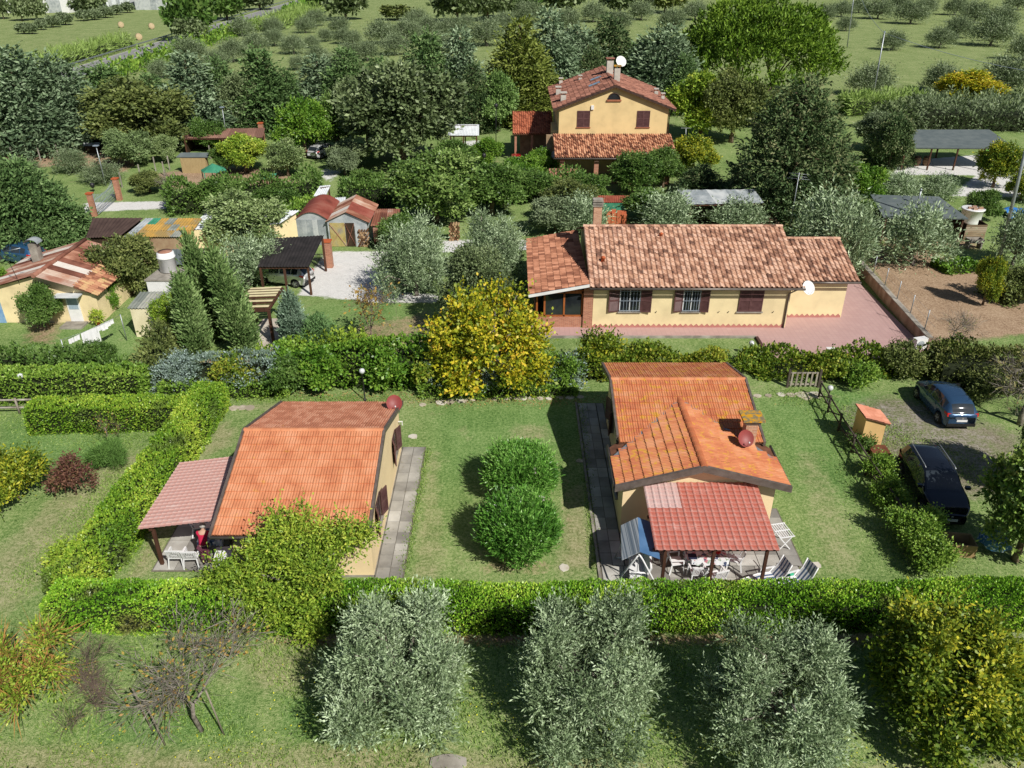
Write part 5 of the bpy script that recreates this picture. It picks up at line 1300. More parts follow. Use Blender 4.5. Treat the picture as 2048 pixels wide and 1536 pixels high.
for i, (lab, k, px, py, top, w, m) in enumerate((
    ('tall blue-green conifer at the far west edge', 1, 62, 300, 100, 175, L_CONB), ('bluish conifer just east of the tallest western conifer', 3, 138, 290, 118, 130, L_CONB),
    ('green conifer below the bend of the guard rail', 0, 225, 262, 138, 150, L_CON), ('drooping pale blue conifer behind the dog run', 2, 398, 272, 112, 150, L_CONB),
    ('slim green conifer beside the drooping blue one', 3, 452, 262, 122, 80, L_CON), ('broad dark green conifer above the tiled hen house', 0, 535, 262, 104, 125, L_CON),
    ('blue-grey conifer behind the yellow-green tree', 2, 648, 255, 118, 140, L_CONB), ('dark conifer west of the huge holm oak', 1, 705, 258, 105, 105, L_CON),
    ('dull green conifer behind the holm oak', 0, 858, 250, 72, 130, L_CON), ('feathery conifer behind the pepper tree', 2, 925, 246, 62, 110, L_CONB),
    ('yellow-green conifer behind the pepper tree', 1, 1040, 240, 46, 120, L_CONY), ('pale blue spire conifer behind the farmhouse wing', 2, 1095, 218, 22, 130, L_CONB),
    ('grey-blue conifer just west of the farmhouse ridge', 3, 1150, 190, 58, 110, L_CONB), ('dark green conifer behind the farmhouse chimneys', 1, 1213, 185, 40, 105, L_COND),
    ('bushy blue-grey conifer east of the farmhouse roof', 3, 1318, 215, 58, 125, L_CONB), ('green conifer between farmhouse roof and blue-grey conifer', 0, 1275, 205, 85, 90, L_CON),
    ('yellow-green low conifer beside the farmhouse wing', 1, 1075, 250, 140, 110, L_CONY), ('small green conifer behind the grey olive hedge', 1, 1770, 330, 232, 70, L_COND))):
    bgt('conifer', lab, PC[k], px, py, top - 4, w * 1.38, m, CON)
# two big near cedars
for lab, px, py, top, w, sd, m in (('huge dark green cedar behind the panel-roofed shed', 1572, 425, 158, 275, 240, L_COND), ('big dense cedar at the west edge above the brown roofs', 72, 492, 328, 200, 241, L_CON)):
    p, ww, hh = at(px, py, top, w); c, t = mk_conifer(sd, ww, hh, m, n=8500, base=.3, ll=.335, lw=.14, tl=.6, k=95, power=.55, up=.0, flat=.34)
    put_plant('cedar', lab, 'tree', p, c, t)
for lab, P, px, py, top, w, m in (
    ('big brownish-green leafy tree behind the dog run', PR_[0], 278, 302, 168, 200, L_BROWN), ('huge grey-green holm oak in the middle of the gardens', PR_[1], 805, 330, 130, 235, L_DARK),
    ('second crown of grey holm oak west of the huge one', PR_[2], 738, 305, 150, 120, L_DARK), ('light green weeping pepper tree beside the farmhouse', PR_[0], 997, 262, 152, 95, leafmat('leaf_pepper', lin((.06, .10, .03), (.12, .19, .06), (.19, .27, .09), (.28, .36, .15)), .25, .5, .3)),
    ('clipped round grey-green olive above the dirt yard', PR_[1], 266, 332, 262, 92, leafmat('leaf_round_olive', lin((.09, .12, .055), (.15, .19, .09), (.21, .26, .13), (.29, .33, .19)), .15, .5, .3)),
    ('pale loquat tree beside the round olive', PR_[2], 336, 325, 270, 54, L_LOQ), ('bright yellow-green tree over the white boat', PR_[0], 612, 315, 205, 112, L_FRESH),
    ('yellowing fruit tree beside the bamboo hut', PR_[2], 492, 345, 272, 100, L_YG), ('pale loquat with cream blossom under the yellow-green tree', PR_[1], 577, 352, 284, 72, L_LOQ),
    ('leafy fig tree behind the two silvery olives', PR_[1], 872, 445, 308, 185, leafmat('leaf_fig', lin((.06, .10, .025), (.12, .18, .05), (.20, .26, .08), (.29, .34, .14)), .2, .45, .35)),
    ('big pale-blossomed loquat tree by the white roof', PR_[0], 490, 500, 392, 160, L_LOQ), ('round bright green citrus tree before the farmhouse', PR_[2], 978, 335, 276, 66, L_FRESH),
    ('light green tree beside the red car', PR_[0], 1083, 352, 300, 60, L_FRESH), ('leafy green tree before the veranda of the farmhouse', PR_[1], 1265, 388, 305, 95, L_MID), ('second leafy green tree at the veranda corner', PR_[0], 1325, 375, 300, 80, L_MID),
    ('yellowing bushy tree below the stone pine', PR_[2], 1400, 275, 145, 135, L_YG), ('dull olive-green shrubby tree beside the dark cedar', PR_[1], 1462, 285, 150, 120, L_BROWN),
    ('green pine sapling beside the carport', PR_[0], 1775, 340, 240, 75, L_COND), ('dark green laurel tree below the dark cedar', PR_[2], 1712, 420, 330, 95, L_FRESH),
    ('bright yellow autumn shrub in the far field', PR_[0], 1935, 205, 145, 125, L_YEL), ('brown-leaved tree leaning over the rusty tin roof', PR_[1], 262, 590, 478, 130, L_BROWN),
    ('dark green citrus in front of the tin-roofed house', PR_[0], 98, 658, 575, 78, L_MID), ('citrus with yellow fruit beside the house door', PR_[2], 218, 622, 560, 52, L_FRESH),
    ('citrus shrub beside the washing line', PR_[1], 200, 740, 685, 72, L_MID), ('green bush before the flat white shed', PR_[2], 338, 590, 540, 62, L_MID), ('leafy tree cut by the west edge beside the tin-roofed house', PR_[0], 5, 620, 540, 60, L_FRESH),
    ('bushy yellow-green tree behind the cream tin shed', PR_[1], 352, 668, 590, 80, L_YG), ('grey-green feathery bush beside the bright garden pole', PR_[0], 690, 350, 300, 60, L_OLIVE2),
    ('yellow leafed sapling in the carport yard', PR_[1], 1985, 375, 285, 85, L_YG2), ('small yellow tree in the vegetable plot', PR_[2], 1965, 610, 515, 58, L_YG2), ('dark shrub beside the vegetable plot', PR_[0], 2030, 600, 540, 90, L_BROWN),
    ('olive green bushy tree behind the bungalow chimney', PR_[2], 1140, 440, 360, 110, L_BROWN), ('green tree behind the fig', PR_[0], 985, 430, 335, 130, L_MID), ('large leafy green tree before the red car', PR_[1], 1050, 400, 340, 110, L_MID),
    ('big fig tree at the east edge beside the black car', PR_[1], 2030, 1120, 900, 190, leafmat('leaf_fig_near', lin((.06, .11, .02), (.12, .19, .04), (.22, .28, .07), (.34, .36, .12)), .2, .45, .35)),
    ('dark tree at the east edge behind the black car', PR_[0], 2080, 990, 830, 130, L_MID), ('low green tree north of the gravel lane', PR_[2], 905, 215, 175, 70, L_BROWN)):
    bgt('broadleaf_tree', lab, P, px, py, top, w, m)
# olives round the bungalow
for lab, px, py, top, w in (('silver olive bush behind the bungalow ridge', 1330, 470, 390, 110), ('second silver olive bush behind the bungalow ridge', 1470, 465, 400, 100), ('large silver olive behind the annex', 1655, 500, 388, 140),
                            ('olive behind the garden wall of the annex', 1690, 545, 420, 110), ('silver olive tree in the vegetable plot', 1825, 530, 415, 125), ('olive at the east edge by the tall pole', 2025, 530, 425, 90),
                            ('grey olive bush in front of the carport', 1790, 395, 345, 80), ('second grey olive bush in front of the carport', 1870, 398, 350, 75), ('silver olive beside the black roof', 500, 570, 480, 115), ('second silver olive beside the black roof', 540, 562, 482, 76),
                            ('olive by the lamp in the dirt yard', 205, 365, 325, 70), ('grey olive shrub in the dirt yard', 145, 345, 300, 60), ('small olive at the edge of the dirt yard', 40, 345, 322, 70), ('olive beside the fig tree', 1165, 470, 395, 90)):
    bgt('olive_tree', lab, PO[(px // 7) % 3], px, py, top, w, L_OLIVE if py > 380 else L_OLIVE2)
# the far groves: alike trees
GR = 'olive trees in the far groves'
for i, (px, py, w) in enumerate(((485, 72, 38), (547, 70, 36), (612, 66, 32), (632, 52, 34), (653, 83, 26), (681, 66, 34), (588, 108, 40), (550, 92, 34), (513, 104, 40), (468, 124, 48), (383, 126, 52), (625, 96, 26), (636, 126, 36), (595, 140, 28),
        (325, 158, 40), (434, 138, 40), (687, 88, 32), (707, 90, 30), (765, 88, 50), (815, 86, 48), (855, 72, 40), (902, 78, 46), (933, 58, 28), (974, 92, 56), (1056, 44, 44), (1134, 60, 44), (1186, 44, 42), (1282, 40, 40), (1343, 60, 44),
        (1755, 38, 44), (1820, 48, 48), (1796, 22, 34), (1683, 34, 34), (1878, 96, 44), (1915, 76, 44), (1946, 46, 46), (1980, 92, 60), (1997, 60, 50), (1782, 100, 40), (1738, 192, 66), (1878, 182, 56), (2004, 188, 76), (1717, 26, 30), (1908, 30, 36), (2032, 20, 40), (1648, 40, 34),
        (735, 122, 40), (700, 124, 40), (790, 110, 44), (665, 150, 44), (880, 112, 50), (835, 52, 36), (1240, 62, 40), (1390, 40, 40), (1690, 62, 30), (2045, 120, 50), (1850, 28, 36), (1010, 62, 40))):
    own = {(1738, 192): 'lone olive behind the foot of the pale utility pole', (1878, 182): 'olive just west of the yellow autumn shrub', (2004, 188): 'wide olive just east of the yellow autumn shrub', (1878, 96): 'leaning olive in the open east field', (1980, 92): 'broad olive near the east edge of the field',
           (383, 126): 'rounded olive nearest the roadside shrubs', (325, 158): 'low olive peeping over the green western conifer', (974, 92): 'wide olive behind the feathery conifer', (765, 88): 'paired olive west of the grove clearing', (815, 86): 'paired olive nearest the grove clearing', (902, 78): 'olive just east of the grove clearing', (588, 108): 'lone dark olive with clear grass round it in the grove'}
    lab = own.get((px, py)) or ('grey-green olive of the grove nearest the road' if px < 660 else 'grey-green olive in the grove north of the holm oak' if px < 1000 else 'grey-green olive in the grove behind the farmhouse' if px < 1420 else 'grey-green olive in the field east of the stone pine')
    bgt('olive_tree', lab, PO[i % 3], px, py, py - w * .95, w * 1.2, L_OLIVE2, GR, hmin=2.5)
for i, (px, py, w) in enumerate(((48, 68, 24), (65, 68, 24), (83, 60, 22), (107, 55, 28), (132, 50, 30), (168, 42, 26), (190, 40, 26), (212, 36, 28), (234, 30, 24), (256, 26, 26))):
    bgt('field_tree', 'small round tree in the hay field beyond the road', PF, px, py, py - w * .8, w, L_OLIVE2, 'trees in the hay field', hmin=2.5)
for lab, px, py, top, w, m in (('big green tree at the road verge', 382, 82, -12, 80, L_MID), ('dark bush under the big verge tree', 385, 88, 40, 55, L_DARK), ('green oak north of the grove', 692, 40, -25, 80, L_DARK), ('dark oak at the far grove edge', 915, 44, -30, 85, L_DARK), ('second dark oak at the far grove edge', 975, 42, -30, 80, L_DARK),
                               ('third dark oak at the far grove edge', 1030, 36, -35, 80, L_MID), ('lone olive-green bush in the grove clearing', 795, 40, 12, 60, L_BROWN), ('dark green tree beyond the roadside reeds', 455, 40, -15, 70, L_MID), ('bushy tree behind the white warehouse yard', 180, 30, -8, 60, L_DARK), ('dark tree before the warehouse', 75, 40, -5, 40, L_DARK), ('second dark tree before the warehouse', 45, 42, -5, 34, L_DARK), ('slim dark tree at the top west corner', 8, 38, -10, 30, L_DARK),
                               ('dark oak behind the stone pine', 1240, 30, -35, 80, L_DARK), ('dark oak at the head of the far grove', 1120, 30, -40, 90, L_DARK), ('pale oak at the head of the far grove', 1330, 26, -35, 80, L_BROWN), ('tree beyond the road bend', 520, 20, -20, 60, L_DARK), ('tree at the top beside the road', 640, 12, -30, 60, L_MID)):
    bgt('field_tree', lab, PF, px, py, top, w, m, hmin=4)
# stone pine
def stone_pine():
    rng = np.random.default_rng(250)
    p = G(1500, 192); D = DEP(p.y, 8) / FPX; W = 325 * D; zt = ZAT(4, p.y + 2); zb = ZAT(172, p.y - 3)
    C, R = [], []
    for i in range(120):
        f = math.sqrt((i + .5) / 120) * .98; a = i * 2.39996; lay = int(rng.integers(0, 3))
        C.append((math.cos(a) * f * W * .46, math.sin(a) * f * W * .40, zb + (zt - zb) * ((.93 - .60 * f ** 2.6) - .2 * lay * (1 - .4 * f)) + rng.normal() * .3)); R.append((W * .095 * rng.uniform(.85, 1.25),) * 2 + (W * .07,))
    q = sprays(rng, C, R, 11000, tl=.6, lp=5, ll=.52, lw=.19, up=.9, jit=.4, lj=.5, shell=.5, cut=-.5, upb=.2, deep=.6)
    mb = MB()
    for (bx, by, tx) in ((-3.2, 0, -2), (2.2, -1.2, 3.2)):
        top = Vector((tx, 0, zb * .95)); mb.tube([(bx, by, -.2), (bx * .9, by, zb * .45), top], [.55, .42, .36], 8)
        for i in range(0, 120, 6):
            c = C[i]
            if (c[0] < 0.5) == (bx < 0): mb.tube([top, Vector(c) * .6 + top * .4 + Vector((0, 0, -.4)), tuple(c)], [.18, .1, .04], 5)
    put_plant('stone_pine', 'huge bright green umbrella stone pine on two trunks', 'tree', p, crown_mesh('crown', q, L_PINE), tmesh(mb, BARK()))
stone_pine()
# hedgerows and reeds further back
def H(pts): return [G(*p) for p in pts]
hedge('laurel_hedge', 'dark green hedge north of the tin roofs', H([(345, 425), (480, 412), (640, 402)]), 3.0, 2.3, 10000, L_MID, .24, .13, seed=301, bumpy=.35, hvar=.4)
hedge('laurel_hedge', 'dark green hedge behind the rusty sheds', H([(690, 415), (790, 412)]), 2.6, 2.2, 4000, L_MID, .24, .13, seed=302, bumpy=.35, hvar=.4)
hedge('ivy_hedge', 'ivy bank between the white roofs and the rusty sheds', H([(560, 468), (600, 440), (640, 420)]), 1.8, 1.5, 3500, L_HEDGE3, .2, .12, seed=303, bumpy=.25)
hedge('vine_hedge', 'leafy hedge in front of the farmhouse garden', H([(930, 400), (1010, 395), (1160, 392)]), 3.0, 2.0, 8000, L_MID, .24, .14, seed=304, bumpy=.4, hvar=.4)
hedge('reed_bed', 'pale green reed bed beside the far road', [(road_x(y) - 7.5, y) for y in (150, 175, 200)], 5, 1.9, 5000, leafmat('leaf_reed', lin((.14, .20, .05), (.24, .31, .09), (.36, .42, .16)), .25, .5, .3), 1.1, .12, cat='reeds', seed=305, bumpy=.4, hvar=.5)
hedge('shrub_row', 'dark shrubs along the near side of the road', [(road_x(y) + 9.5, y) for y in (150, 185, 220, 250)], 5, .9, 6000, L_HEDGE3, .6, .35, seed=306, bumpy=.6, hvar=.6)
hedge('reed_bed', 'pale green reed bed between road and olive grove', [(road_x(y) + 16, y) for y in (235, 260, 300)], 9, 1.6, 4500, _MC['leaf_reed'], 1.2, .14, cat='reeds', seed=307, bumpy=.5, hvar=.6)
hedge('shrub_row', 'green shrub row along the distant road', [(road_x(y) + 8, y) for y in (300, 330, 380)], 4, 1.2, 3500, L_FRESH, .7, .4, seed=308, bumpy=.6, hvar=.6)
hedge('reed_bed', 'tall cane thicket below the stone pine field', H([(1690, 228), (1760, 226), (1835, 222)]), 4, 2.2, 4500, _MC['leaf_reed'], .8, .1, cat='reeds', seed=309, bumpy=.4, hvar=.5)
hedge('olive_hedge', 'grey olive hedgerow north of the carport', H([(1830, 252), (1920, 255), (2060, 258)]), 5, 3.0, 8000, L_OLIVE2, .4, .12, seed=310, bumpy=.6, hvar=.7)
hedge('olive_hedge', 'darker shrub hedgerow beside the yellow autumn shrub', H([(1760, 262), (1850, 238), (2060, 236)]), 4, 2.6, 6000, L_DARK, .4, .2, seed=311, bumpy=.5, hvar=.6)
hedge('shrub_row', 'mixed shrub border west of the cypresses', H([(312, 770), (330, 720), (352, 690)]), 1.7, 1.7, 6000, L_BROWN, .16, .09, seed=312, bumpy=.3, hvar=.3)
hedge('shrub_row', 'low shrubs along the back of the washing lawn', H([(-20, 745), (60, 735), (170, 752), (310, 775)]), 1.4, 1.2, 8000, L_MID, .16, .09, seed=313, bumpy=.3, hvar=.4)
hedge('shrub_row', 'yellow-green border shrubs beneath the cypresses', H([(520, 735), (600, 725), (690, 720), (740, 735)]), 1.6, 1.3, 7000, L_YG, .16, .1, seed=314, bumpy=.3, hvar=.4)
hedge('shrub_row', 'vegetable bed of leafy greens beside the olive', H([(1880, 540), (1945, 535)]), 2.2, .5, 2500, L_FRESH, .2, .12, cat='vegetable bed', seed=315, bumpy=.1)
hedge('shrub_row', 'wild scrub along the vegetable plot by the tall pole', H([(1990, 600), (2060, 590)]), 3, 1.6, 4000, L_BROWN, .2, .1, seed=316, bumpy=.4, hvar=.4)
# bushes along the garden fence on the east lawn
for i, (lab, px, py, w, h, m, n) in enumerate((('loose bush below the meter cabinet', 1752, 955, 1.5, 1.0, L_HEDGE3, 1200), ('bush halfway along the fence of the parking place', 1775, 1010, 1.7, 1.1, L_HEDGE3, 1300), ('round glossy bush before the black car', 1822, 1085, 2.3, 1.5, L_HEDGE3, 2400), ('second round glossy bush nearest the front hedge', 1855, 1135, 2.1, 1.3, L_HEDGE3, 2200), ('shady bush nearest the carport edge of the parking place', 1722, 900, 1.1, .6, L_MID, 500))):
    shrub('fence_bush', lab, px, py, w, h, m, 320 + i, n=n, ll=.1, lw=.06, group='bushes along the parking fence')
bare('grey_tree', 'leafless grey tree at the east edge beside the blue car', G(2040, 850), 5., 4.2, .8, 51, L_TWIG, BARKG(), n_twig=1400, n_leaf=700, ll=.14, lw=.07, r0=.12, depth=4)
bare('grey_tree', 'bare branching shrub at the corner of the vegetable plot', G(1895, 705), 4., 2.6, .5, 52, L_TWIG, BARKG(), n_twig=500, n_leaf=150, ll=.1, lw=.05, r0=.06, depth=4)
bare('grey_tree', 'leafless grey bush above the gate lane', G(345, 400), 3.6, 2.6, .4, 53, L_TWIG, BARKG(), n_twig=500, n_leaf=60, r0=.07, depth=4)
# trees south of the frame: only their shadow is seen
hedge('clipped_hedge', 'hedge below the bottom edge casting its shadow on the meadow', [(-17, 12.3), (-10, 12.4), (-6.4, 12.3)], 1.2, 2.2, 9000, L_HEDGE, .12, .06, seed=330, bumpy=.2, hvar=.25)

for i, (lab, px, py, w, h, m, n, lf) in enumerate((
    ('blue-flowered bush spilling from the flowering hedge', 375, 775, 2.2, 1.7, L_BLUE, 1500, (.13, .05)), ('green-yellow shrub east of the blue-flowered bush', 470, 778, 2.6, 1.9, L_MIX, 1600, (.15, .09)),
    ('glossy dark shrub beside the lamp post', 580, 785, 2.6, 1.9, L_MID, 1600, (.16, .1)), ('leafy vine mound west of the lamp post', 650, 780, 2.6, 2.3, L_FRESH, 1500, (.18, .13)), ('vine mound just east of the lamp post', 775, 778, 2.6, 2.2, L_FRESH, 1500, (.18, .13)),
    ('yellowing vine mound west of the autumn tree', 850, 775, 2.2, 2.0, L_MIX, 1300, (.17, .12)), ('bluish plumbago mound under the autumn tree', 1010, 775, 2.6, 1.5, L_BLUE, 1500, (.13, .05)), ('green plumbago mound nearest the east cottage roof', 1130, 772, 2.4, 1.7, L_HEDGE3, 1500, (.13, .07)),
    ('golden shrub in front of the autumn tree trunk', 930, 780, 2.0, 1.5, L_YEL, 900, (.18, .12)), ('round vine bush above the east cottage ridge', 1290, 728, 2.4, 1.05, L_MIX, 1100, (.15, .1)), ('vine bush at the corner of the pink terrace', 1500, 738, 2.6, 1.1, L_MIX, 1200, (.15, .1)),
    ('sunlit vine bush behind the wicket gate', 1660, 750, 2.8, 1.2, L_MIX, 1300, (.15, .1)), ('weedy bush behind the wicket gate lawn', 1720, 772, 2.4, 1.1, L_HEDGE3, 1200, (.14, .08)), ('dull shrub behind the blue hatchback', 1800, 752, 3.0, 1.9, L_BROWN, 1400, (.14, .08)), ('yellow-flecked shrub east of the blue hatchback', 1965, 800, 2.4, 1.5, L_BROWN, 1300, (.13, .07)))):
    shrub('loose_shrub', lab, px, py, w, h, m, 340 + i, n=n, ll=lf[0], lw=lf[1], up=.5, group='loose shrubs along the middle hedge')

# the belt of trees that closes the gaps between gardens and groves
for i, (px, py, top, w, m, lab) in enumerate((
    (320, 262, 150, 120, L_CON, 'dark green tree between the brownish tree and the drooping conifer'), (180, 275, 165, 110, L_MID, 'green tree in the gap below the road rail'), (490, 268, 150, 90, L_DARK, 'dark tree wedged between two conifers above the hen house'),
    (585, 262, 140, 90, L_CON, 'dense dark tree right of the broad dark conifer'), (680, 300, 190, 80, L_MID, 'leafy tree behind the tall brick gate post'), (768, 240, 118, 120, L_CON, 'tall dark tree rising behind the holm oak'), (950, 262, 130, 90, L_COND, 'dark conifer-like tree in the shade of the pepper tree'),
    (1180, 212, 95, 80, L_COND, 'dark tree close behind the farmhouse roof'), (1360, 225, 110, 90, L_CON, 'dark green tree between blue-grey conifer and stone pine'), (1480, 250, 185, 110, L_MID, 'bushy tree in the shade under the stone pine'), (1560, 245, 180, 120, L_BROWN, 'scrubby tree below the stone pine trunks'),
    (700, 340, 285, 90, L_DARK, 'low dark tree at the foot of the holm oak'), (910, 345, 285, 90, L_MID, 'round green tree before the white open barn'), (1040, 375, 318, 90, L_FRESH, 'bright green shrub tree left of the red car'), (1175, 405, 348, 95, L_MID, 'leafy tree between well house and bungalow chimney'),
    (1385, 345, 275, 90, L_YG2, 'yellowing tree beside the clothes airers'), (1400, 395, 330, 110, L_COND, 'dark shrub tree behind the panel-roofed shed'), (1300, 440, 380, 110, L_MID, 'green shrub tree behind the middle of the bungalow ridge'), (1110, 468, 400, 100, L_OLIVE2, 'grey-green bush left of the bungalow chimney'),
    (640, 470, 425, 60, L_HEDGE3, 'ivy-like bush beside the vaulted shed'), (800, 500, 430, 90, L_MID, 'dark bush behind the large silvery olive'), (1640, 400, 340, 90, L_COND, 'dark bush under the east side of the huge cedar'), (1745, 300, 225, 80, L_OLIVE2, 'grey bush above the green pine sapling'), (1700, 470, 400, 90, L_MID, 'dark green bush at the corner of the grey felt shed'),
    (30, 300, 235, 120, L_CON, 'low conifer at the west edge above the dirt yard'), (420, 300, 240, 70, L_MID, 'green bush beside the hen house end'), (455, 345, 290, 60, L_MID, 'small green tree between bamboo hut and fruit tree'), (300, 385, 345, 70, L_BROWN, 'scrubby bush by the ornate gate'), (560, 420, 375, 90, L_MID, 'dark green bush at the end of the laurel hedge'), (735, 395, 340, 80, L_MID, 'dark bush above the rusty lean-to'),
    (440, 420, 362, 120, L_MID, 'dark laurel mound above the white roofs'), (100, 420, 380, 60, L_HEDGE3, 'small bush between cedar and gate'), (1960, 440, 380, 70, L_MID, 'green bush behind the white tank'), (2040, 400, 350, 70, L_YG2, 'yellowing bush at the east edge above the tarpaulin'))):
    bgt('broadleaf_tree', lab, PR_[i % 3] if m not in (L_CON, L_COND) else PC[(1, 3)[i % 2]], px, py, top, w, m)
# ------------------------------------------------------------------ outbuildings
RUST = mat('rusty_iron', [S(98, 60, 48), S(134, 86, 70), S(160, 116, 98), S(178, 154, 140)], .9, .85, .2, 30, .3, rnd=.5, lo=.25, hi=.8, stretch=(1, 1, 1))
RUSTW = mat('rusty_iron_pale', [S(128, 80, 62), S(172, 126, 104), S(196, 178, 162), S(206, 200, 192)], .9, .8, .2, 30, .3, rnd=.8, lo=.15, hi=.85)
RUSTR = mat('rusty_red_paint', [S(112, 56, 46), S(138, 72, 60), S(150, 92, 78)], .8, .75, .2, 30, .3)
TINW = mat('white_tin', [S(196, 202, 206), S(220, 224, 226)], 1.5, .55, 0, 30, .4)
TING = mat('grey_tin', [S(132, 140, 144), S(164, 170, 172), S(186, 190, 190)], 1.2, .6, .1, 30, .4, rnd=.3)
TINC = mat('cream_tin', [S(214, 204, 168), S(232, 222, 188)], 1.5, .6, 0, 30, .3)
FELT = mat('roof_felt_grey', [S(88, 98, 100), S(106, 114, 114)], 1.2, .95, .2, 40, .15)
BITU = mat('black_bitumen', [S(36, 34, 34), S(54, 50, 50)], 1.5, .8, .2, 40, .25)
BRNR = mat('brown_sheet', [S(66, 52, 48), S(84, 68, 62)], 1.5, .75, .1, 40, .25)
ETER = mat('asbestos_lichen', [S(150, 128, 84), S(176, 140, 74), S(190, 150, 80)], 1.1, .95, .3, 40, .1, fleck=S(150, 146, 138), fscale=1.6, fthr=.58, rnd=.3)
ETERG = mat('asbestos_grey', [S(116, 122, 116), S(140, 144, 136), S(160, 160, 150)], 1.2, .95, .3, 40, .1, rnd=.4)
GREEN = mat('green_paint', [S(52, 122, 96), S(74, 148, 116)], 2, .6, 0, 30, .3)
DARKIN = mat('dark_timber', [S(48, 38, 30), S(72, 58, 46)], 3, .9, .2, 20, .1)
PLANK = mat('weathered_plank', [S(120, 104, 84), S(150, 132, 108), S(168, 154, 134)], 2, .9, .3, 20, .1, rnd=.5, stretch=(.4, .4, 3))
def quad_roof(parent, fl, fr, bl, br, m, n=6, per=.2, amp=.025, mats=None, name='roof_sheet', rows=1):
    """roof over four corner points (front-left, front-right, back-left, back-right): sheets running from front to back"""
    fl, fr, bl, br = map(Vector, (fl, fr, bl, br))
    for i in range(n):
        for r in range(rows):
            P = lambda a, b: (fl.lerp(fr, a)).lerp(bl.lerp(br, a), b)
            a0, a1 = i / n, (i + 1) / n + .004
            b0, b1 = r / rows, (r + 1) / rows
            L = (P(a1, b0) - P(a0, b0)).length; k = max(1, round(L / per)); nu = k * 4 + 1; vs = []; fs = []
            for b in (b0, b1 + .008):
                for j in range(nu):
                    p = P(a0 + (a1 - a0) * j / (nu - 1), b); p.z += amp * (1, 0, -1, 0)[j % 4] + .008 * r + .005 * (i % 2)
                    vs.append(p)
            for j in range(nu - 1): fs.append((j, j + 1, nu + j + 1, nu + j))
            MB().add(vs, fs, True).build(name, mats(i, r) if mats else m, parent)
def posts(parent, pts, m=WOODP, r=.07, name='post'):
    for p in pts: MB().box(p[0] - r, p[0] + r, p[1] - r, p[1] + r, 0, p[2]).build(name, m, parent)
def walls(parent, P, ztop, m, name='wall', z0=0.):
    return wall_prism(P, z0, ztop).build(name, m, parent)
def inset(fl, fr, bl, br, d=.3):
    c = (Vector(fl) + Vector(fr) + Vector(bl) + Vector(br)) / 4
    out = []
    for p in (fl, fr, br, bl):
        q = Vector(p); v = (c - q); v.z = 0; q = q + v.normalized() * d; out.append(q)
    return out
def shed(name, lab, fl, fr, bl, br, m, wall=None, n=6, d=.35, cat='shed', open_front=False, post_m=WOODP, thick=False, group=None, **kw):
    fl, fr, bl, br = [G(*p) for p in (fl, fr, bl, br)]
    c = (fl + fr + bl + br) / 4
    t = thing(name, lab, cat, (c.x, c.y, 0), 0, group)
    if thick: MB().slab([fl, fr, br, bl], .1).build('roof', m, t)
    else: quad_roof(t, fl, fr, bl, br, m, n, **kw)
    I = inset(fl, fr, bl, br, d)
    zs = [p.z - .06 for p in I]
    if wall is not None and not open_front: walls(t, [(p.x, p.y) for p in I], zs, wall)
    elif wall is not None:
        MB().add([(I[1].x, I[1].y, 0), (I[2].x, I[2].y, 0), (I[3].x, I[3].y, 0), (I[0].x, I[0].y, 0), (I[1].x, I[1].y, zs[1]), (I[2].x, I[2].y, zs[2]), (I[3].x, I[3].y, zs[3]), (I[0].x, I[0].y, zs[0])],
                 [(0, 1, 5, 4), (1, 2, 6, 5), (2, 3, 7, 6)]).build('wall', wall, t)
    if wall is None or open_front:
        posts(t, [(p.x, p.y, z) for p, z in zip(I, zs)], post_m)
        m0, m1 = I[0].lerp(I[1], .5), I[3].lerp(I[2], .5)
        posts(t, [(m0.x, m0.y, (zs[0] + zs[1]) / 2), (m1.x, m1.y, (zs[2] + zs[3]) / 2)], post_m)
        for a, b, za, zb in ((I[0], I[1], zs[0], zs[1]), (I[3], I[2], zs[3], zs[2])):
            MB().bar((a.x, a.y, za - .05), (b.x, b.y, zb - .05), .1, .12).build('beam', post_m, t)
    return t, I
# carport and sheds to the east
ca, I = shed('carport', 'long open carport with a flat grey felt roof on wooden posts', (1807, 295, 2.4), (2031, 296, 2.4), (1789, 259, 3.1), (1979, 259, 3.1), FELT, None, thick=True, cat='carport')
for f in (.25, .75): p = I[0].lerp(I[1], f); posts(ca, [(p.x, p.y, 2.3)])
sh, I = shed('shed', 'grey felt roofed timber shed beside the vegetable plot', (1767, 434, 2.25), (1937, 437, 2.25), (1741, 389, 2.8), (1878, 393, 2.8), FELT, DARKIN, thick=True, open_front=True)
MB().tube([(33.3, 64.6, 2.4), (33.3, 64.6, 3.7)], .07, 8).build('flue', STEEL, sh)
MB().lathe([(.14, 0), (.02, .16)], 8, (33.3, 64.6, 3.72)).build('flue_cap', STEEL, sh)
shed('shed', 'open shed with a grey standing-seam roof behind the bungalow', (1375, 409, 2.3), (1527, 406, 2.3), (1354, 380, 2.9), (1508, 379, 2.9), TING, DARKIN, n=8, per=.8, amp=.02, open_front=True)
shed('hut', 'small hut with a red tiled roof and green trim behind the bungalow', (1173, 405, 1.7), (1260, 405, 1.7), (1175, 391, 2.0), (1258, 391, 2.0), mat('red_sheet', [S(130, 66, 50), S(156, 86, 66)], 2, .7), GREEN, n=4, cat='hut', d=.2)
# pile of orange tiles and bricks by the hut
t = thing('tile_stack', 'stack of orange roof tiles beside the small red hut', 'tiles', G(1232, 448))
for i in range(4):
    for j in range(2): MB().box(-.9 + i * .45, -.5 + i * .45, -.3 + j * .4, .05 + j * .4, 0, .9 + .15 * ((i + j) % 3)).build('tile_bundle', mat('stacked_tile', [S(176, 92, 60), S(200, 116, 80)], 14, .85, .5, 20, stretch=(1, 1, 4)), t, world=False)
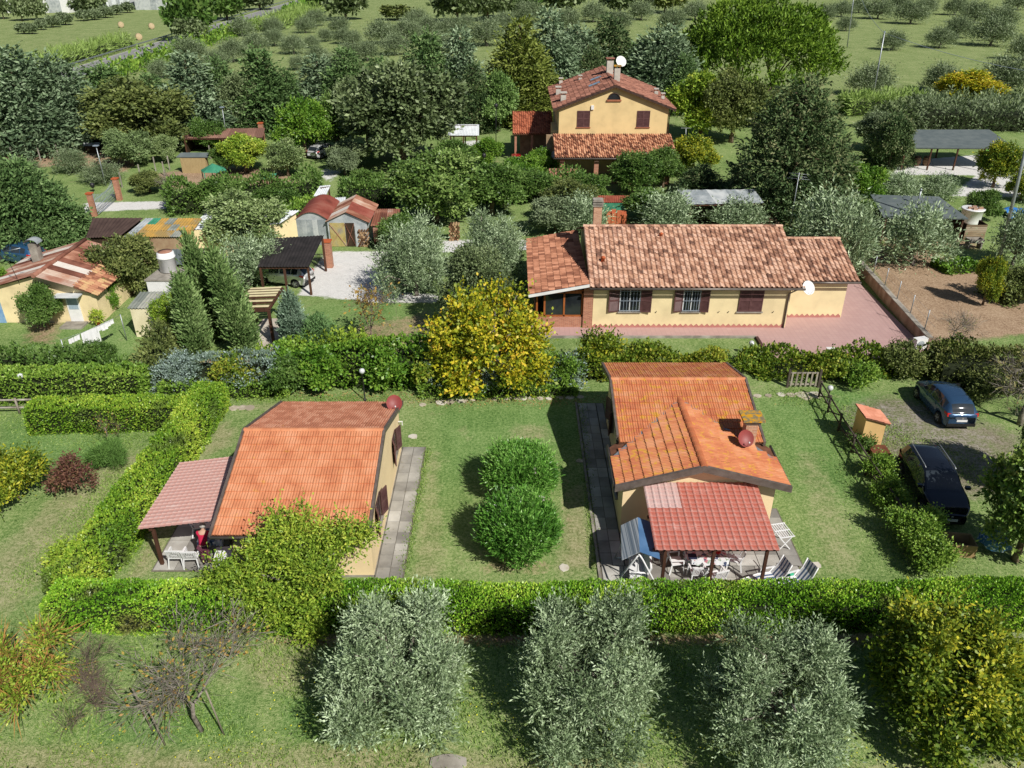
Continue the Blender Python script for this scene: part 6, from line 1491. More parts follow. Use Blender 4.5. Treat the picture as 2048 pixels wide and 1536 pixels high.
# white tank with bricks on its lid
t = thing('water_tank', 'white plastic tank with bricks weighing down its lid', 'tank', G(1938, 448))
MB().lathe([(.75, 0), (.8, .3), (.86, 1.3), (.95, 1.32), (.95, 1.4), (.9, 1.42)], 20).build('body', PLAST, t, world=False)
for (x, y, z) in ((-.4, -.2, 0), (.1, .1, .0), (.45, -.3, 0), (-.1, -.5, 0)): MB().box(x - .18, x + .18, y - .1, y + .1, 1.42, 1.58).build('brick', mat('loose_brick', [S(150, 116, 96), S(176, 146, 126)], 4, .9), t, world=False)
t = thing('plank_shack', 'lean-to shack of weathered horizontal boards under the white tank', 'shack', G(1945, 482))
for i in range(8): MB().box(-.85, .85, -.05, .0, .1 + i * .16, .24 + i * .16).build('plank', PLANK, t, world=False)
MB().box(-.9, .9, -.0, 1.2, 0, .1).box(-.85, -.75, 0, 1.2, .1, 1.4).box(.75, .85, 0, 1.2, .1, 1.4).build('frame', DARKIN, t, world=False)
t = thing('wash_trough', 'pale concrete trough on legs beside the plank shack', 'trough', G(1945, 496))
MB().box(-.6, .6, -.35, .35, .5, .56).box(-.6, .6, -.35, -.28, .56, .8).box(-.6, .6, .28, .35, .56, .8).box(-.6, -.53, -.28, .28, .56, .8).box(.53, .6, -.28, .28, .56, .8).build('basin', CONC, t, world=False)
for x in (-.5, .5): MB().box(x - .06, x + .06, -.3, .3, 0, .5).build('leg', CONC, t, world=False)
t = thing('tarpaulin', 'crumpled blue tarpaulin at the east edge behind the tall pole', 'tarpaulin', G(2035, 432))
rng = np.random.default_rng(4); ww = wob(rng, 6, .18, (1, 3))
g = np.linspace(-1.3, 1.3, 14); V = [(x, y * .8, .75 - .3 * (x * x + y * y) / 1.7 + float(ww(x, y))) for y in g for x in g]
MB().add([(a, b, max(c, .02)) for a, b, c in V], [(j * 14 + i, j * 14 + i + 1, j * 14 + 15 + i, j * 14 + 14 + i) for j in range(13) for i in range(13)], True).build('sheet', mat('tarp_blue', [S(40, 110, 190), S(70, 140, 210)], 2, .4), t, world=False)
# barrels under the carport
BARL = mat('barrel_wood', [S(120, 92, 68), S(150, 120, 92)], 4, .8)
for i, (px, lab) in enumerate(((1832, 'wooden barrel under the carport, westernmost of two'), (1851, 'wooden barrel under the carport beside the post'))):
    t = thing('barrel', lab, 'barrel', G(px, 331), 0, 'barrels under the carport')
    MB().lathe([(.3, 0), (.38, .25), (.41, .5), (.38, .75), (.3, 1.0)], 14).build('staves', BARL, t, world=False)
    for z in (.12, .35, .65, .88): MB().lathe([(.42 - abs(z - .5) * .17, z), (.42 - abs(z - .5) * .17, z + .05)], 14).build('hoop', BLACK, t, world=False)
t = thing('bench', 'bright green bench under the far end of the carport', 'bench', G(1990, 315))
MB().box(-1.4, 1.4, -.2, .2, .42, .5).build('seat', mat('bright_green', [S(110, 190, 90), S(130, 205, 110)], 2, .6), t, world=False)
MB().box(-1.4, 1.4, .2, .26, .5, .95).build('backrest', _MC['bright_green'], t, world=False)
for x in (-1.2, 1.2): MB().box(x - .04, x + .04, -.18, .24, 0, .42).build('leg', BLACK, t, world=False)

# west: tin roofed house
def tin_house():
    h = thing('tin_roofed_house', 'old yellow house with rusty corrugated roof and patched tiles', 'house', (-29, 47, 0))
    RX, RZ, y0, y1 = -29.5, 3.4, 46.3, 53.2
    walls(h, [(-33.6, 46.95), (RX, 46.95), (-26.35, 46.95), (-26.35, 52.6), (RX, 52.6), (-33.6, 52.6)], [2.15, 3.25, 2.05, 2.05, 3.25, 2.15], stucco('stucco_old', (.78, .64, .38, 1), .25))
    quad_roof(h, (-34.0, y0 + .3, 2.12), (-34.0, y1, 2.12), (RX, y0 + .3, RZ), (RX, y1, RZ), RUST, 9, mats=lambda i, r: RUSTW if i in (2, 4, 7) else RUST)
    quad_roof(h, (RX + 2.2, y0, 2.68), (RX + 2.2, y1, 2.68), (RX, y0, RZ), (RX, y1, RZ), RUST, 10, mats=lambda i, r: RUSTW if i in (1, 3, 5, 6) else RUST)
    MB().tube([(RX, y0, RZ + .03), (RX, y1, RZ + .03)], .14, 8).build('ridge_cap', RUST, h)
    MB().slab([(-27.3, y0 + .2, 2.62), (-26.05, y0 + .5, 1.98), (-26.05, y1 - .5, 1.98), (-27.3, y1, 2.62)], .08).build('lower_roof', DECK, h)
    rf = MB().box(-27.4, -27.2, y0 + .4, y1, 2.5, 2.54).build('tiled_verge', DECK, h)
    tile_roof(rf, (-26.0, y0 + .3, 1.98), (0, y1 - y0 - .6, 0), (-1.4, 0, .7), .28, .38, PRC, mat('tile_patched', [S(112, 74, 58), S(160, 108, 84), S(182, 134, 104), S(194, 162, 118)], 1.2, .9, .3, 50, .2, rnd=.6, lo=.2, hi=.8), seed=33, lip=.04, tilt=.03)
    MB().box(-28.7, -27.1, 46.25, 46.94, 1.98, 2.05).build('door_canopy', TINW, h)
    d = MB().box(-28.3, -27.5, 46.90, 46.947, 0, 1.9).build('door', WHITE, h)
    MB().box(-28.2, -27.6, 46.885, 46.898, .95, 1.75).build('pane', mat('frosted_pane', [S(140, 160, 176), S(170, 186, 196)], 3, .2), d)
    MB().box(-28.6, -27.2, 45.9, 46.88, 0, .12).build('step', CONC, h)
    c = MB().box(-31.9, -31.4, 50.5, 51.0, 2.4, 4.0).build('chimney', CONC, h)
    n = 8; MB().add([(-32.05 + .4 - .45 * math.cos(math.pi * i / n), y, 4.05 + .3 * math.sin(math.pi * i / n)) for y in (50.4, 51.1) for i in range(n + 1)], [(i, i + 1, n + 2 + i, n + 1 + i) for i in range(n)]).build('chimney_cowl', TING, c)
    MB().tube([(-30.8, 46.8, 2.8), (-31, 46.6, 4.9), (-29.8, 46.4, 5.2)], .025, 5).build('aerial', STEEL, h)
    MB().box(-33.2, -32.5, 46.90, 46.947, 0, 1.9).build('side_door', mat('blue_door', [S(110, 150, 196), S(150, 180, 206)], 3, .6), h)
    return h
tin_house()
shed('tin_shed', 'cream corrugated tin shed with a grey roof on the washing lawn', (254, 617, 1.95), (352, 617, 1.95), (281, 584, 2.3), (385, 582, 2.3), ETERG, TINC, n=5, d=.15)
ft, I = shed('flat_shed', 'white rendered shed with a stained flat concrete roof', (288, 560, 2.5), (405, 560, 2.5), (322, 534, 2.55), (412, 534, 2.55), CONC, WHITE, thick=True, d=.1)
t = thing('water_tank', 'white cylindrical water tank standing on the flat shed', 'tank', G(338, 541, 2.56))
MB().lathe([(.5, 0), (.54, .02), (.54, .9), (.58, .92), (.58, 1.0), (.54, 1.02), (.54, 1.25), (.45, 1.3)], 20).build('body', PLAST, t, world=False)
MB().lathe([(.44, 1.3), (.46, 1.33), (.1, 1.36)], 16).build('lid', RUST, t, world=False)
shed('lean_to', 'low lean-to with grey and black bitumen sheets behind the flat shed', (330, 530, 2.2), (405, 530, 2.2), (325, 499, 2.6), (412, 497, 2.6), BITU, DARKIN, n=2, mats=lambda i, r: BRNR if i else FELT, cat='shed', d=.2)
shed('long_shed', 'low shed roofed with dark brown corrugated sheets', (172, 476, 2.1), (240, 473, 2.1), (186, 436, 2.7), (288, 436, 2.7), BRNR, DARKIN, n=6, d=.3)
shed('long_shed', 'low shed with yellow-lichened corrugated roof', (247, 474, 2.1), (378, 474, 2.1), (292, 437, 2.7), (405, 437, 2.7), ETER, mat('shed_wall', [S(150, 120, 96), S(172, 150, 120)], 2, .9), n=7, rows=3, d=.3, mats=lambda i, r: GREEN if (i, r) == (1, 2) else (TING if i == 0 else (ETERG if (i + r) % 5 == 0 else ETER)))
shed('long_shed', 'yellow-walled shed under white corrugated sheets', (373, 460, 2.3), (560, 447, 2.3), (416, 423, 2.8), (600, 421, 2.8), TINW, W_CREAM, n=7, d=.35)
shed('carport', 'dark bitumen-roofed carport over the white hatchback', (515, 534, 2.1), (618, 534, 2.1), (540, 477, 2.7), (648, 471, 2.7), BITU, None, n=4, cat='carport', d=.2)
# three rusty sheds
def arched_shed():
    a, b = G(597, 490), G(662, 490); w = (b - a).length; y0 = a.y; y1 = y0 + 5; x0, x1 = a.x, b.x
    h = thing('tin_shed', 'corrugated shed with a barrel-vaulted rust red roof', 'shed', ((x0 + x1) / 2, y0, 0), 0, 'rusty sheds')
    n = 12; arc = [(x0 + (x1 - x0) * i / n, 2.15 + .6 * math.sin(math.pi * i / n)) for i in range(n + 1)]
    for (ya, yb) in ((y0 - .15, y0 + 2.6), (y0 + 2.6, y1)):
        MB().add([(x, y, z) for y in (ya, yb) for x, z in arc], [(i, i + 1, n + 2 + i, n + 1 + i) for i in range(n)], True).build('roof_sheet', RUSTR, h)
    MB().add([(x, y0, z) for x, z in arc] + [(x1, y0, 0), (x0, y0, 0)], [tuple(range(n + 3))[::-1]]).build('gable', TING, h)
    for i in range(6): MB().box(x0 + (x1 - x0) * i / 6 + .02, x0 + (x1 - x0) * (i + 1) / 6 - .02, y0 - .03, y0 - .005, 0, 2.1).build('wall_sheet', TING, h)
    walls(h, [(x0, y0 + .01), (x1, y0 + .01), (x1, y1), (x0, y1)], [2.12] * 4, TING)
arched_shed()
def gable_shed():
    a, b = G(660, 493), G(738, 492); x0, x1, y0 = a.x, b.x, a.y; y1 = y0 + 4.8; xm = (x0 + x1) / 2
    h = thing('tin_shed', 'gabled tin shed with patched rusty roof and ochre cross-braced doors', 'shed', (xm, y0, 0), 0, 'rusty sheds')
    quad_roof(h, (x0 - .15, y0 - .2, 2.05), (x0 - .15, y1, 2.05), (xm, y0 - .2, 2.85), (xm, y1, 2.85), RUSTW, 5)
    quad_roof(h, (x1 + .25, y0 - .2, 2.0), (x1 + .25, y1, 2.0), (xm, y0 - .2, 2.85), (xm, y1, 2.85), RUSTW, 5, mats=lambda i, r: RUSTR if i in (1, 2) else RUSTW)
    walls(h, [(x0, y0), (xm, y0), (x1, y0), (x1, y1), (xm, y1), (x0, y1)], [2.05, 2.75, 2.0, 2.0, 2.75, 2.05], TING)
    och = mat('ochre_door', [S(150, 132, 76), S(176, 160, 104), S(140, 138, 124)], 1.2, .8, rnd=.4)
    for (xa, xb) in ((x0 + .15, x0 + 1.35), (x0 + 1.4, x0 + 2.1)):
        d = MB().box(xa, xb, y0 - .05, y0 - .005, .02, 1.95).build('door', och if xb - xa > 1 else DARKIN, h)
        MB().bar((xa, y0 - .07, .1), (xb, y0 - .07, 1.9), .06, .03).bar((xa, y0 - .075, 1.9), (xb, y0 - .075, .1), .06, .03).build('brace', RUST, d)
    MB().box(x0 + 2.15, x0 + 2.6, y0 - .05, y0 - .005, 0, 1.7).build('panel', TING, h)
    return h, x1, y0
gs, gx, gy = gable_shed()
LOG = mat('log_end', [S(96, 70, 50), S(140, 108, 80), S(176, 146, 112)], 3, .9, .3, 20, .1, rnd=1.)
def logpile(lab, x, y, w, h, name='log_pile', d=.5, r=.1):
    t = thing(name, lab, 'log pile', (x, y, 0), 0, 'stacked firewood'); rr = random.Random(int(x * 10)); me = None
    for j in range(int(h / (r * 1.8))):
        for i in range(int(w / (r * 2.1))):
            if me is None: o = MB().tube([(0, 0, 0), (0, d, 0)], r, 7, smooth=False).build('log', LOG, t, world=False); me = o.data
            else: o = link(bpy.data.objects.new('log', me), t)
            s = rr.uniform(.7, 1.1); o.scale = (s, 1, s); o.location = (-w / 2 + r + i * r * 2.1 + (j % 2) * r, rr.uniform(-.06, .06), r + j * r * 1.8); o.rotation_euler = (0, rr.uniform(0, 6), 0)
    return t
logpile('firewood stacked under the gabled rusty shed', gx - .35, gy - .15, .95, 1.5)
logpile('firewood stack between the two silvery olives', G(910, 482).x, G(910, 482).y, 1.0, 1.5)
logpile('firewood stack in the shade of the panel-roofed shed', G(1405, 440).x, G(1405, 440).y, 1.6, .9)
logpile('pale firewood stack before the farmhouse trees', G(1228, 368).x, G(1228, 368).y, .7, 2.2)
sh3, I = shed('tin_shed', 'rusty red lean-to tin shed under the dark hedge', (741, 452, 1.75), (800, 452, 1.75), (752, 418, 2.2), (800, 418, 2.2), RUST, None, n=4, mats=lambda i, r: RUSTW if i == 0 else RUST)
a, b = G(749, 494), G(795, 492)
for i in range(5): MB().box(a.x + (b.x - a.x) * i / 5, a.x + (b.x - a.x) * (i + 1) / 5 - .02, a.y, a.y + .04, .45, 1.6).build('wall_sheet', RUST, sh3)
# sheds of the yard further back
for lab, q, m, wl, kw in (('long low hen house with brown tiled roof', ((362, 277, 1.8), (525, 275, 1.8), (378, 258, 2.2), (530, 256, 2.2)), mat('henhouse_roof', [S(120, 88, 76), S(150, 114, 98)], 1, .9, rnd=.6), DARKIN, dict(n=9, open_front=True)),
                      ('small bamboo-walled hut with a grey felt roof', ((352, 314, 1.7), (415, 314, 1.7), (362, 305, 2.0), (420, 305, 2.0)), FELT, mat('bamboo', [S(150, 130, 92), S(178, 158, 116)], 5, .9, stretch=(8, 8, .5)), dict(thick=True)),
                      ('white corrugated shelter beside the gravel lane', ((626, 394, 1.7), (652, 392, 1.7), (640, 372, 2.2), (662, 370, 2.2)), TINW, None, dict(n=3)), ('white flat-roofed brick shelter below the lane', ((632, 414, 1.7), (690, 408, 1.7), (650, 397, 1.9), (692, 394, 1.9)), TINW, BRICK, dict(n=4)),
                      ('white roofed open barn behind the holm oak', ((895, 271, 2.2), (958, 271, 2.2), (902, 249, 3.0), (958, 249, 3.0)), TINW, None, dict(n=5)), ('low green canopy beside the fruit tree', ((516, 358, 1.2), (548, 358, 1.2), (522, 347, 1.5), (554, 347, 1.5)), GREEN, None, dict(n=2)),
                      ('flat dog kennel roof at the dirt yard', ((166, 292, .8), (198, 292, .8), (168, 285, 1.0), (200, 285, 1.0)), TING, DARKIN, dict(n=2, d=.15))):
    shed('yard_shed', lab, *q, m, wl, **kw)
t = thing('gazebo', 'six-sided garden gazebo with a green pointed roof', 'gazebo', G(433, 372))
hx = [(1.3 * math.cos(math.pi / 3 * i), 1.3 * math.sin(math.pi / 3 * i)) for i in range(6)]
for i in range(6):
    a, b = hx[i], hx[(i + 1) % 6]
    MB().add([(a[0], a[1], 1.6), (b[0], b[1], 1.6), (0, 0, 2.25)], [(0, 1, 2)]).build('roof_panel', GREEN, t, world=False)
    MB().tube([(a[0] * .92, a[1] * .92, 0), (a[0] * .92, a[1] * .92, 1.62)], .05, 6).build('post', GREEN, t, world=False)
t = thing('well_house', 'little terracotta-roofed well house in the farmhouse garden', 'well house', G(1127, 372))
for s in (-1, 1): MB().slab([(-1.5, s * 1.1, 1.2), (1.5, s * 1.1, 1.2), (1.5, 0, 1.75), (-1.5, 0, 1.75)], .08).build('roof', TILE_T, t, world=False)
MB().box(-1.2, 1.2, -.8, .8, 0, 1.25).build('wall', BRICK, t, world=False)
t = thing('garden_umbrella', 'white and green parasol beside the veranda', 'parasol', G(1112, 345))
MB().tube([(0, 0, 0), (0, 0, 2.2)], .03, 6).build('pole', WHITE, t, world=False)
MB().lathe([(1.3, 1.85), (.7, 2.12), (.03, 2.3)], 10, smooth=False).build('canopy', WHITE, t, world=False)
MB().lathe([(1.31, 1.78), (1.31, 1.86)], 10, smooth=False).build('valance', GREEN, t, world=False)
# pergola beside the cypresses
def pergola():
    c = [G(480, 690), G(548, 688), G(575, 642), G(515, 645)]
    t = thing('pergola', 'dark timber pergola with cream canvas strips beside the cypresses', 'pergola', (c[0] + c[1] + c[2] + c[3]) / 4)
    z = 2.25
    for p in c: MB().box(p.x - .08, p.x + .08, p.y - .08, p.y + .08, 0, z).build('post', WOODP, t)
    for a, b in ((0, 1), (1, 2), (2, 3), (3, 0)): MB().bar((c[a].x, c[a].y, z), (c[b].x, c[b].y, z), .1, .16).build('beam', WOODP, t)
    A, B, C_, D = [Vector((p.x, p.y, z + .12)) for p in (c[0], c[3], c[1], c[2])]
    CAN = mat('canvas_cream', [S(206, 192, 150), S(224, 212, 172)], 2, .9)
    for i in range(8):
        f = i / 8; a, b = A.lerp(B, f), C_.lerp(D, f)
        MB().bar(a - (b - a) * .08, b + (b - a) * .08, .07, .12).build('rafter', WOODP, t)
        if i % 2 == 0 or i > 3:
            a2, b2 = A.lerp(B, f + .095), C_.lerp(D, f + .095); a1, b1 = A.lerp(B, f + .02), C_.lerp(D, f + .02); up = Vector((0, 0, .07))
            MB().slab([a1 + up, b1 + up, b2 + up, a2 + up], .012).build('canvas', CAN, t)
    return c
pc = pergola()
paving('pergola_floor', 'pale paved floor under the pergola', [(min(p.x for p in pc) + .4, max(p.x for p in pc) + .6, min(p.y for p in pc) - .6, max(p.y for p in pc) + .3, 4, 5)], mat('pale_paving', [S(186, 176, 162), S(206, 198, 184)], 2, .9, rnd=.4), seed=31)
# brick pillars with gates
def pillar(t, p, h=2.0, w=.42):
    MB().box(p.x - w / 2, p.x + w / 2, p.y - w / 2, p.y + w / 2, 0, h).build('pillar', BRICK, t)
    MB().box(p.x - w / 2 - .06, p.x + w / 2 + .06, p.y - w / 2 - .06, p.y + w / 2 + .06, h, h + .1).build('pillar_cap', mat('terracotta', [], 1), t)
def bar_gate(t, a, b, h, m, n, curve=0.):
    for i in range(n + 1):
        p = a.lerp(b, i / n); MB().tube([(p.x, p.y, .08), (p.x, p.y, h + curve * (1 - math.sin(math.pi * i / n)))], .02, 5).build('bar', m, t)
    for z in (.15, h * .55, h - .1): MB().tube([(a.x, a.y, z), (b.x, b.y, z)], .025, 5).build('rail', m, t)
t = thing('iron_gate', 'ornate pale iron gate between two brick pillars at the yard lane', 'gate', G(212, 410))
p1, p2 = G(190, 432), G(240, 400)
pillar(t, p1); pillar(t, p2); bar_gate(t, p1 + Vector((.3, 0, 0)), p2 - Vector((.3, 0, 0)), 1.5, IRON, 16, .5)
t = thing('iron_gate', 'low dark iron gate with a brick pillar beside the gravel drive', 'gate', G(645, 533))
p1 = G(660, 534); pillar(t, p1, 2.0, .5); bar_gate(t, G(628, 535), p1 - Vector((.3, 0, 0)), 1.1, BLACK, 9)
t = thing('brick_gateway', 'tall brick gate post with a white sliding rail behind the boat', 'gate post', G(672, 282)); pillar(t, G(672, 282), 2.6, .5)
MB().bar((G(672, 282).x, G(672, 282).y, 2.3), (G(560, 276).x, G(560, 276).y, 2.3), .1, .14).build('rail', WHITE, t); pillar(t, G(526, 284), 2.2, .5)
# fence posts of the dirt yard
for i, (px, py) in enumerate(((28, 322), (82, 322), (118, 315), (245, 375), (282, 358), (312, 342), (340, 340), (422, 318), (330, 352), (60, 300), (140, 305))):
    p = G(px, py); tag(MB().box(p.x - .05, p.x + .05, p.y - .05, p.y + .05, 0, 1.5).build('fence_post', CONC), 'grey concrete fence post round the dirt yard', 'post', 'fence posts of the dirt yard')
# far warehouses
def warehouse(lab, x0, x1, y0, depth, h, m):
    a, b = G(x0, y0), G(x1, y0)
    t = thing('warehouse', lab, 'warehouse', ((a.x + b.x) / 2, a.y, 0))
    walls(t, [(a.x, a.y), (b.x, a.y), (b.x, a.y + depth), (a.x, a.y + depth)], [h] * 4, m)
    quad_roof(t, (a.x - 1, a.y - 1, h), (b.x + 1, a.y - 1, h), (a.x - 1, a.y + depth + 1, h + 2), (b.x + 1, a.y + depth + 1, h + 2), TINW, 10, per=2, amp=.1)
    n = max(3, int((b.x - a.x) / 8))
    for i in range(n):
        xx = a.x + (b.x - a.x) * (i + .3) / n; MB().box(xx, xx + (b.x - a.x) / n * .45, a.y - .1, a.y - .02, .05, min(4, h - 1)).build('door', TING, t)
warehouse('long white warehouse at the top west corner', -40, 140, 26, 40, 9, WHITE)
warehouse('white warehouse beyond the hay field', 215, 262, 18, 35, 9, TINW)
warehouse('low pale workshop beside the road bend', 272, 345, 20, 30, 6, TING)
# hay bales
HAY = mat('hay', [S(168, 148, 116), S(188, 170, 138)], 3, .95, .5, 12, .1)
for (px, py, lab) in ((243, 55, 'round hay bale farthest from the road'), (304, 58, 'round hay bale nearest the guard rail'), (279, 80, 'round hay bale nearest the near edge of the hay field')):
    t = thing('hay_bale', lab, 'hay bale', G(px, py), .5, 'hay bales'); mb = MB().lathe([(.0, -.75), (.85, -.75), (.95, -.7), (.95, .7), (.85, .75), (.0, .75)], 18)
    mb.xf(Matrix.Translation((0, 0, .76)) @ Matrix.Rotation(math.pi / 2, 4, 'X') @ Matrix.Scale(.82, 4)).build('hay', HAY, t, world=False)
# poles and lamps
def pole(name, lab, px, py, top, topx, r=.13, m=STEEL, cat='pole'):
    p = G(px, py); z = ZAT(top, p.y); a = (topx - 1024) / FPX * DEP(p.y, z)
    t = thing(name, lab, cat, p); MB().tube([(0, 0, -.1), ((a - p.x) * .5, 0, z * .5), (a - p.x, 0, z)], [r, r * .85, r * .65], 8).build('shaft', m, t, world=False)
    return t, Vector((a, p.y, z))
t1, e1 = pole('utility_pole', 'pale utility pole in the olive field carrying the cable', 1743, 207, 66, 1769)
MB().box(-.08 + e1.x - t1.location.x, .08 + e1.x - t1.location.x, -.08, .08, e1.z, e1.z + .25).build('insulator', IRON, t1, world=False)
t2, e2 = pole('utility_pole', 'tall pale pole beside the umbrella pine', 1694, 96, -40, 1712)
t3, e3 = pole('utility_pole', 'thick steel pole cut by the east edge of the photo', 1996, 530, 200, 2075, .14)
a, b = e1, e1 + Vector((34, -28, -3)); tag(MB().tube([a.lerp(b, i / 14) - Vector((0, 0, 9 * (i / 14) * (1 - i / 14))) for i in range(15)], .03, 5).build('cable', IRON), 'sagging cable running east from the field pole', 'cable')
tag(MB().tube([e1.lerp(e2, i / 10) - Vector((0, 0, 5 * (i / 10) * (1 - i / 10))) for i in range(11)], .03, 5).build('cable', IRON), 'cable between the two pale utility poles', 'cable')
for lab, px, py, top, tx in (('thin lamp pole with a solar head in the dirt yard', 212, 372, 292, 192), ('thin lamp pole above the hen house', 456, 290, 215, 444)):
    t, e = pole('yard_lamp', lab, px, py, top, tx, .06, STEEL, 'lamp'); MB().box(-.25 + e.x - t.location.x, .25 + e.x - t.location.x, -.2, .15, e.z, e.z + .08).build('lamp_head', IRON, t, world=False)
for lab, px, py, top in (('black street lamp in front of the pepper tree', 992, 290, 216), ('black lantern in the farmhouse garden', 968, 345, 316), ('lantern at the iron gate', 186, 384, 376)):
    t, e = pole('garden_lantern', lab, px, py, top, px, .05, BLACK, 'lamp'); MB().lathe([(.06, 0), (.2, .1), (.24, .4), (.04, .55)], 8, (e.x - t.location.x, 0, e.z)).build('lantern', BLACK, t, world=False)
# ------------------------------------------------------------------ vehicles
def paint(name, c, rough=.25):
    t = NT(name); t.b.inputs['Base Color'].default_value = c; t.b.inputs['Roughness'].default_value = rough
    t.b.inputs['Coat Weight'].default_value = .8; t.b.inputs['Coat Roughness'].default_value = .05; t.b.inputs['Metallic'].default_value = .35
    return t.m
TYRE = mat('tyre_rubber', [(.014, .014, .014, 1), (.03, .03, .03, 1)], 8, .85)
RIM = mat('alloy', [(.45, .46, .48, 1), (.6, .6, .62, 1)], 4, .35, metal=.8)
CGLASS = mat('car_glass', [(.018, .024, .03, 1), (.035, .045, .055, 1)], 1, .04, spec=.7)
REDL = mat('tail_lamp', [(.45, .01, .012, 1), (.55, .02, .02, 1)], 6, .15, spec=.6)
CLRL = mat('head_lamp', [(.5, .55, .6, 1), (.7, .74, .78, 1)], 6, .1, spec=.7)
PLATE = mat('number_plate', [(.7, .7, .7, 1), (.8, .8, .8, 1)], 3, .4)
TRIM = mat('black_trim', [(.012, .012, .013, 1), (.022, .022, .022, 1)], 4, .5)
HATCH = dict(L=4.0, top=[(-2.0, .78), (-1.93, 1.0), (-1.62, 1.36), (-1.2, 1.46), (-.3, 1.5), (.3, 1.45), (1.02, 1.03), (1.3, .97), (1.75, .82), (2.0, .60)],
             belt=[(-2.0, .76), (-1.9, .97), (-1.5, 1.0), (0, .95), (1.02, .96), (1.3, .92), (1.75, .78), (2.0, .57)], w=[(-2.0, .66), (-1.92, .78), (-1.4, .85), (0, .87), (1.3, .86), (1.8, .74), (2.0, .52)],
             roof=[(-2.0, .55), (-1.6, .57), (-1, .57), (0, .59), (.3, .59), (1.02, .72), (1.3, .74), (2.0, .45)], wheels=(-1.24, 1.27), R=.31, ws=(.32, 1.0), rw=(-1.93, -1.63), sides=((-1.5, -1.05), (-.98, -.12), (-.04, .72)))
SUV = dict(L=4.5, top=[(-2.25, .85), (-2.18, 1.1), (-1.95, 1.52), (-1.5, 1.64), (-.4, 1.68), (.35, 1.62), (1.12, 1.14), (1.5, 1.08), (2.05, .93), (2.25, .68)],
           belt=[(-2.25, .83), (-2.15, 1.05), (-1.6, 1.12), (0, 1.06), (1.12, 1.07), (1.5, 1.03), (2.05, .88), (2.25, .64)], w=[(-2.25, .72), (-2.15, .84), (-1.6, .9), (0, .91), (1.5, .9), (2.0, .8), (2.25, .6)],
           roof=[(-2.25, .6), (-1.9, .62), (-1, .64), (.35, .66), (1.12, .77), (1.5, .78), (2.25, .5)], wheels=(-1.3, 1.34), R=.36, ws=(.38, 1.1), rw=(-2.17, -1.93), sides=((-1.85, -1.25), (-1.15, -.2), (-.1, .82)))
TINY = dict(L=3.0, top=[(-1.5, .6), (-1.42, .82), (-1.15, .98), (-.75, 1.25), (-.3, 1.32), (.3, 1.3), (.75, .92), (1.2, .85), (1.42, .7), (1.5, .5)],
            belt=[(-1.5, .58), (-1.42, .78), (-.9, .86), (0, .84), (.75, .84), (1.2, .78), (1.5, .48)], w=[(-1.5, .5), (-1.35, .62), (-.8, .66), (.8, .66), (1.3, .58), (1.5, .4)],
            roof=[(-1.5, .4), (-.7, .48), (.3, .48), (.75, .56), (1.5, .35)], wheels=(-.92, .92), R=.25, ws=(.33, .74), rw=(-1.1, -.78), sides=((-.7, .0), (.05, .5)))
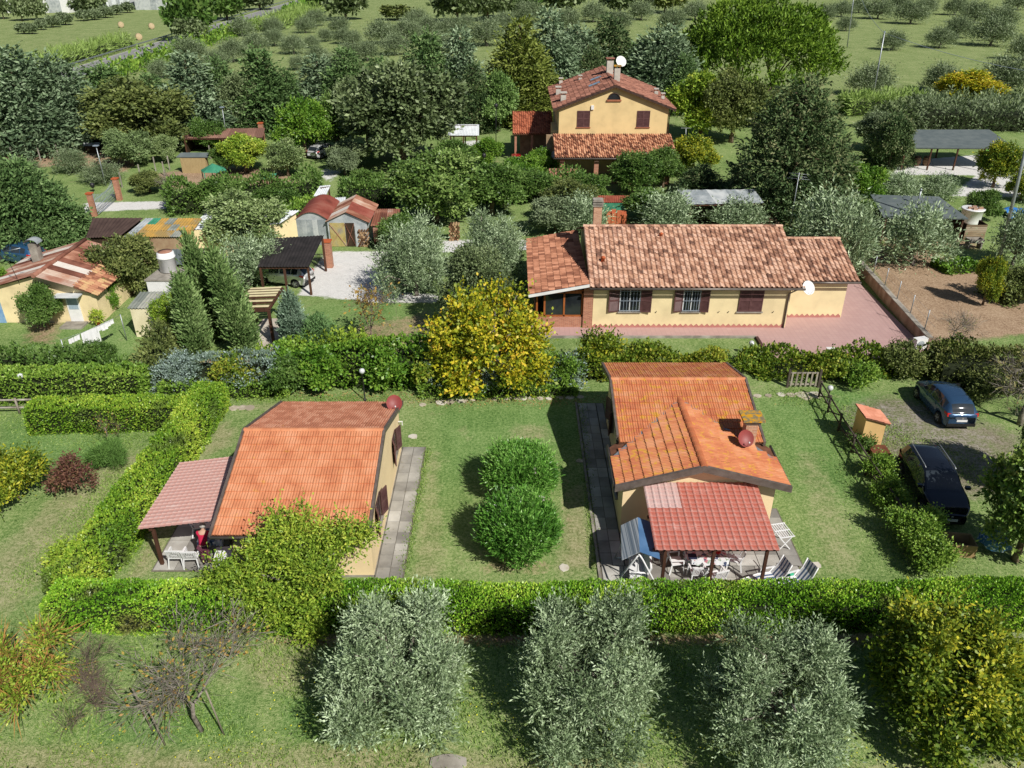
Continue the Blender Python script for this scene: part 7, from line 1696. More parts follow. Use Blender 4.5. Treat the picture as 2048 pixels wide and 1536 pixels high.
def car(name, lab, loc, rz, K, pm, rails=False, group=None, emblem=True):
    t = thing(name, lab, 'car', loc, rz, group)
    n = 72; xs = np.linspace(-K['L'] / 2, K['L'] / 2, n)
    def cv(tab, k=5):
        y = np.interp(xs, [p[0] for p in tab], [p[1] for p in tab]); yp = np.pad(y, k // 2, mode='edge')
        s = np.convolve(yp, np.ones(k) / k, 'valid'); s[:2] = y[:2]; s[-2:] = y[-2:]; return s
    top, belt, w, rf = cv(K['top']), cv(K['belt']), cv(K['w']), cv(K['roof'])
    zb = np.full(n, .24); R = K['R']
    for xw in K['wheels']:
        d = np.abs(xs - xw); zb = np.where(d < R * 1.18, np.maximum(zb, np.sqrt(np.maximum((R * 1.18) ** 2 - d ** 2, 0)) + R * .96), zb)
    zb = np.minimum(zb, belt - .12)
    rings = []
    for i in range(n):
        W, b, T, q, z0 = w[i], belt[i], max(top[i], belt[i] + .015), min(rf[i], w[i] * .97), zb[i]
        h = T - b
        half = [(W * .93, z0), (W * .985, z0 + (b - z0) * .2), (W, z0 + (b - z0) * .5), (W * .99, z0 + (b - z0) * .8), (W * .965, b - .015), (W * .94, b + min(.02, h * .2)),
                (q + (W * .94 - q) * .5 + .01, b + h * .5), (q + .03, T - min(.07, h * .25)), (q - .03, T - min(.025, h * .08)), (q * .66, T), (q * .33, T + .012), (0, T + .016)]
        rings.append([(xs[i], y, z) for y, z in half] + [(xs[i], -y, z) for y, z in half[-2::-1]])
    m = len(rings[0]); V = [p for r in rings for p in r]
    groups = {'body': [], 'windscreen': [], 'rear_window': []}
    sides = {}
    for i in range(n - 1):
        xm = (xs[i] + xs[i + 1]) / 2
        for k in range(m - 1):
            f = (i * m + k, i * m + k + 1, (i + 1) * m + k + 1, (i + 1) * m + k)
            kk = min(k, m - 2 - k); key = 'body'
            if kk in (5, 6):
                for j, (a, b) in enumerate(K['sides']):
                    if a < xm < b: key = ('side_window', j, k > m / 2)
            if kk >= 8:
                if K['ws'][0] < xm < K['ws'][1]: key = 'windscreen'
                elif K['rw'][0] < xm < K['rw'][1]: key = 'rear_window'
            (groups if isinstance(key, str) else sides).setdefault(key, []).append(f)
    caps = [tuple(range(m))[::1], tuple((n - 1) * m + k for k in range(m))[::-1]]
    def part(nm, fs, mt, parent, off=0.):
        used = sorted({v for f in fs for v in f}); ix = {v: j for j, v in enumerate(used)}
        mb = MB().add([(V[v][0], V[v][1] * (1 + off), V[v][2]) for v in used], [tuple(ix[v] for v in f) for f in fs], True)
        return mb.build(nm, mt, parent, world=False)
    body = part('body', groups['body'] + caps, pm, t)
    part('windscreen', groups['windscreen'], CGLASS, t); part('rear_window', groups['rear_window'], CGLASS, t)
    for key, fs in sides.items(): part('side_window', fs, CGLASS, t)
    # floor so that light does not pass beneath the glass
    MB().box(-K['L'] / 2 + .2, K['L'] / 2 - .25, -.6, .6, .22, .26).box(-1.0, .4, -.55, .55, .5, .75).build('interior', TRIM, t, world=False)
    for xw in K['wheels']:
        for s in (-1, 1):
            yw = s * (np.interp(xw, [p[0] for p in K['w']], [p[1] for p in K['w']]) - .11)
            Q = Matrix.Translation((xw, yw, R)) @ Matrix.Rotation(math.pi / 2 * -s, 4, 'X')
            wh = MB().lathe([(R * .6, -.1), (R * .92, -.1), (R, -.06), (R, .06), (R * .92, .1), (R * .62, .1)], 20).xf(Q).build('wheel', TYRE, t, world=False)
            rm = MB().lathe([(R * .64, .06), (R * .62, .105), (R * .56, .09), (R * .2, .08), (R * .15, .105), (.005, .105)], 20)
            for a in range(5):
                c, s_ = math.cos(a * 1.2566), math.sin(a * 1.2566); rm.bar((c * R * .15, s_ * R * .15, .1), (c * R * .6, s_ * R * .6, .1), .06, .02)
            o = rm.xf(Q).build('rim', RIM, wh, world=False)
    xr, xf = -K['L'] / 2, K['L'] / 2
    wi = lambda tab, x: float(np.interp(x, [p[0] for p in K[tab]], [p[1] for p in K[tab]]))
    for s in (-1, 1):
        x = xr + .09; zz = wi('belt', x) - .1; y = wi('w', x)
        MB().add([(x - .055, s * (y * .55), zz - .02), (x - .05, s * (y * .98), zz - .06), (x + .22, s * (y * 1.08), zz + .05), (x + .2, s * (y * 1.07), zz + .15), (x - .0, s * (y * .98), zz + .13), (x - .03, s * (y * .55), zz + .09)], [(0, 1, 4, 5), (1, 2, 3, 4)]).build('tail_light', REDL, t, world=False)
        x = xf - .12; zz = wi('belt', x) - .06; y = wi('w', x)
        MB().add([(x + .07, s * y * .5, zz - .05), (x + .03, s * y * .95, zz - .02), (x - .35, s * wi('w', x - .35) * 1.0, zz + .06), (x - .3, s * wi('w', x - .3) * .97, zz + .16), (x - .03, s * y * .9, zz + .1), (x + .03, s * y * .5, zz + .06)], [(0, 1, 4, 5), (1, 2, 3, 4)]).build('headlight', CLRL, t, world=False)
        mx = K['ws'][1] - .18; mz = wi('belt', mx) + .06; my = wi('w', mx)
        MB().box(mx - .08, mx + .07, s * my * .98 if s > 0 else -my * .98 - .2, s * my * .98 + .2 if s > 0 else -my * .98, mz, mz + .13).build('mirror', TRIM if not rails else pm, t, world=False)
        for hx in (-.75, .2): MB().box(hx - .08, hx + .08, s * (wi('w', hx) * .995), s * (wi('w', hx) * .995 + .02), wi('belt', hx) - .14, wi('belt', hx) - .105).build('door_handle', pm, t, world=False) if s > 0 else MB().box(hx - .08, hx + .08, -(wi('w', hx) * .995 + .02), -(wi('w', hx) * .995), wi('belt', hx) - .14, wi('belt', hx) - .105).build('door_handle', pm, t, world=False)
        if rails: MB().tube([(-1.7, s * .6, 1.66), (-1.55, s * .6, 1.71), (.1, s * .62, 1.71), (.25, s * .62, 1.67)], .022, 6).build('roof_rail', STEEL, t, world=False)
    zr = wi('belt', xr) ; MB().box(xr - .012, xr + .01, -.26, .26, .52, .63).build('rear_plate', PLATE, t, world=False)
    MB().box(xf - .02, xf + .03, -.26, .26, .40, .51).build('front_plate', PLATE, t, world=False)
    MB().box(xr - .03, xr + .2, -wi('w', xr + .1) * .9, wi('w', xr + .1) * .9, .26, .42).build('rear_bumper', TRIM, t, world=False)
    MB().box(xf - .2, xf + .015, -.42, .42, .28, .40).box(xf - .14, xf + .012, -.4, .4, wi('belt', xf) - .10, wi('belt', xf) - .01).build('grille', TRIM, t, world=False)
    if emblem:
        for x in (xr - .03, xf + .02):
            MB().lathe([(.05, 0), (.05, .012), (.035, .012)], 12).xf(Matrix.Translation((x, 0, .72 if x < 0 else wi('belt', xf) - .02)) @ Matrix.Rotation(math.pi / 2, 4, 'Y')).build('emblem', RIM, t, world=False)
    return t
H90 = math.pi / 2
car('parked_car', 'metallic blue hatchback parked with its back to the camera on the gravel', (22.45, 35.95, 0), H90 - .02, HATCH, paint('car_paint_blue', (.035, .085, .17, 1)), group='cars in the parking place')
car('parked_car', 'black sport utility car parked nose towards the camera beside the fence', (18.45, 28.55, 0), -H90 - .1, SUV, paint('car_paint_black', (.011, .014, .022, 1), .15), rails=True, group='cars in the parking place')
p = G(620, 572); car('parked_car', 'white hatchback with its tail showing under the dark carport', (p.x - 1.9, p.y + .75, 0), math.pi - .3, HATCH, paint('car_paint_white', (.75, .75, .74, 1)))
p = G(1032, 338); car('parked_car', 'small red vintage car parked before the farmhouse', (p.x, p.y + 1.2, 0), H90 + .06, TINY, paint('car_paint_red', (.5, .012, .02, 1)))
p = G(44, 522); car('parked_car', 'dark blue car in the shade behind the tin-roofed house', (p.x, p.y, 0), 2.8, HATCH, paint('car_paint_navy', (.03, .10, .22, 1)))
p = G(648, 312); car('parked_car', 'white car under the yellow-green tree by the lane', (p.x, p.y, 0), 1.1, HATCH, paint('car_paint_offwhite', (.68, .69, .7, 1)))
# boat under cover
t = thing('boat', 'small white boat with blue trim beside the gate post', 'boat', G(605, 300), .3)
st = [(-2.2, .75, .35, 1.0), (-1, .9, .3, .95), (.6, .85, .3, 1.0), (1.6, .5, .45, 1.1), (2.3, .04, .9, 1.2)]
mb = MB(); mb.add([q for (x, w, z0, z1) in st for q in ((x, -w, z1), (x, -w * .7, z0 + .15), (x, 0, z0), (x, w * .7, z0 + .15), (x, w, z1))], [(i * 5 + k, i * 5 + k + 1, i * 5 + 6 + k, i * 5 + 5 + k) for i in range(4) for k in range(4)] + [(0, 1, 2, 3, 4)], True)
mb.build('hull', WHITE, t, world=False)
MB().add([q for (x, w, z0, z1) in st for q in ((x, -w * .97, z1 - .02), (x, w * .97, z1 - .02))], [(2 * i, 2 * i + 1, 2 * i + 3, 2 * i + 2) for i in range(4)]).build('deck', mat('boat_blue', [S(70, 120, 170), S(90, 140, 190)], 2, .5), t, world=False)
MB().box(-.2, .9, -.5, .5, .9, 1.35).build('cabin', WHITE, t, world=False)
for x in (-1.2, .8): MB().box(x - .06, x + .06, -.6, .6, 0, .4).build('trailer_beam', STEEL, t, world=False)
# ------------------------------------------------------------------ garden furniture
def chair_parts(t, m=PLAST, seat_z=.43):
    """moulded plastic armchair facing +y"""
    mb = MB(); n = 6
    vs = [(x * (.23 + .02 * (1 - j)), -.22 + .46 * j, seat_z - .02 * math.sin(math.pi * j)) for j in (0, .5, 1) for x in (-1, 1)]
    mb.slab([vs[0], vs[1], vs[5], vs[4]], .03); mb.build('seat', m, t, world=False)
    b = MB()
    for i in range(7):
        x0 = -.22 + .44 * i / 7; b.add([(x0 + .012, -.22, seat_z), (x0 + .05, -.22, seat_z), (x0 + .052, -.36, seat_z + .46), (x0 + .012, -.36, seat_z + .46)], [(0, 1, 2, 3)])
    b.bar((-.25, -.365, seat_z + .47), (.25, -.365, seat_z + .47), .03, .07).bar((-.25, -.22, seat_z), (-.25, -.365, seat_z + .48), .035, .05).bar((.25, -.22, seat_z), (.25, -.365, seat_z + .48), .035, .05)
    b.build('backrest', m, t, world=False)
    for s in (-1, 1):
        MB().bar((s * .27, -.3, seat_z + .24), (s * .29, .2, seat_z + .22), .06, .03).build('armrest', m, t, world=False)
        MB().bar((s * .29, .2, seat_z + .22), (s * .3, .26, 0), .055, .035).build('leg', m, t, world=False)
        MB().bar((s * .25, -.24, seat_z), (s * .29, -.32, 0), .055, .035).build('leg', m, t, world=False)
def chair(lab, x, y, rz, m=PLAST, z=.05, group='white plastic chairs'):
    t = thing('garden_chair', lab, 'chair', (x, y, z), rz, group); chair_parts(t, m); return t
def cloth_mat(name, base, cols, sc):
    t = NT(name); v = t.new('TexVoronoi'); v.inputs['Scale'].default_value = sc; t.link(t.pos(), v.inputs['Vector'])
    c = t.ramp(t.new('SeparateColor').outputs[0], [(0, base), (1, base)]) if False else None
    sp = t.new('SeparateColor'); t.link(v.outputs['Color'], sp.inputs[0])
    r = t.ramp(sp.outputs[0], [(0, base), (.55, base), (.6, cols[0]), (.75, cols[1]), (.88, cols[2]), (1., base)])
    for e in r.node.color_ramp.elements: pass
    r.node.color_ramp.interpolation = 'CONSTANT'
    t.link(r, t.b.inputs['Base Color']); t.b.inputs['Roughness'].default_value = .7; return t.m
def table(lab, clab, x, y, w, d, cloth, z=.05, rz=0.):
    t = thing('garden_table', lab, 'table', (x, y, z), rz, 'garden tables')
    MB().box(-w / 2, w / 2, -d / 2, d / 2, .69, .72).build('table_top', PLAST, t, world=False)
    for sx in (-1, 1):
        for sy in (-1, 1): MB().bar((sx * (w / 2 - .1), sy * (d / 2 - .1), 0), (sx * (w / 2 - .1), sy * (d / 2 - .1), .69), .06).build('leg', PLAST, t, world=False)
    rng = np.random.default_rng(int(w * 10)); n = 15; hw, hd = w / 2 + .02, d / 2 + .02
    mb = MB().add([(-hw, -hd, .728), (hw, -hd, .728), (hw, hd, .728), (-hw, hd, .728)], [(0, 1, 2, 3)])
    ring = [(-hw + 2 * hw * i / n, -hd) for i in range(n)] + [(hw, -hd + 2 * hd * i / n) for i in range(n)] + [(hw - 2 * hw * i / n, hd) for i in range(n)] + [(-hw, hd - 2 * hd * i / n) for i in range(n)]
    vs = [(a, b, .728) for a, b in ring] + [(a * (1.03 + .03 * math.sin(i * 1.9)), b * (1.05 + .05 * math.sin(i * 1.9)), .50 + .03 * math.sin(i * .8)) for i, (a, b) in enumerate(ring)]
    k = len(ring); mb.add(vs, [(i, (i + 1) % k, k + (i + 1) % k, k + i) for i in range(k)], True)
    c = mb.build('tablecloth', cloth); c.location = (x, y, z); c.rotation_euler = (0, 0, rz)
    tag(c, clab, 'tablecloth')
    return t
CL1 = cloth_mat('cloth_flowered', (.72, .74, .76, 1), [S(70, 80, 110), S(150, 170, 150), S(190, 120, 130)], 9)
CL2 = cloth_mat('cloth_blue_print', (.70, .74, .78, 1), [S(90, 120, 160), S(60, 90, 130), S(150, 170, 190)], 8)
# east porch
table('long table under the east porch', 'white flowered tablecloth under the east porch', 7.5, 23.95, 1.55, .9, CL1)
chair('white plastic chair at the west end of the flowered table', 6.35, 23.8, -H90 + .15); chair('white plastic chair at the east end of the flowered table', 8.65, 23.95, H90 - .25)
chair('white plastic chair tucked at the camera side of the flowered table', 7.05, 23.2, 0.05); chair('white plastic chair pulled out beside the middle porch post', 7.75, 23.0, .3); chair('white plastic chair on the house side of the flowered table', 7.4, 24.75, math.pi)
for i, (x, y, m, lab) in enumerate(((7.95, 23.85, REDL, 'small red bowl on the flowered tablecloth'), (7.0, 24.1, mat('brown_pot', [S(70, 50, 40), S(90, 64, 52)], 4, .6), 'dark pot on the flowered tablecloth'))):
    t = tag(MB().lathe([(.05, 0), (.1, .05), (.11, .1), (.09, .1), (.04, .03)], 12).build('bowl', m), lab, 'bowl'); t.location = (x, y, .78)
tag(MB().box(6.78, 7.1, 23.52, 23.85, .79, .80).build('placemat', mat('navy_cloth', [S(30, 36, 60), S(48, 54, 80)], 4, .8)), 'dark blue cloth hanging over the flowered table', 'cloth')
def lounger(lab, x, y, rz, z=.05):
    t = thing('sun_lounger', lab, 'sun lounger', (x, y, z), rz, 'sun loungers on the east terrace')
    STR = mat('striped_pad', [S(70, 92, 128), S(96, 116, 150)], 3, .8)
    seat = [(0, .36), (.55, .40), (1.05, .30), (1.25, .26)]; back = [(0, .36), (-.28, .75), (-.42, 1.12)]
    for nm, pr in (('seat', seat), ('backrest', back)):
        mb = MB(); pd = MB()
        for k in range(7):
            y0 = -.27 + .54 * k / 7; tgt = mb if k % 2 == 0 else pd
            for (a, b) in zip(pr[:-1], pr[1:]): tgt.add([(a[0], y0, a[1]), (b[0], y0, b[1]), (b[0], y0 + .072, b[1]), (a[0], y0 + .072, a[1])], [(0, 1, 2, 3)])
        o = mb.build(nm, PLAST, t, world=False); pd.build('stripe', STR, o, world=False)
        for s in (-.3, .3): MB().tube([(a[0], s, a[1]) for a in pr], .025, 6).build('rail', PLAST, t, world=False)
    for s in (-.31, .31):
        MB().bar((-.15, s, .6), (.42, s, .6), .06, .03).build('armrest', PLAST, t, world=False)
        MB().tube([(.42, s, .6), (.5, s, .3), (-.25, s, 0)], .024, 6).build('leg', PLAST, t, world=False); MB().tube([(-.12, s, .6), (.1, s, .3), (.75, s, 0)], .024, 6).build('leg', PLAST, t, world=False)
lounger('blue striped white reclining chair beside the east porch post', 9.95, 22.95, math.pi + .25)
lounger('blue striped white reclining chair at the outer corner of the terrace', 10.85, 22.75, math.pi + .35)
# folding drying rack table
t = thing('drying_rack', 'white slatted folding table against the east cottage wall', 'folding table', (10.85, 25.25, .05), .2)
g = MB()
for i in range(7): g.bar((-.3 + .1 * i, -.42, .72), (-.3 + .1 * i, .42, .72), .035, .025)
for y in (-.42, 0, .42): g.bar((-.33, y, .73), (.33, y, .73), .04, .03)
g.build('table_top', PLAST, t, world=False)
for s in (-1, 1): MB().bar((-.28, s * .36, 0), (.28, s * .36, .7), .04).build('leg', PLAST, t, world=False); MB().bar((.28, s * .33, 0), (-.28, s * .33, .7), .04).build('leg', PLAST, t, world=False)
t = tag(MB().lathe([(.16, 0), (.16, .03), (.1, .06), (.03, .07)], 14, (10.75, 23.5, .06)).build('drain_cover', mat('bright_teal', [S(60, 170, 130), S(80, 186, 146)], 2, .5)), 'green round cover on the terrace slabs', 'cover')
tag(MB().box(10.62, 10.9, 26.5, 26.9, 1.9, 2.3).build('air_conditioner', WHITE), 'white box unit on the side wall of the east cottage', 'air conditioner')
# garden swing
def swing():
    t = thing('garden_swing', 'white garden swing seat with tilted blue and white canopy', 'swing seat', (4.75, 23.5, .05), -.1)
    BLU = mat('canopy_blue', [S(64, 100, 140), S(84, 120, 160)], 1.5, .7); STRI = mat('canopy_stripe', [S(120, 132, 146), S(206, 210, 214)], .8, .6, stretch=(24, .01, .01), lo=.45, hi=.55)
    for y in (-.85, .85):
        MB().tube([(-.75, y, 0), (-.55, y, .7), (-.1, y, 1.55), (.0, y, 1.75)], .035, 8).build('frame_leg', PLAST, t, world=False); MB().tube([(.75, y, 0), (.6, y, .6), (.15, y, 1.5), (.0, y, 1.75)], .035, 8).build('frame_leg', PLAST, t, world=False)
        MB().tube([(-.75, y, .04), (.75, y, .04)], .03, 6).build('foot_bar', PLAST, t, world=False)
    MB().tube([(0, -.9, 1.75), (0, .9, 1.75)], .035, 8).build('top_bar', PLAST, t, world=False)
    MB().slab([(-.62, -1.0, 1.55), (.0, -1.0, 2.0), (.0, 1.0, 2.0), (-.62, 1.0, 1.55)], .02).build('canopy', STRI, t, world=False)
    MB().slab([(.0, -1.0, 2.0), (.75, -1.0, 1.72), (.75, 1.0, 1.72), (.0, 1.0, 2.0)], .02).build('canopy_panel', BLU, t, world=False)
    va = MB()
    for i in range(10):
        y0 = -1 + .2 * i
        for (x, z) in ((-.62, 1.53), (.75, 1.70)): va.add([(x, y0, z), (x, y0 + .2, z), (x, y0 + .19, z - .12), (x, y0 + .1, z - .17), (x, y0 + .01, z - .12)], [(0, 1, 2, 3, 4)])
    va.build('valance', PLAST, t, world=False)
    MB().slab([(-.25, -.7, .48), (.3, -.7, .5), (.3, .7, .5), (-.25, .7, .48)], .1).build('seat', PLAST, t, world=False)
    MB().slab([(.3, -.7, .5), (.48, -.7, 1.0), (.48, .7, 1.0), (.3, .7, .5)], .08).build('backrest', PLAST, t, world=False)
    for y in (-.75, .75):
        MB().tube([(0, y, 1.72), (.0, y, .55)], .012, 5).build('hanger', STEEL, t, world=False); MB().tube([(-.28, y, .5), (-.2, y, .78), (.35, y, .78)], .03, 6).build('armrest', PLAST, t, world=False)
swing()
# west porch
table('long table under the west porch', 'blue-patterned white tablecloth under the west porch', -11.95, 25.65, .95, 2.0, CL2)
chair('white plastic chair with its back to the camera nearest the outer porch post', -13.1, 24.15, 0.); chair('white plastic chair with its back to the camera beside the standing person', -12.5, 24.1, 0.05)
chair('white plastic chair at the far side of the west porch table', -12.85, 26.0, -H90 + .2)
chair('blue plastic chair in the shade at the back of the west porch', -12.7, 26.9, -H90 - .3, mat('blue_plastic', [S(50, 110, 180), S(70, 130, 196)], 2, .4), group='blue plastic chairs')
t = thing('storage_box', 'white low storage box by the west cottage corner', 'box', (-11.2, 24.1, .05), .1)
MB().box(-.35, .35, -.3, .3, 0, .5).build('body', PLAST, t, world=False); MB().slab([(-.38, -.33, .52), (.38, -.33, .52), (.38, .33, .6), (-.38, .33, .6)], .04).build('lid', PLAST, t, world=False)
# ------------------------------------------------------------------ person at the table
def person():
    t = thing('person', 'person in red top and maroon trousers leaning over the west porch table', 'person', (-11.98, 24.12, .05), .05)
    SKIN = mat('skin', [(.46, .27, .19, 1), (.54, .33, .24, 1)], 6, .55)
    def skin(name, verts, edges, rad, m, root=0, sub=2):
        me = bpy.data.meshes.new(name); me.from_pydata([Vector(v) for v in verts], edges, []); o = link(bpy.data.objects.new(name, me), t)
        md = o.modifiers.new('skin', 'SKIN'); md.use_smooth_shade = True
        for i, v in enumerate(me.skin_vertices[0].data): v.radius = rad[i] if isinstance(rad[i], tuple) else (rad[i], rad[i]); v.use_root = i == root
        s = o.modifiers.new('sub', 'SUBSURF'); s.levels = s.render_levels = sub
        me.materials.append(m); return o
    V = [(0, 0, .93), (0, .05, 1.08), (0, .14, 1.25), (0, .22, 1.40), (0, .27, 1.48), (0, .32, 1.57), (0, .36, 1.67)]
    E = [(0, 1), (1, 2), (2, 3), (3, 4), (4, 5), (5, 6)]; R = [(.16, .12), (.145, .11), (.165, .115), (.15, .09), .055, .085, .075]
    for s in (-1, 1):
        b = len(V); V += [(s * .10, 0, .86), (s * .11, .0, .5), (s * .12, -.03, .09), (s * .13, .07, .03), (s * .135, .15, .025)]; R += [.095, .065, .042, .04, .03]; E += [(0, b), (b, b + 1), (b + 1, b + 2), (b + 2, b + 3), (b + 3, b + 4)]
        b = len(V); V += [(s * .19, .22, 1.38), (s * .25, .34, 1.14), (s * .2, .54, .96), (s * .19, .62, .92)]; R += [.06, .043, .03, .034]; E += [(3, b), (b, b + 1), (b + 1, b + 2), (b + 2, b + 3)]
        h = b + 3
        for k, (dx, L) in enumerate(((-.03, .075), (-.01, .085), (.01, .08), (.03, .065))):
            j = len(V); V += [(s * .19 + dx, .665, .91), (s * .19 + dx * 1.2, .665 + L * .5, .895), (s * .19 + dx * 1.2, .665 + L, .87)]; R += [.010, .009, .007]; E += [(h, j), (j, j + 1), (j + 1, j + 2)]
        j = len(V); V += [(s * .19 - s * .045, .63, .905), (s * .19 - s * .065, .665, .88)]; R += [.011, .009]; E += [(h, j), (j, j + 1)]
    skin('body', V, E, R, SKIN)
    RED = mat('red_top', [(.42, .012, .05, 1), (.52, .02, .07, 1)], 6, .85, .2, 30); MAR = mat('maroon_trousers', [S(84, 44, 58), S(104, 58, 72)], 6, .9, .2, 30)
    V = [(0, -.01, .90), (0, .05, 1.08), (0, .14, 1.25), (0, .215, 1.39)]; E = [(0, 1), (1, 2), (2, 3)]; R = [(.19, .15), (.17, .135), (.19, .14), (.16, .10)]
    for s in (-1, 1):
        b = len(V); V += [(s * .195, .22, 1.385), (s * .255, .34, 1.14), (s * .215, .49, 1.0)]; R += [.082, .062, .05]; E += [(3, b), (b, b + 1), (b + 1, b + 2)]
    skin('top', V, E, R, RED)
    V = [(0, 0, .93)]; E = []; R = [(.185, .14)]
    for s in (-1, 1):
        b = len(V); V += [(s * .10, 0, .84), (s * .11, .0, .5), (s * .12, -.03, .10)]; R += [.118, .085, .068]; E += [(0, b), (b, b + 1), (b + 1, b + 2)]
    skin('trousers', V, E, R, MAR)
    hair = MB().lathe([(.0, -.02), (.085, .0), (.102, .05), (.095, .11), (.06, .15), (.0, .165)], 14); hair.xf(Matrix.Translation((0, .305, 1.56)) @ Matrix.Rotation(-.3, 4, 'X') @ Matrix.Scale(1.18, 4)).build('hair', mat('grey_hair', [S(150, 146, 140), S(184, 180, 174)], 20, .8), t, world=False)
    for s in (-1, 1): MB().tube([(s * .12, -.05, .05), (s * .13, .08, .04), (s * .135, .17, .03)], [.045, .05, .035], 8).build('shoe', BLACK, t, world=False)
    F = MB()
    for s in (-1, 1): F.lathe([(.0, -.011), (.011, 0), (.0, .011)], 8, (s * .034, .44, 1.645))
    F.build('eye', BLACK, t, world=False)
    MB().add([(-.014, .435, 1.605), (.014, .435, 1.605), (0, .468, 1.603), (0, .44, 1.645)], [(0, 1, 2), (0, 2, 3), (1, 3, 2)]).build('nose', SKIN, t, world=False)
    MB().box(-.025, .025, .425, .437, 1.575, 1.583).build('mouth', mat('lip', [(.35, .12, .1, 1), (.4, .15, .12, 1)], 5, .6), t, world=False)
    for s in (-1, 1): MB().lathe([(.0, -.012), (.03, 0), (.0, .012)], 8).xf(Matrix.Translation((s * .085, .35, 1.63)) @ Matrix.Rotation(H90, 4, 'Y')).build('ear', SKIN, t, world=False)
person()

# ------------------------------------------------------------------ fences, lamps, paths
RAILW = mat('weathered_rail', [S(120, 112, 102), S(150, 142, 130), S(172, 166, 156)], 3, .9, .3, 20, .1, stretch=(1, 1, .3))
t = thing('rail_fence', 'grey weathered two-rail wooden fence on the west lawn', 'fence', G(40, 828))
a, b = G(-30, 828), G(90, 826)
for z in (.35, .8): MB().tube([(a.x, a.y, z), (b.x, b.y, z + .02)], .055, 7).build('rail', RAILW, t)
for px in (-25, 40, 88): p = G(px, 828); MB().tube([(p.x, p.y, 0), (p.x, p.y, .95)], .06, 7).build('post', RAILW, t)
DKR = mat('dark_rail', [S(66, 60, 54), S(92, 84, 76)], 3, .9, .3, 20, .1)
t = thing('rail_fence', 'dark rustic pole fence between the east lawn and the parking place', 'fence', G(1690, 880))
fp = [G(*q) for q in ((1637, 795), (1655, 825), (1676, 862), (1702, 905), (1730, 950), (1758, 990), (1785, 1035), (1812, 1075))]
for p in fp: MB().tube([(p.x, p.y, 0), (p.x, p.y, 1.02)], .06, 7).build('post', DKR, t)
for p, q in zip(fp[:-1], fp[1:]):
    for z in (.4, .9): MB().tube([(p.x, p.y, z), (q.x, q.y, z + .02)], .045, 6).build('rail', DKR, t)
    MB().tube([(p.x, p.y, .1), (q.x, q.y, .9)], .035, 6).build('brace', DKR, t)
t = thing('wicket_gate', 'weathered picket gate panel leaning before the vine hedge', 'gate', G(1605, 775))
for i in range(6): MB().box(-.72 + i * .27, -.63 + i * .27, -.02, .02, .08, .95).build('picket', RAILW, t, world=False)
for z in (.15, .85): MB().box(-.8, .8, .02, .06, z, z + .08).build('rail', RAILW, t, world=False)
for x in (-.85, .85): MB().box(x - .06, x + .06, -.04, .08, 0, 1.1).build('post', DKR, t, world=False)
GLOBE = mat('globe_glass', [(.55, .57, .58, 1), (.68, .7, .71, 1)], 2, .12, spec=.6)
for lab, px, py, top in (('black globe lamp post in front of the vine hedge', 730, 801, 742), ('black globe lamp post by the east garden fence', 1654, 806, 776), ('black globe lamp post behind the rail fence', 58, 803, 752), ('short globe lamp at the terrace edge of the bungalow', 1499, 712, 686)):
    p = G(px, py); z = ZAT(top, p.y)
    t = thing('globe_lamp', lab, 'lamp', p, 0, 'garden globe lamps')
    MB().lathe([(.1, 0), (.09, .08), (.04, .12), (.035, z - .2), (.07, z - .18), (.07, z - .12)], 10).build('post', BLACK, t, world=False)
    MB().lathe([(.0, -.16), (.1, -.13), (.16, 0), (.12, .11), (.0, .16)], 14, (0, 0, z)).build('globe', GLOBE, t, world=False)
STONE = mat('step_stone', [S(160, 150, 132), S(188, 178, 160), S(206, 200, 188)], 3, .92, .4, 25, .1, rnd=.5)
path = tag(bpy.data.objects.new('stepping_path', None), 'row of flat stepping stones across the lawns', kind='structure'); COL.objects.link(path)
rr = random.Random(3)
for (px, py, s) in [(452 + i * 16, 817 - i * .4, .5) for i in range(4)] + [(882, 806, .55), (901, 804, .55), (923, 801, .6), (945, 800, .3), (990, 798, .35), (1016, 797, .4), (1035, 797, .45), (1048, 797, .4), (1062, 796, .35), (1080, 797, .35), (1098, 797, .35), (1120, 796, .4), (1140, 795, .45), (1160, 794, .4), (845, 810, .35)] + \
        [(1514, 792, .4), (1537, 791, .4), (1562, 790, .45), (1581, 790, .5), (1608, 792, .9), (1630, 790, .8), (827, 873, .45), (1128, 1136, .4), (1632, 1131, .4), (1160, 922, .35)]:
    p = G(px, py); n = 7; mb = MB()
    P = [(p.x + s * .55 * (1 + rr.uniform(-.25, .2)) * math.cos(2 * math.pi * k / n), p.y + s * .5 * (1 + rr.uniform(-.25, .2)) * math.sin(2 * math.pi * k / n)) for k in range(n)]
    mb.prism(P, -.05, .03 + rr.uniform(0, .01)).build('stepping_stone', STONE, path)
tag(MB().prism([(-1.9 + .55 * math.cos(k) * (1 + .2 * math.sin(3 * k)), 15.35 + .35 * math.sin(k)) for k in [i * .628 for i in range(10)]], -.05, .06).build('flat_rock', CONC), 'pale flat rock at the bottom edge between the olives', 'rock')
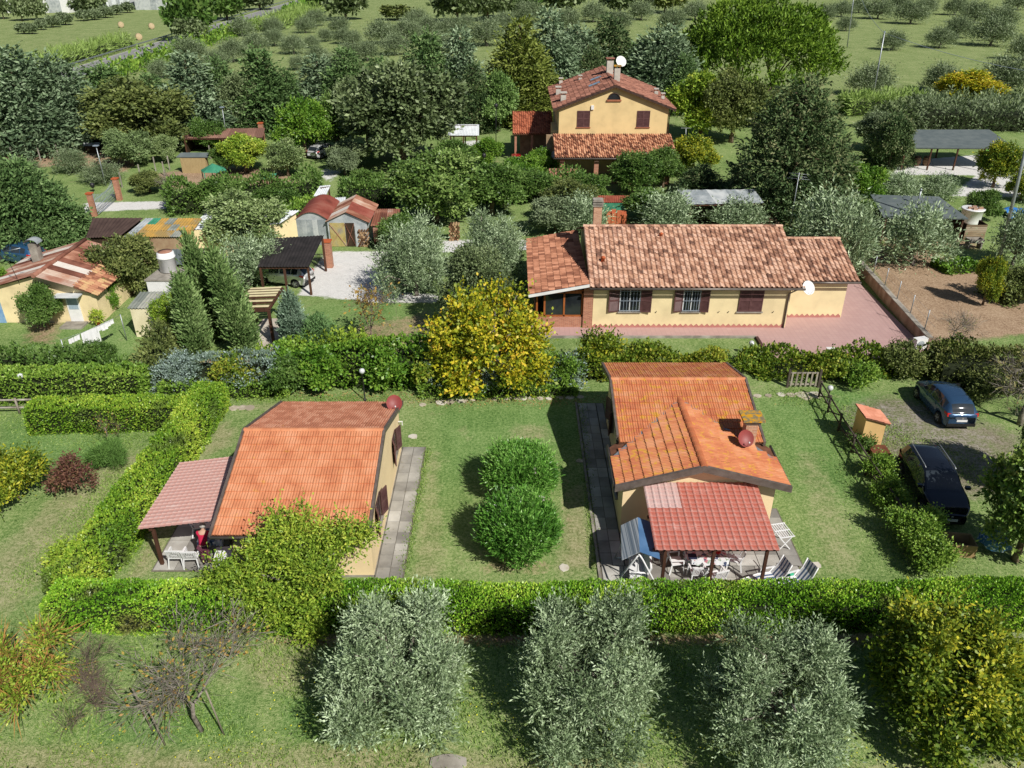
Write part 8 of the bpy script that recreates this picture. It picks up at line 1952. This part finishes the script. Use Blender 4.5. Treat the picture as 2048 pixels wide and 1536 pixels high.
# meter cabinet
t = thing('meter_cabinet', 'ochre rendered meter cabinet with a small pink tiled roof', 'cabinet', (17.35, 32.9, 0), .0)
OCH = stucco('stucco_ochre', (.66, .44, .19, 1))
MB().add([(-.55, -.55, 0), (.45, -.55, 0), (.45, .55, 0), (-.55, .55, 0), (-.55, -.55, 1.75), (.45, -.55, 1.45), (.45, .55, 1.45), (-.55, .55, 1.75)], [(0, 1, 5, 4), (1, 2, 6, 5), (2, 3, 7, 6), (3, 0, 4, 7), (4, 5, 6, 7)]).build('body', OCH, t, world=False)
rf = MB().slab([(-.64, -.66, 1.80), (.6, -.66, 1.43), (.6, .66, 1.43), (-.64, .66, 1.80)], .05).build('roof', DECK, t, world=False)
tile_roof(rf, (17.35 + .62, 32.9 - .66, 1.44), (0, 1.32, 0), (-1.26, 0, .375), .22, .32, PR2, mat('tile_pink', [S(190, 124, 98), S(212, 148, 122)], 2, .8, rnd=.4), single=40, seed=41)
tag(MB().box(17.1, 17.95, 31.3, 32.25, 0, .28).build('rusty_hatch', mat('rust_plate', [S(96, 56, 40), S(126, 78, 56)], 2, .9, .3, 30)), 'low rusty metal hatch in front of the meter cabinet', 'hatch')
# crate and blue cloth in front of the black car
t = thing('crate', 'cardboard coloured crate in the dappled shade before the black car', 'crate', (17.9, 24.95, 0), -.15)
for (x0, x1, y0, y1) in ((-.55, .55, -.4, -.36), (-.55, .55, .36, .4), (-.55, -.51, -.36, .36), (.51, .55, -.36, .36)): MB().box(x0, x1, y0, y1, 0, .6).build('side', mat('board_tan', [S(150, 124, 88), S(172, 146, 108)], 3, .9), t, world=False)
MB().box(-.5, .5, -.35, .35, .02, .06).build('bottom', _MC['board_tan'], t, world=False)
t = thing('side_table', 'round garden table under a blue speckled cloth beside the crate', 'table', (19.35, 25.0, 0))
MB().tube([(0, 0, 0), (0, 0, .68)], .04, 8).build('leg', PLAST, t, world=False)
n = 20; mb = MB(); mb.add([(.55 * math.cos(6.2832 * i / n), .55 * math.sin(6.2832 * i / n), .7) for i in range(n)], [tuple(range(n))]); mb.add([(r * math.cos(6.2832 * i / n), r * math.sin(6.2832 * i / n), z) for r0, z0, wv in ((.55, .7, 0), (.6, .38, .05)) for i in range(n) for r, z in ((r0 + wv * math.sin(i * 2.2), z0 + wv * math.sin(i * 1.3)),)], [(i, (i + 1) % n, n + (i + 1) % n, n + i) for i in range(n)], True)
mb.build('cloth', cloth_mat('cloth_blue', S(58, 110, 156), [S(58, 110, 156), S(190, 206, 216), S(70, 120, 160)], 14), t, world=False)
# washing line
t = thing('washing_line', 'washing line on two poles across the west garden lawn', 'washing line', G(190, 690))
wa, wb = G(142, 690, 1.25), G(230, 648, 1.25)
for p in (wa - Vector((.3, .3, 0)), wb + Vector((.3, .3, 0))): MB().tube([(p.x, p.y, 0), (p.x, p.y, 1.75)], .03, 6).build('pole', STEEL, t)
MB().tube([(wa.x - .3, wa.y - .3, 1.7), (wa.lerp(wb, .5).x, wa.lerp(wb, .5).y, 1.6), (wb.x + .3, wb.y + .3, 1.7)], .008, 4).build('line', STEEL, t)
LIN = mat('linen', [(.76, .77, .78, 1), (.84, .84, .85, 1)], 3, .9)
for i, (f, w, h, lab) in enumerate(((.03, .35, .3, 'small white cloth at the west end of the washing line'), (.16, .4, .3, 'white towel beside the two large sheets'), (.33, .5, 1.05, 'narrow long white sheet on the washing line'), (.5, .8, 1.1, 'widest white sheet on the washing line'), (.64, .4, .35, 'white shirt east of the sheets'), (.75, .45, .45, 'white pillowcase on the washing line'), (.86, .25, .35, 'white sock near the east end of the washing line'), (.95, .25, .3, 'small white rag at the east end of the washing line'))):
    p = wa.lerp(wb, f); d = (wb - wa); d.z = 0; d.normalize(); nn = Vector((-d.y, d.x, 0)); k = 6; vs = []
    for j in (0, .5, 1):
        for q in range(k + 1):
            c = p + d * (w * (q / k - .5)) + nn * (.05 * math.sin(q * 2.1 + i) * j); vs.append((c.x, c.y, 1.63 - h * j))
    tag(MB().add(vs, [(r * (k + 1) + q, r * (k + 1) + q + 1, (r + 1) * (k + 1) + q + 1, (r + 1) * (k + 1) + q) for r in (0, 1) for q in range(k)], True).build('laundry', LIN), lab, 'laundry', 'washing on the line')
# odds and ends
for lab, px, py in (('bright blue plastic stool behind the yellow autumn tree', 822, 702), ('second bright blue plastic stool behind the yellow autumn tree', 842, 702)):
    t = thing('plastic_stool', lab, 'stool', G(px, py)); m = mat('stool_blue', [S(40, 120, 210), S(60, 140, 224)], 2, .4)
    MB().box(-.25, .25, -.2, .2, .38, .42).build('seat', m, t, world=False)
    for sx in (-1, 1):
        for sy in (-1, 1): MB().bar((sx * .18, sy * .14, .38), (sx * .24, sy * .19, 0), .05).build('leg', m, t, world=False)
t = thing('heat_pump', 'white outdoor unit at the corner of the pink terrace', 'air conditioner', (24.3, 42.9, .1), .3)
MB().box(-.4, .4, -.18, .18, .05, .75).build('casing', WHITE, t, world=False); MB().lathe([(.25, 0), (.25, .02), (.05, .03)], 16).xf(Matrix.Translation((-.08, -.19, .4)) @ Matrix.Rotation(H90, 4, 'X')).build('fan_grille', TING, t, world=False)
tag(MB().box(18.9, 19.4, 42.9, 43.2, .1, .106).build('drain_plate', WHITE), 'small white drain plate set in the pink terrace', 'drain')
for lab, px, py in (('white clothes airer post east of the farmhouse', 1371, 290), ('second clothes airer post nearer the cedar', 1390, 312)):
    t, e = pole('clothes_post', lab, px, py, py - 34, px + 1, .06, STEEL, 'post'); MB().bar((-.6 + e.x - t.location.x, 0, e.z), (.6 + e.x - t.location.x, 0, e.z), .06).build('crossbar', STEEL, t, world=False)
t = thing('aerial_mast', 'television aerial mast behind the annex roof', 'aerial', G(1577, 470))
MB().tube([(0, 0, 0), (0, 0, 5.2)], .03, 6).build('mast', STEEL, t, world=False)
for z, w in ((5.1, .7), (4.9, .55), (4.7, .8)):
    MB().tube([(-w, .3, z), (w, -.3, z)], .012, 4).build('boom', STEEL, t, world=False)
    for i in range(6): x = -w + 2 * w * i / 5; MB().tube([(x, -.25 - .3 * x / w, z), (x, .25 - .3 * x / w, z)], .008, 4).build('element', STEEL, t, world=False)
t = thing('potted_plant', 'potted shrub beside the door of the tin-roofed house', 'plant', (-26.4, 46.5, 0)); MB().lathe([(.12, 0), (.18, .3), (.2, .32)], 12).build('pot', mat('terracotta', [], 1), t, world=False)
q = sprays(np.random.default_rng(3), [(0, 0, .65)], [.28], 160, .2, 4, .14, .06); link(bpy.data.objects.new('foliage', crown_mesh('foliage', q, L_YG)), t)
# ------------------------------------------------------------------ meadow grass and flowers (nobody could count the blades)
def grass():
    rng = np.random.default_rng(77); N = 48000
    P = np.stack([rng.uniform(-17, 17, N), rng.uniform(14.6, 20.3, N), np.zeros(N)], 1)
    wv = wob(rng, 7, .8, (.3, 1.6)); P = P[wv(P[:, 0], P[:, 1]) + rng.normal(size=N) * .35 > -.1]
    Q = []
    for pth, wd, k in (([(1560, 790), (1650, 800), (1720, 940), (1800, 1080), (1890, 1150)], 1.3, 5000), ([(470, 800), (800, 800), (1160, 780)], .5, 4000), ([(1163, 812), (1190, 1140)], .25, 1800), ([(855, 900), (805, 1150)], .25, 1500), ([(40, 1180), (170, 1040), (250, 940)], 1.0, 4000), ([(1700, 830), (1800, 880), (1960, 960)], 1.6, 3500), ([(20, 830), (180, 880), (310, 880)], 1.5, 3500), ([(430, 800), (240, 1150)], .7, 2500)):
        pts = np.array([G(*p)[:2] for p in pth]); s = rng.random(k) * (len(pts) - 1); i = s.astype(int); f = (s - i)[:, None]
        c = pts[i] * (1 - f) + pts[np.minimum(i + 1, len(pts) - 1)] * f + rng.normal(size=(k, 2)) * wd * .5; Q.append(np.concatenate([c, np.zeros((k, 1))], 1))
    P = np.concatenate([P] + Q); n = len(P)
    D = nrm(np.array([0, 0, 1.]) + rng.normal(size=(n, 3)) * .55); D[:, 2] = np.abs(D[:, 2])
    q = leaf_quads(rng, P, D, rng.uniform(.06, .17, n), rng.uniform(.018, .04, n), .2, np.clip(.5 + wob(rng, 6, .5, (.3, 2))(P[:, 0], P[:, 1]) * .5 + rng.normal(size=n) * .15, 0, 1))
    me = crown_mesh('grass', q, leafmat('blade_lawn', lin((.09, .15, .035), (.17, .25, .06), (.26, .33, .10), (.38, .40, .19)), .25, .6, .15))
    tag(link(bpy.data.objects.new('grass', me)), 'tufts of longer grass in the meadow and along edges', 'grass', kind='stuff')
    k = 420; F = np.stack([rng.uniform(-16, 16, k), rng.uniform(15, 20, k), rng.uniform(.06, .14, k)], 1)
    c = np.array([[-4.9, 17.0], [-6.3, 18.], [-12, 16.5], [5.5, 16.5], [11, 15.5], [-9, 15.6], [.0, 17.5]]); F[:, :2] = c[rng.integers(0, len(c), k)] + rng.normal(size=(k, 2)) * np.array([1.1, .8])
    q = leaf_quads(rng, F, nrm(rng.normal(size=(k, 3)) * np.array([1, 1, .2])), .05, .05, 2., rng.random(k))
    tag(link(bpy.data.objects.new('wildflowers', crown_mesh('wildflowers', q, leafmat('petal_yellow', lin((.6, .5, .03), (.75, .65, .05)), .2)))), 'yellow wild flowers scattered in the meadow', 'flowers', kind='stuff')
    k = 900; F = np.concatenate([np.stack([rng.normal(0.5, 4.5, k), rng.normal(37.0, .35, k), np.full(k, .02)], 1), np.stack([rng.uniform(-12, 17, 500), rng.normal(20.15, .2, 500), np.full(500, .03)], 1), np.stack([rng.normal(-9, 3, 300), rng.normal(37.6, .3, 300), np.full(300, .02)], 1)])
    q = leaf_quads(rng, F, nrm(rng.normal(size=(len(F), 3)) * np.array([1, 1, .15])), .10, .07, 2.5, rng.random(len(F)))
    tag(link(bpy.data.objects.new('fallen_leaves', crown_mesh('fallen_leaves', q, leafmat('leaf_litter', lin((.16, .09, .05), (.30, .19, .10), (.40, .30, .12)), .1, .8, .1)))), 'fallen leaves along the foot of the hedges', 'leaves', kind='stuff')
grass()
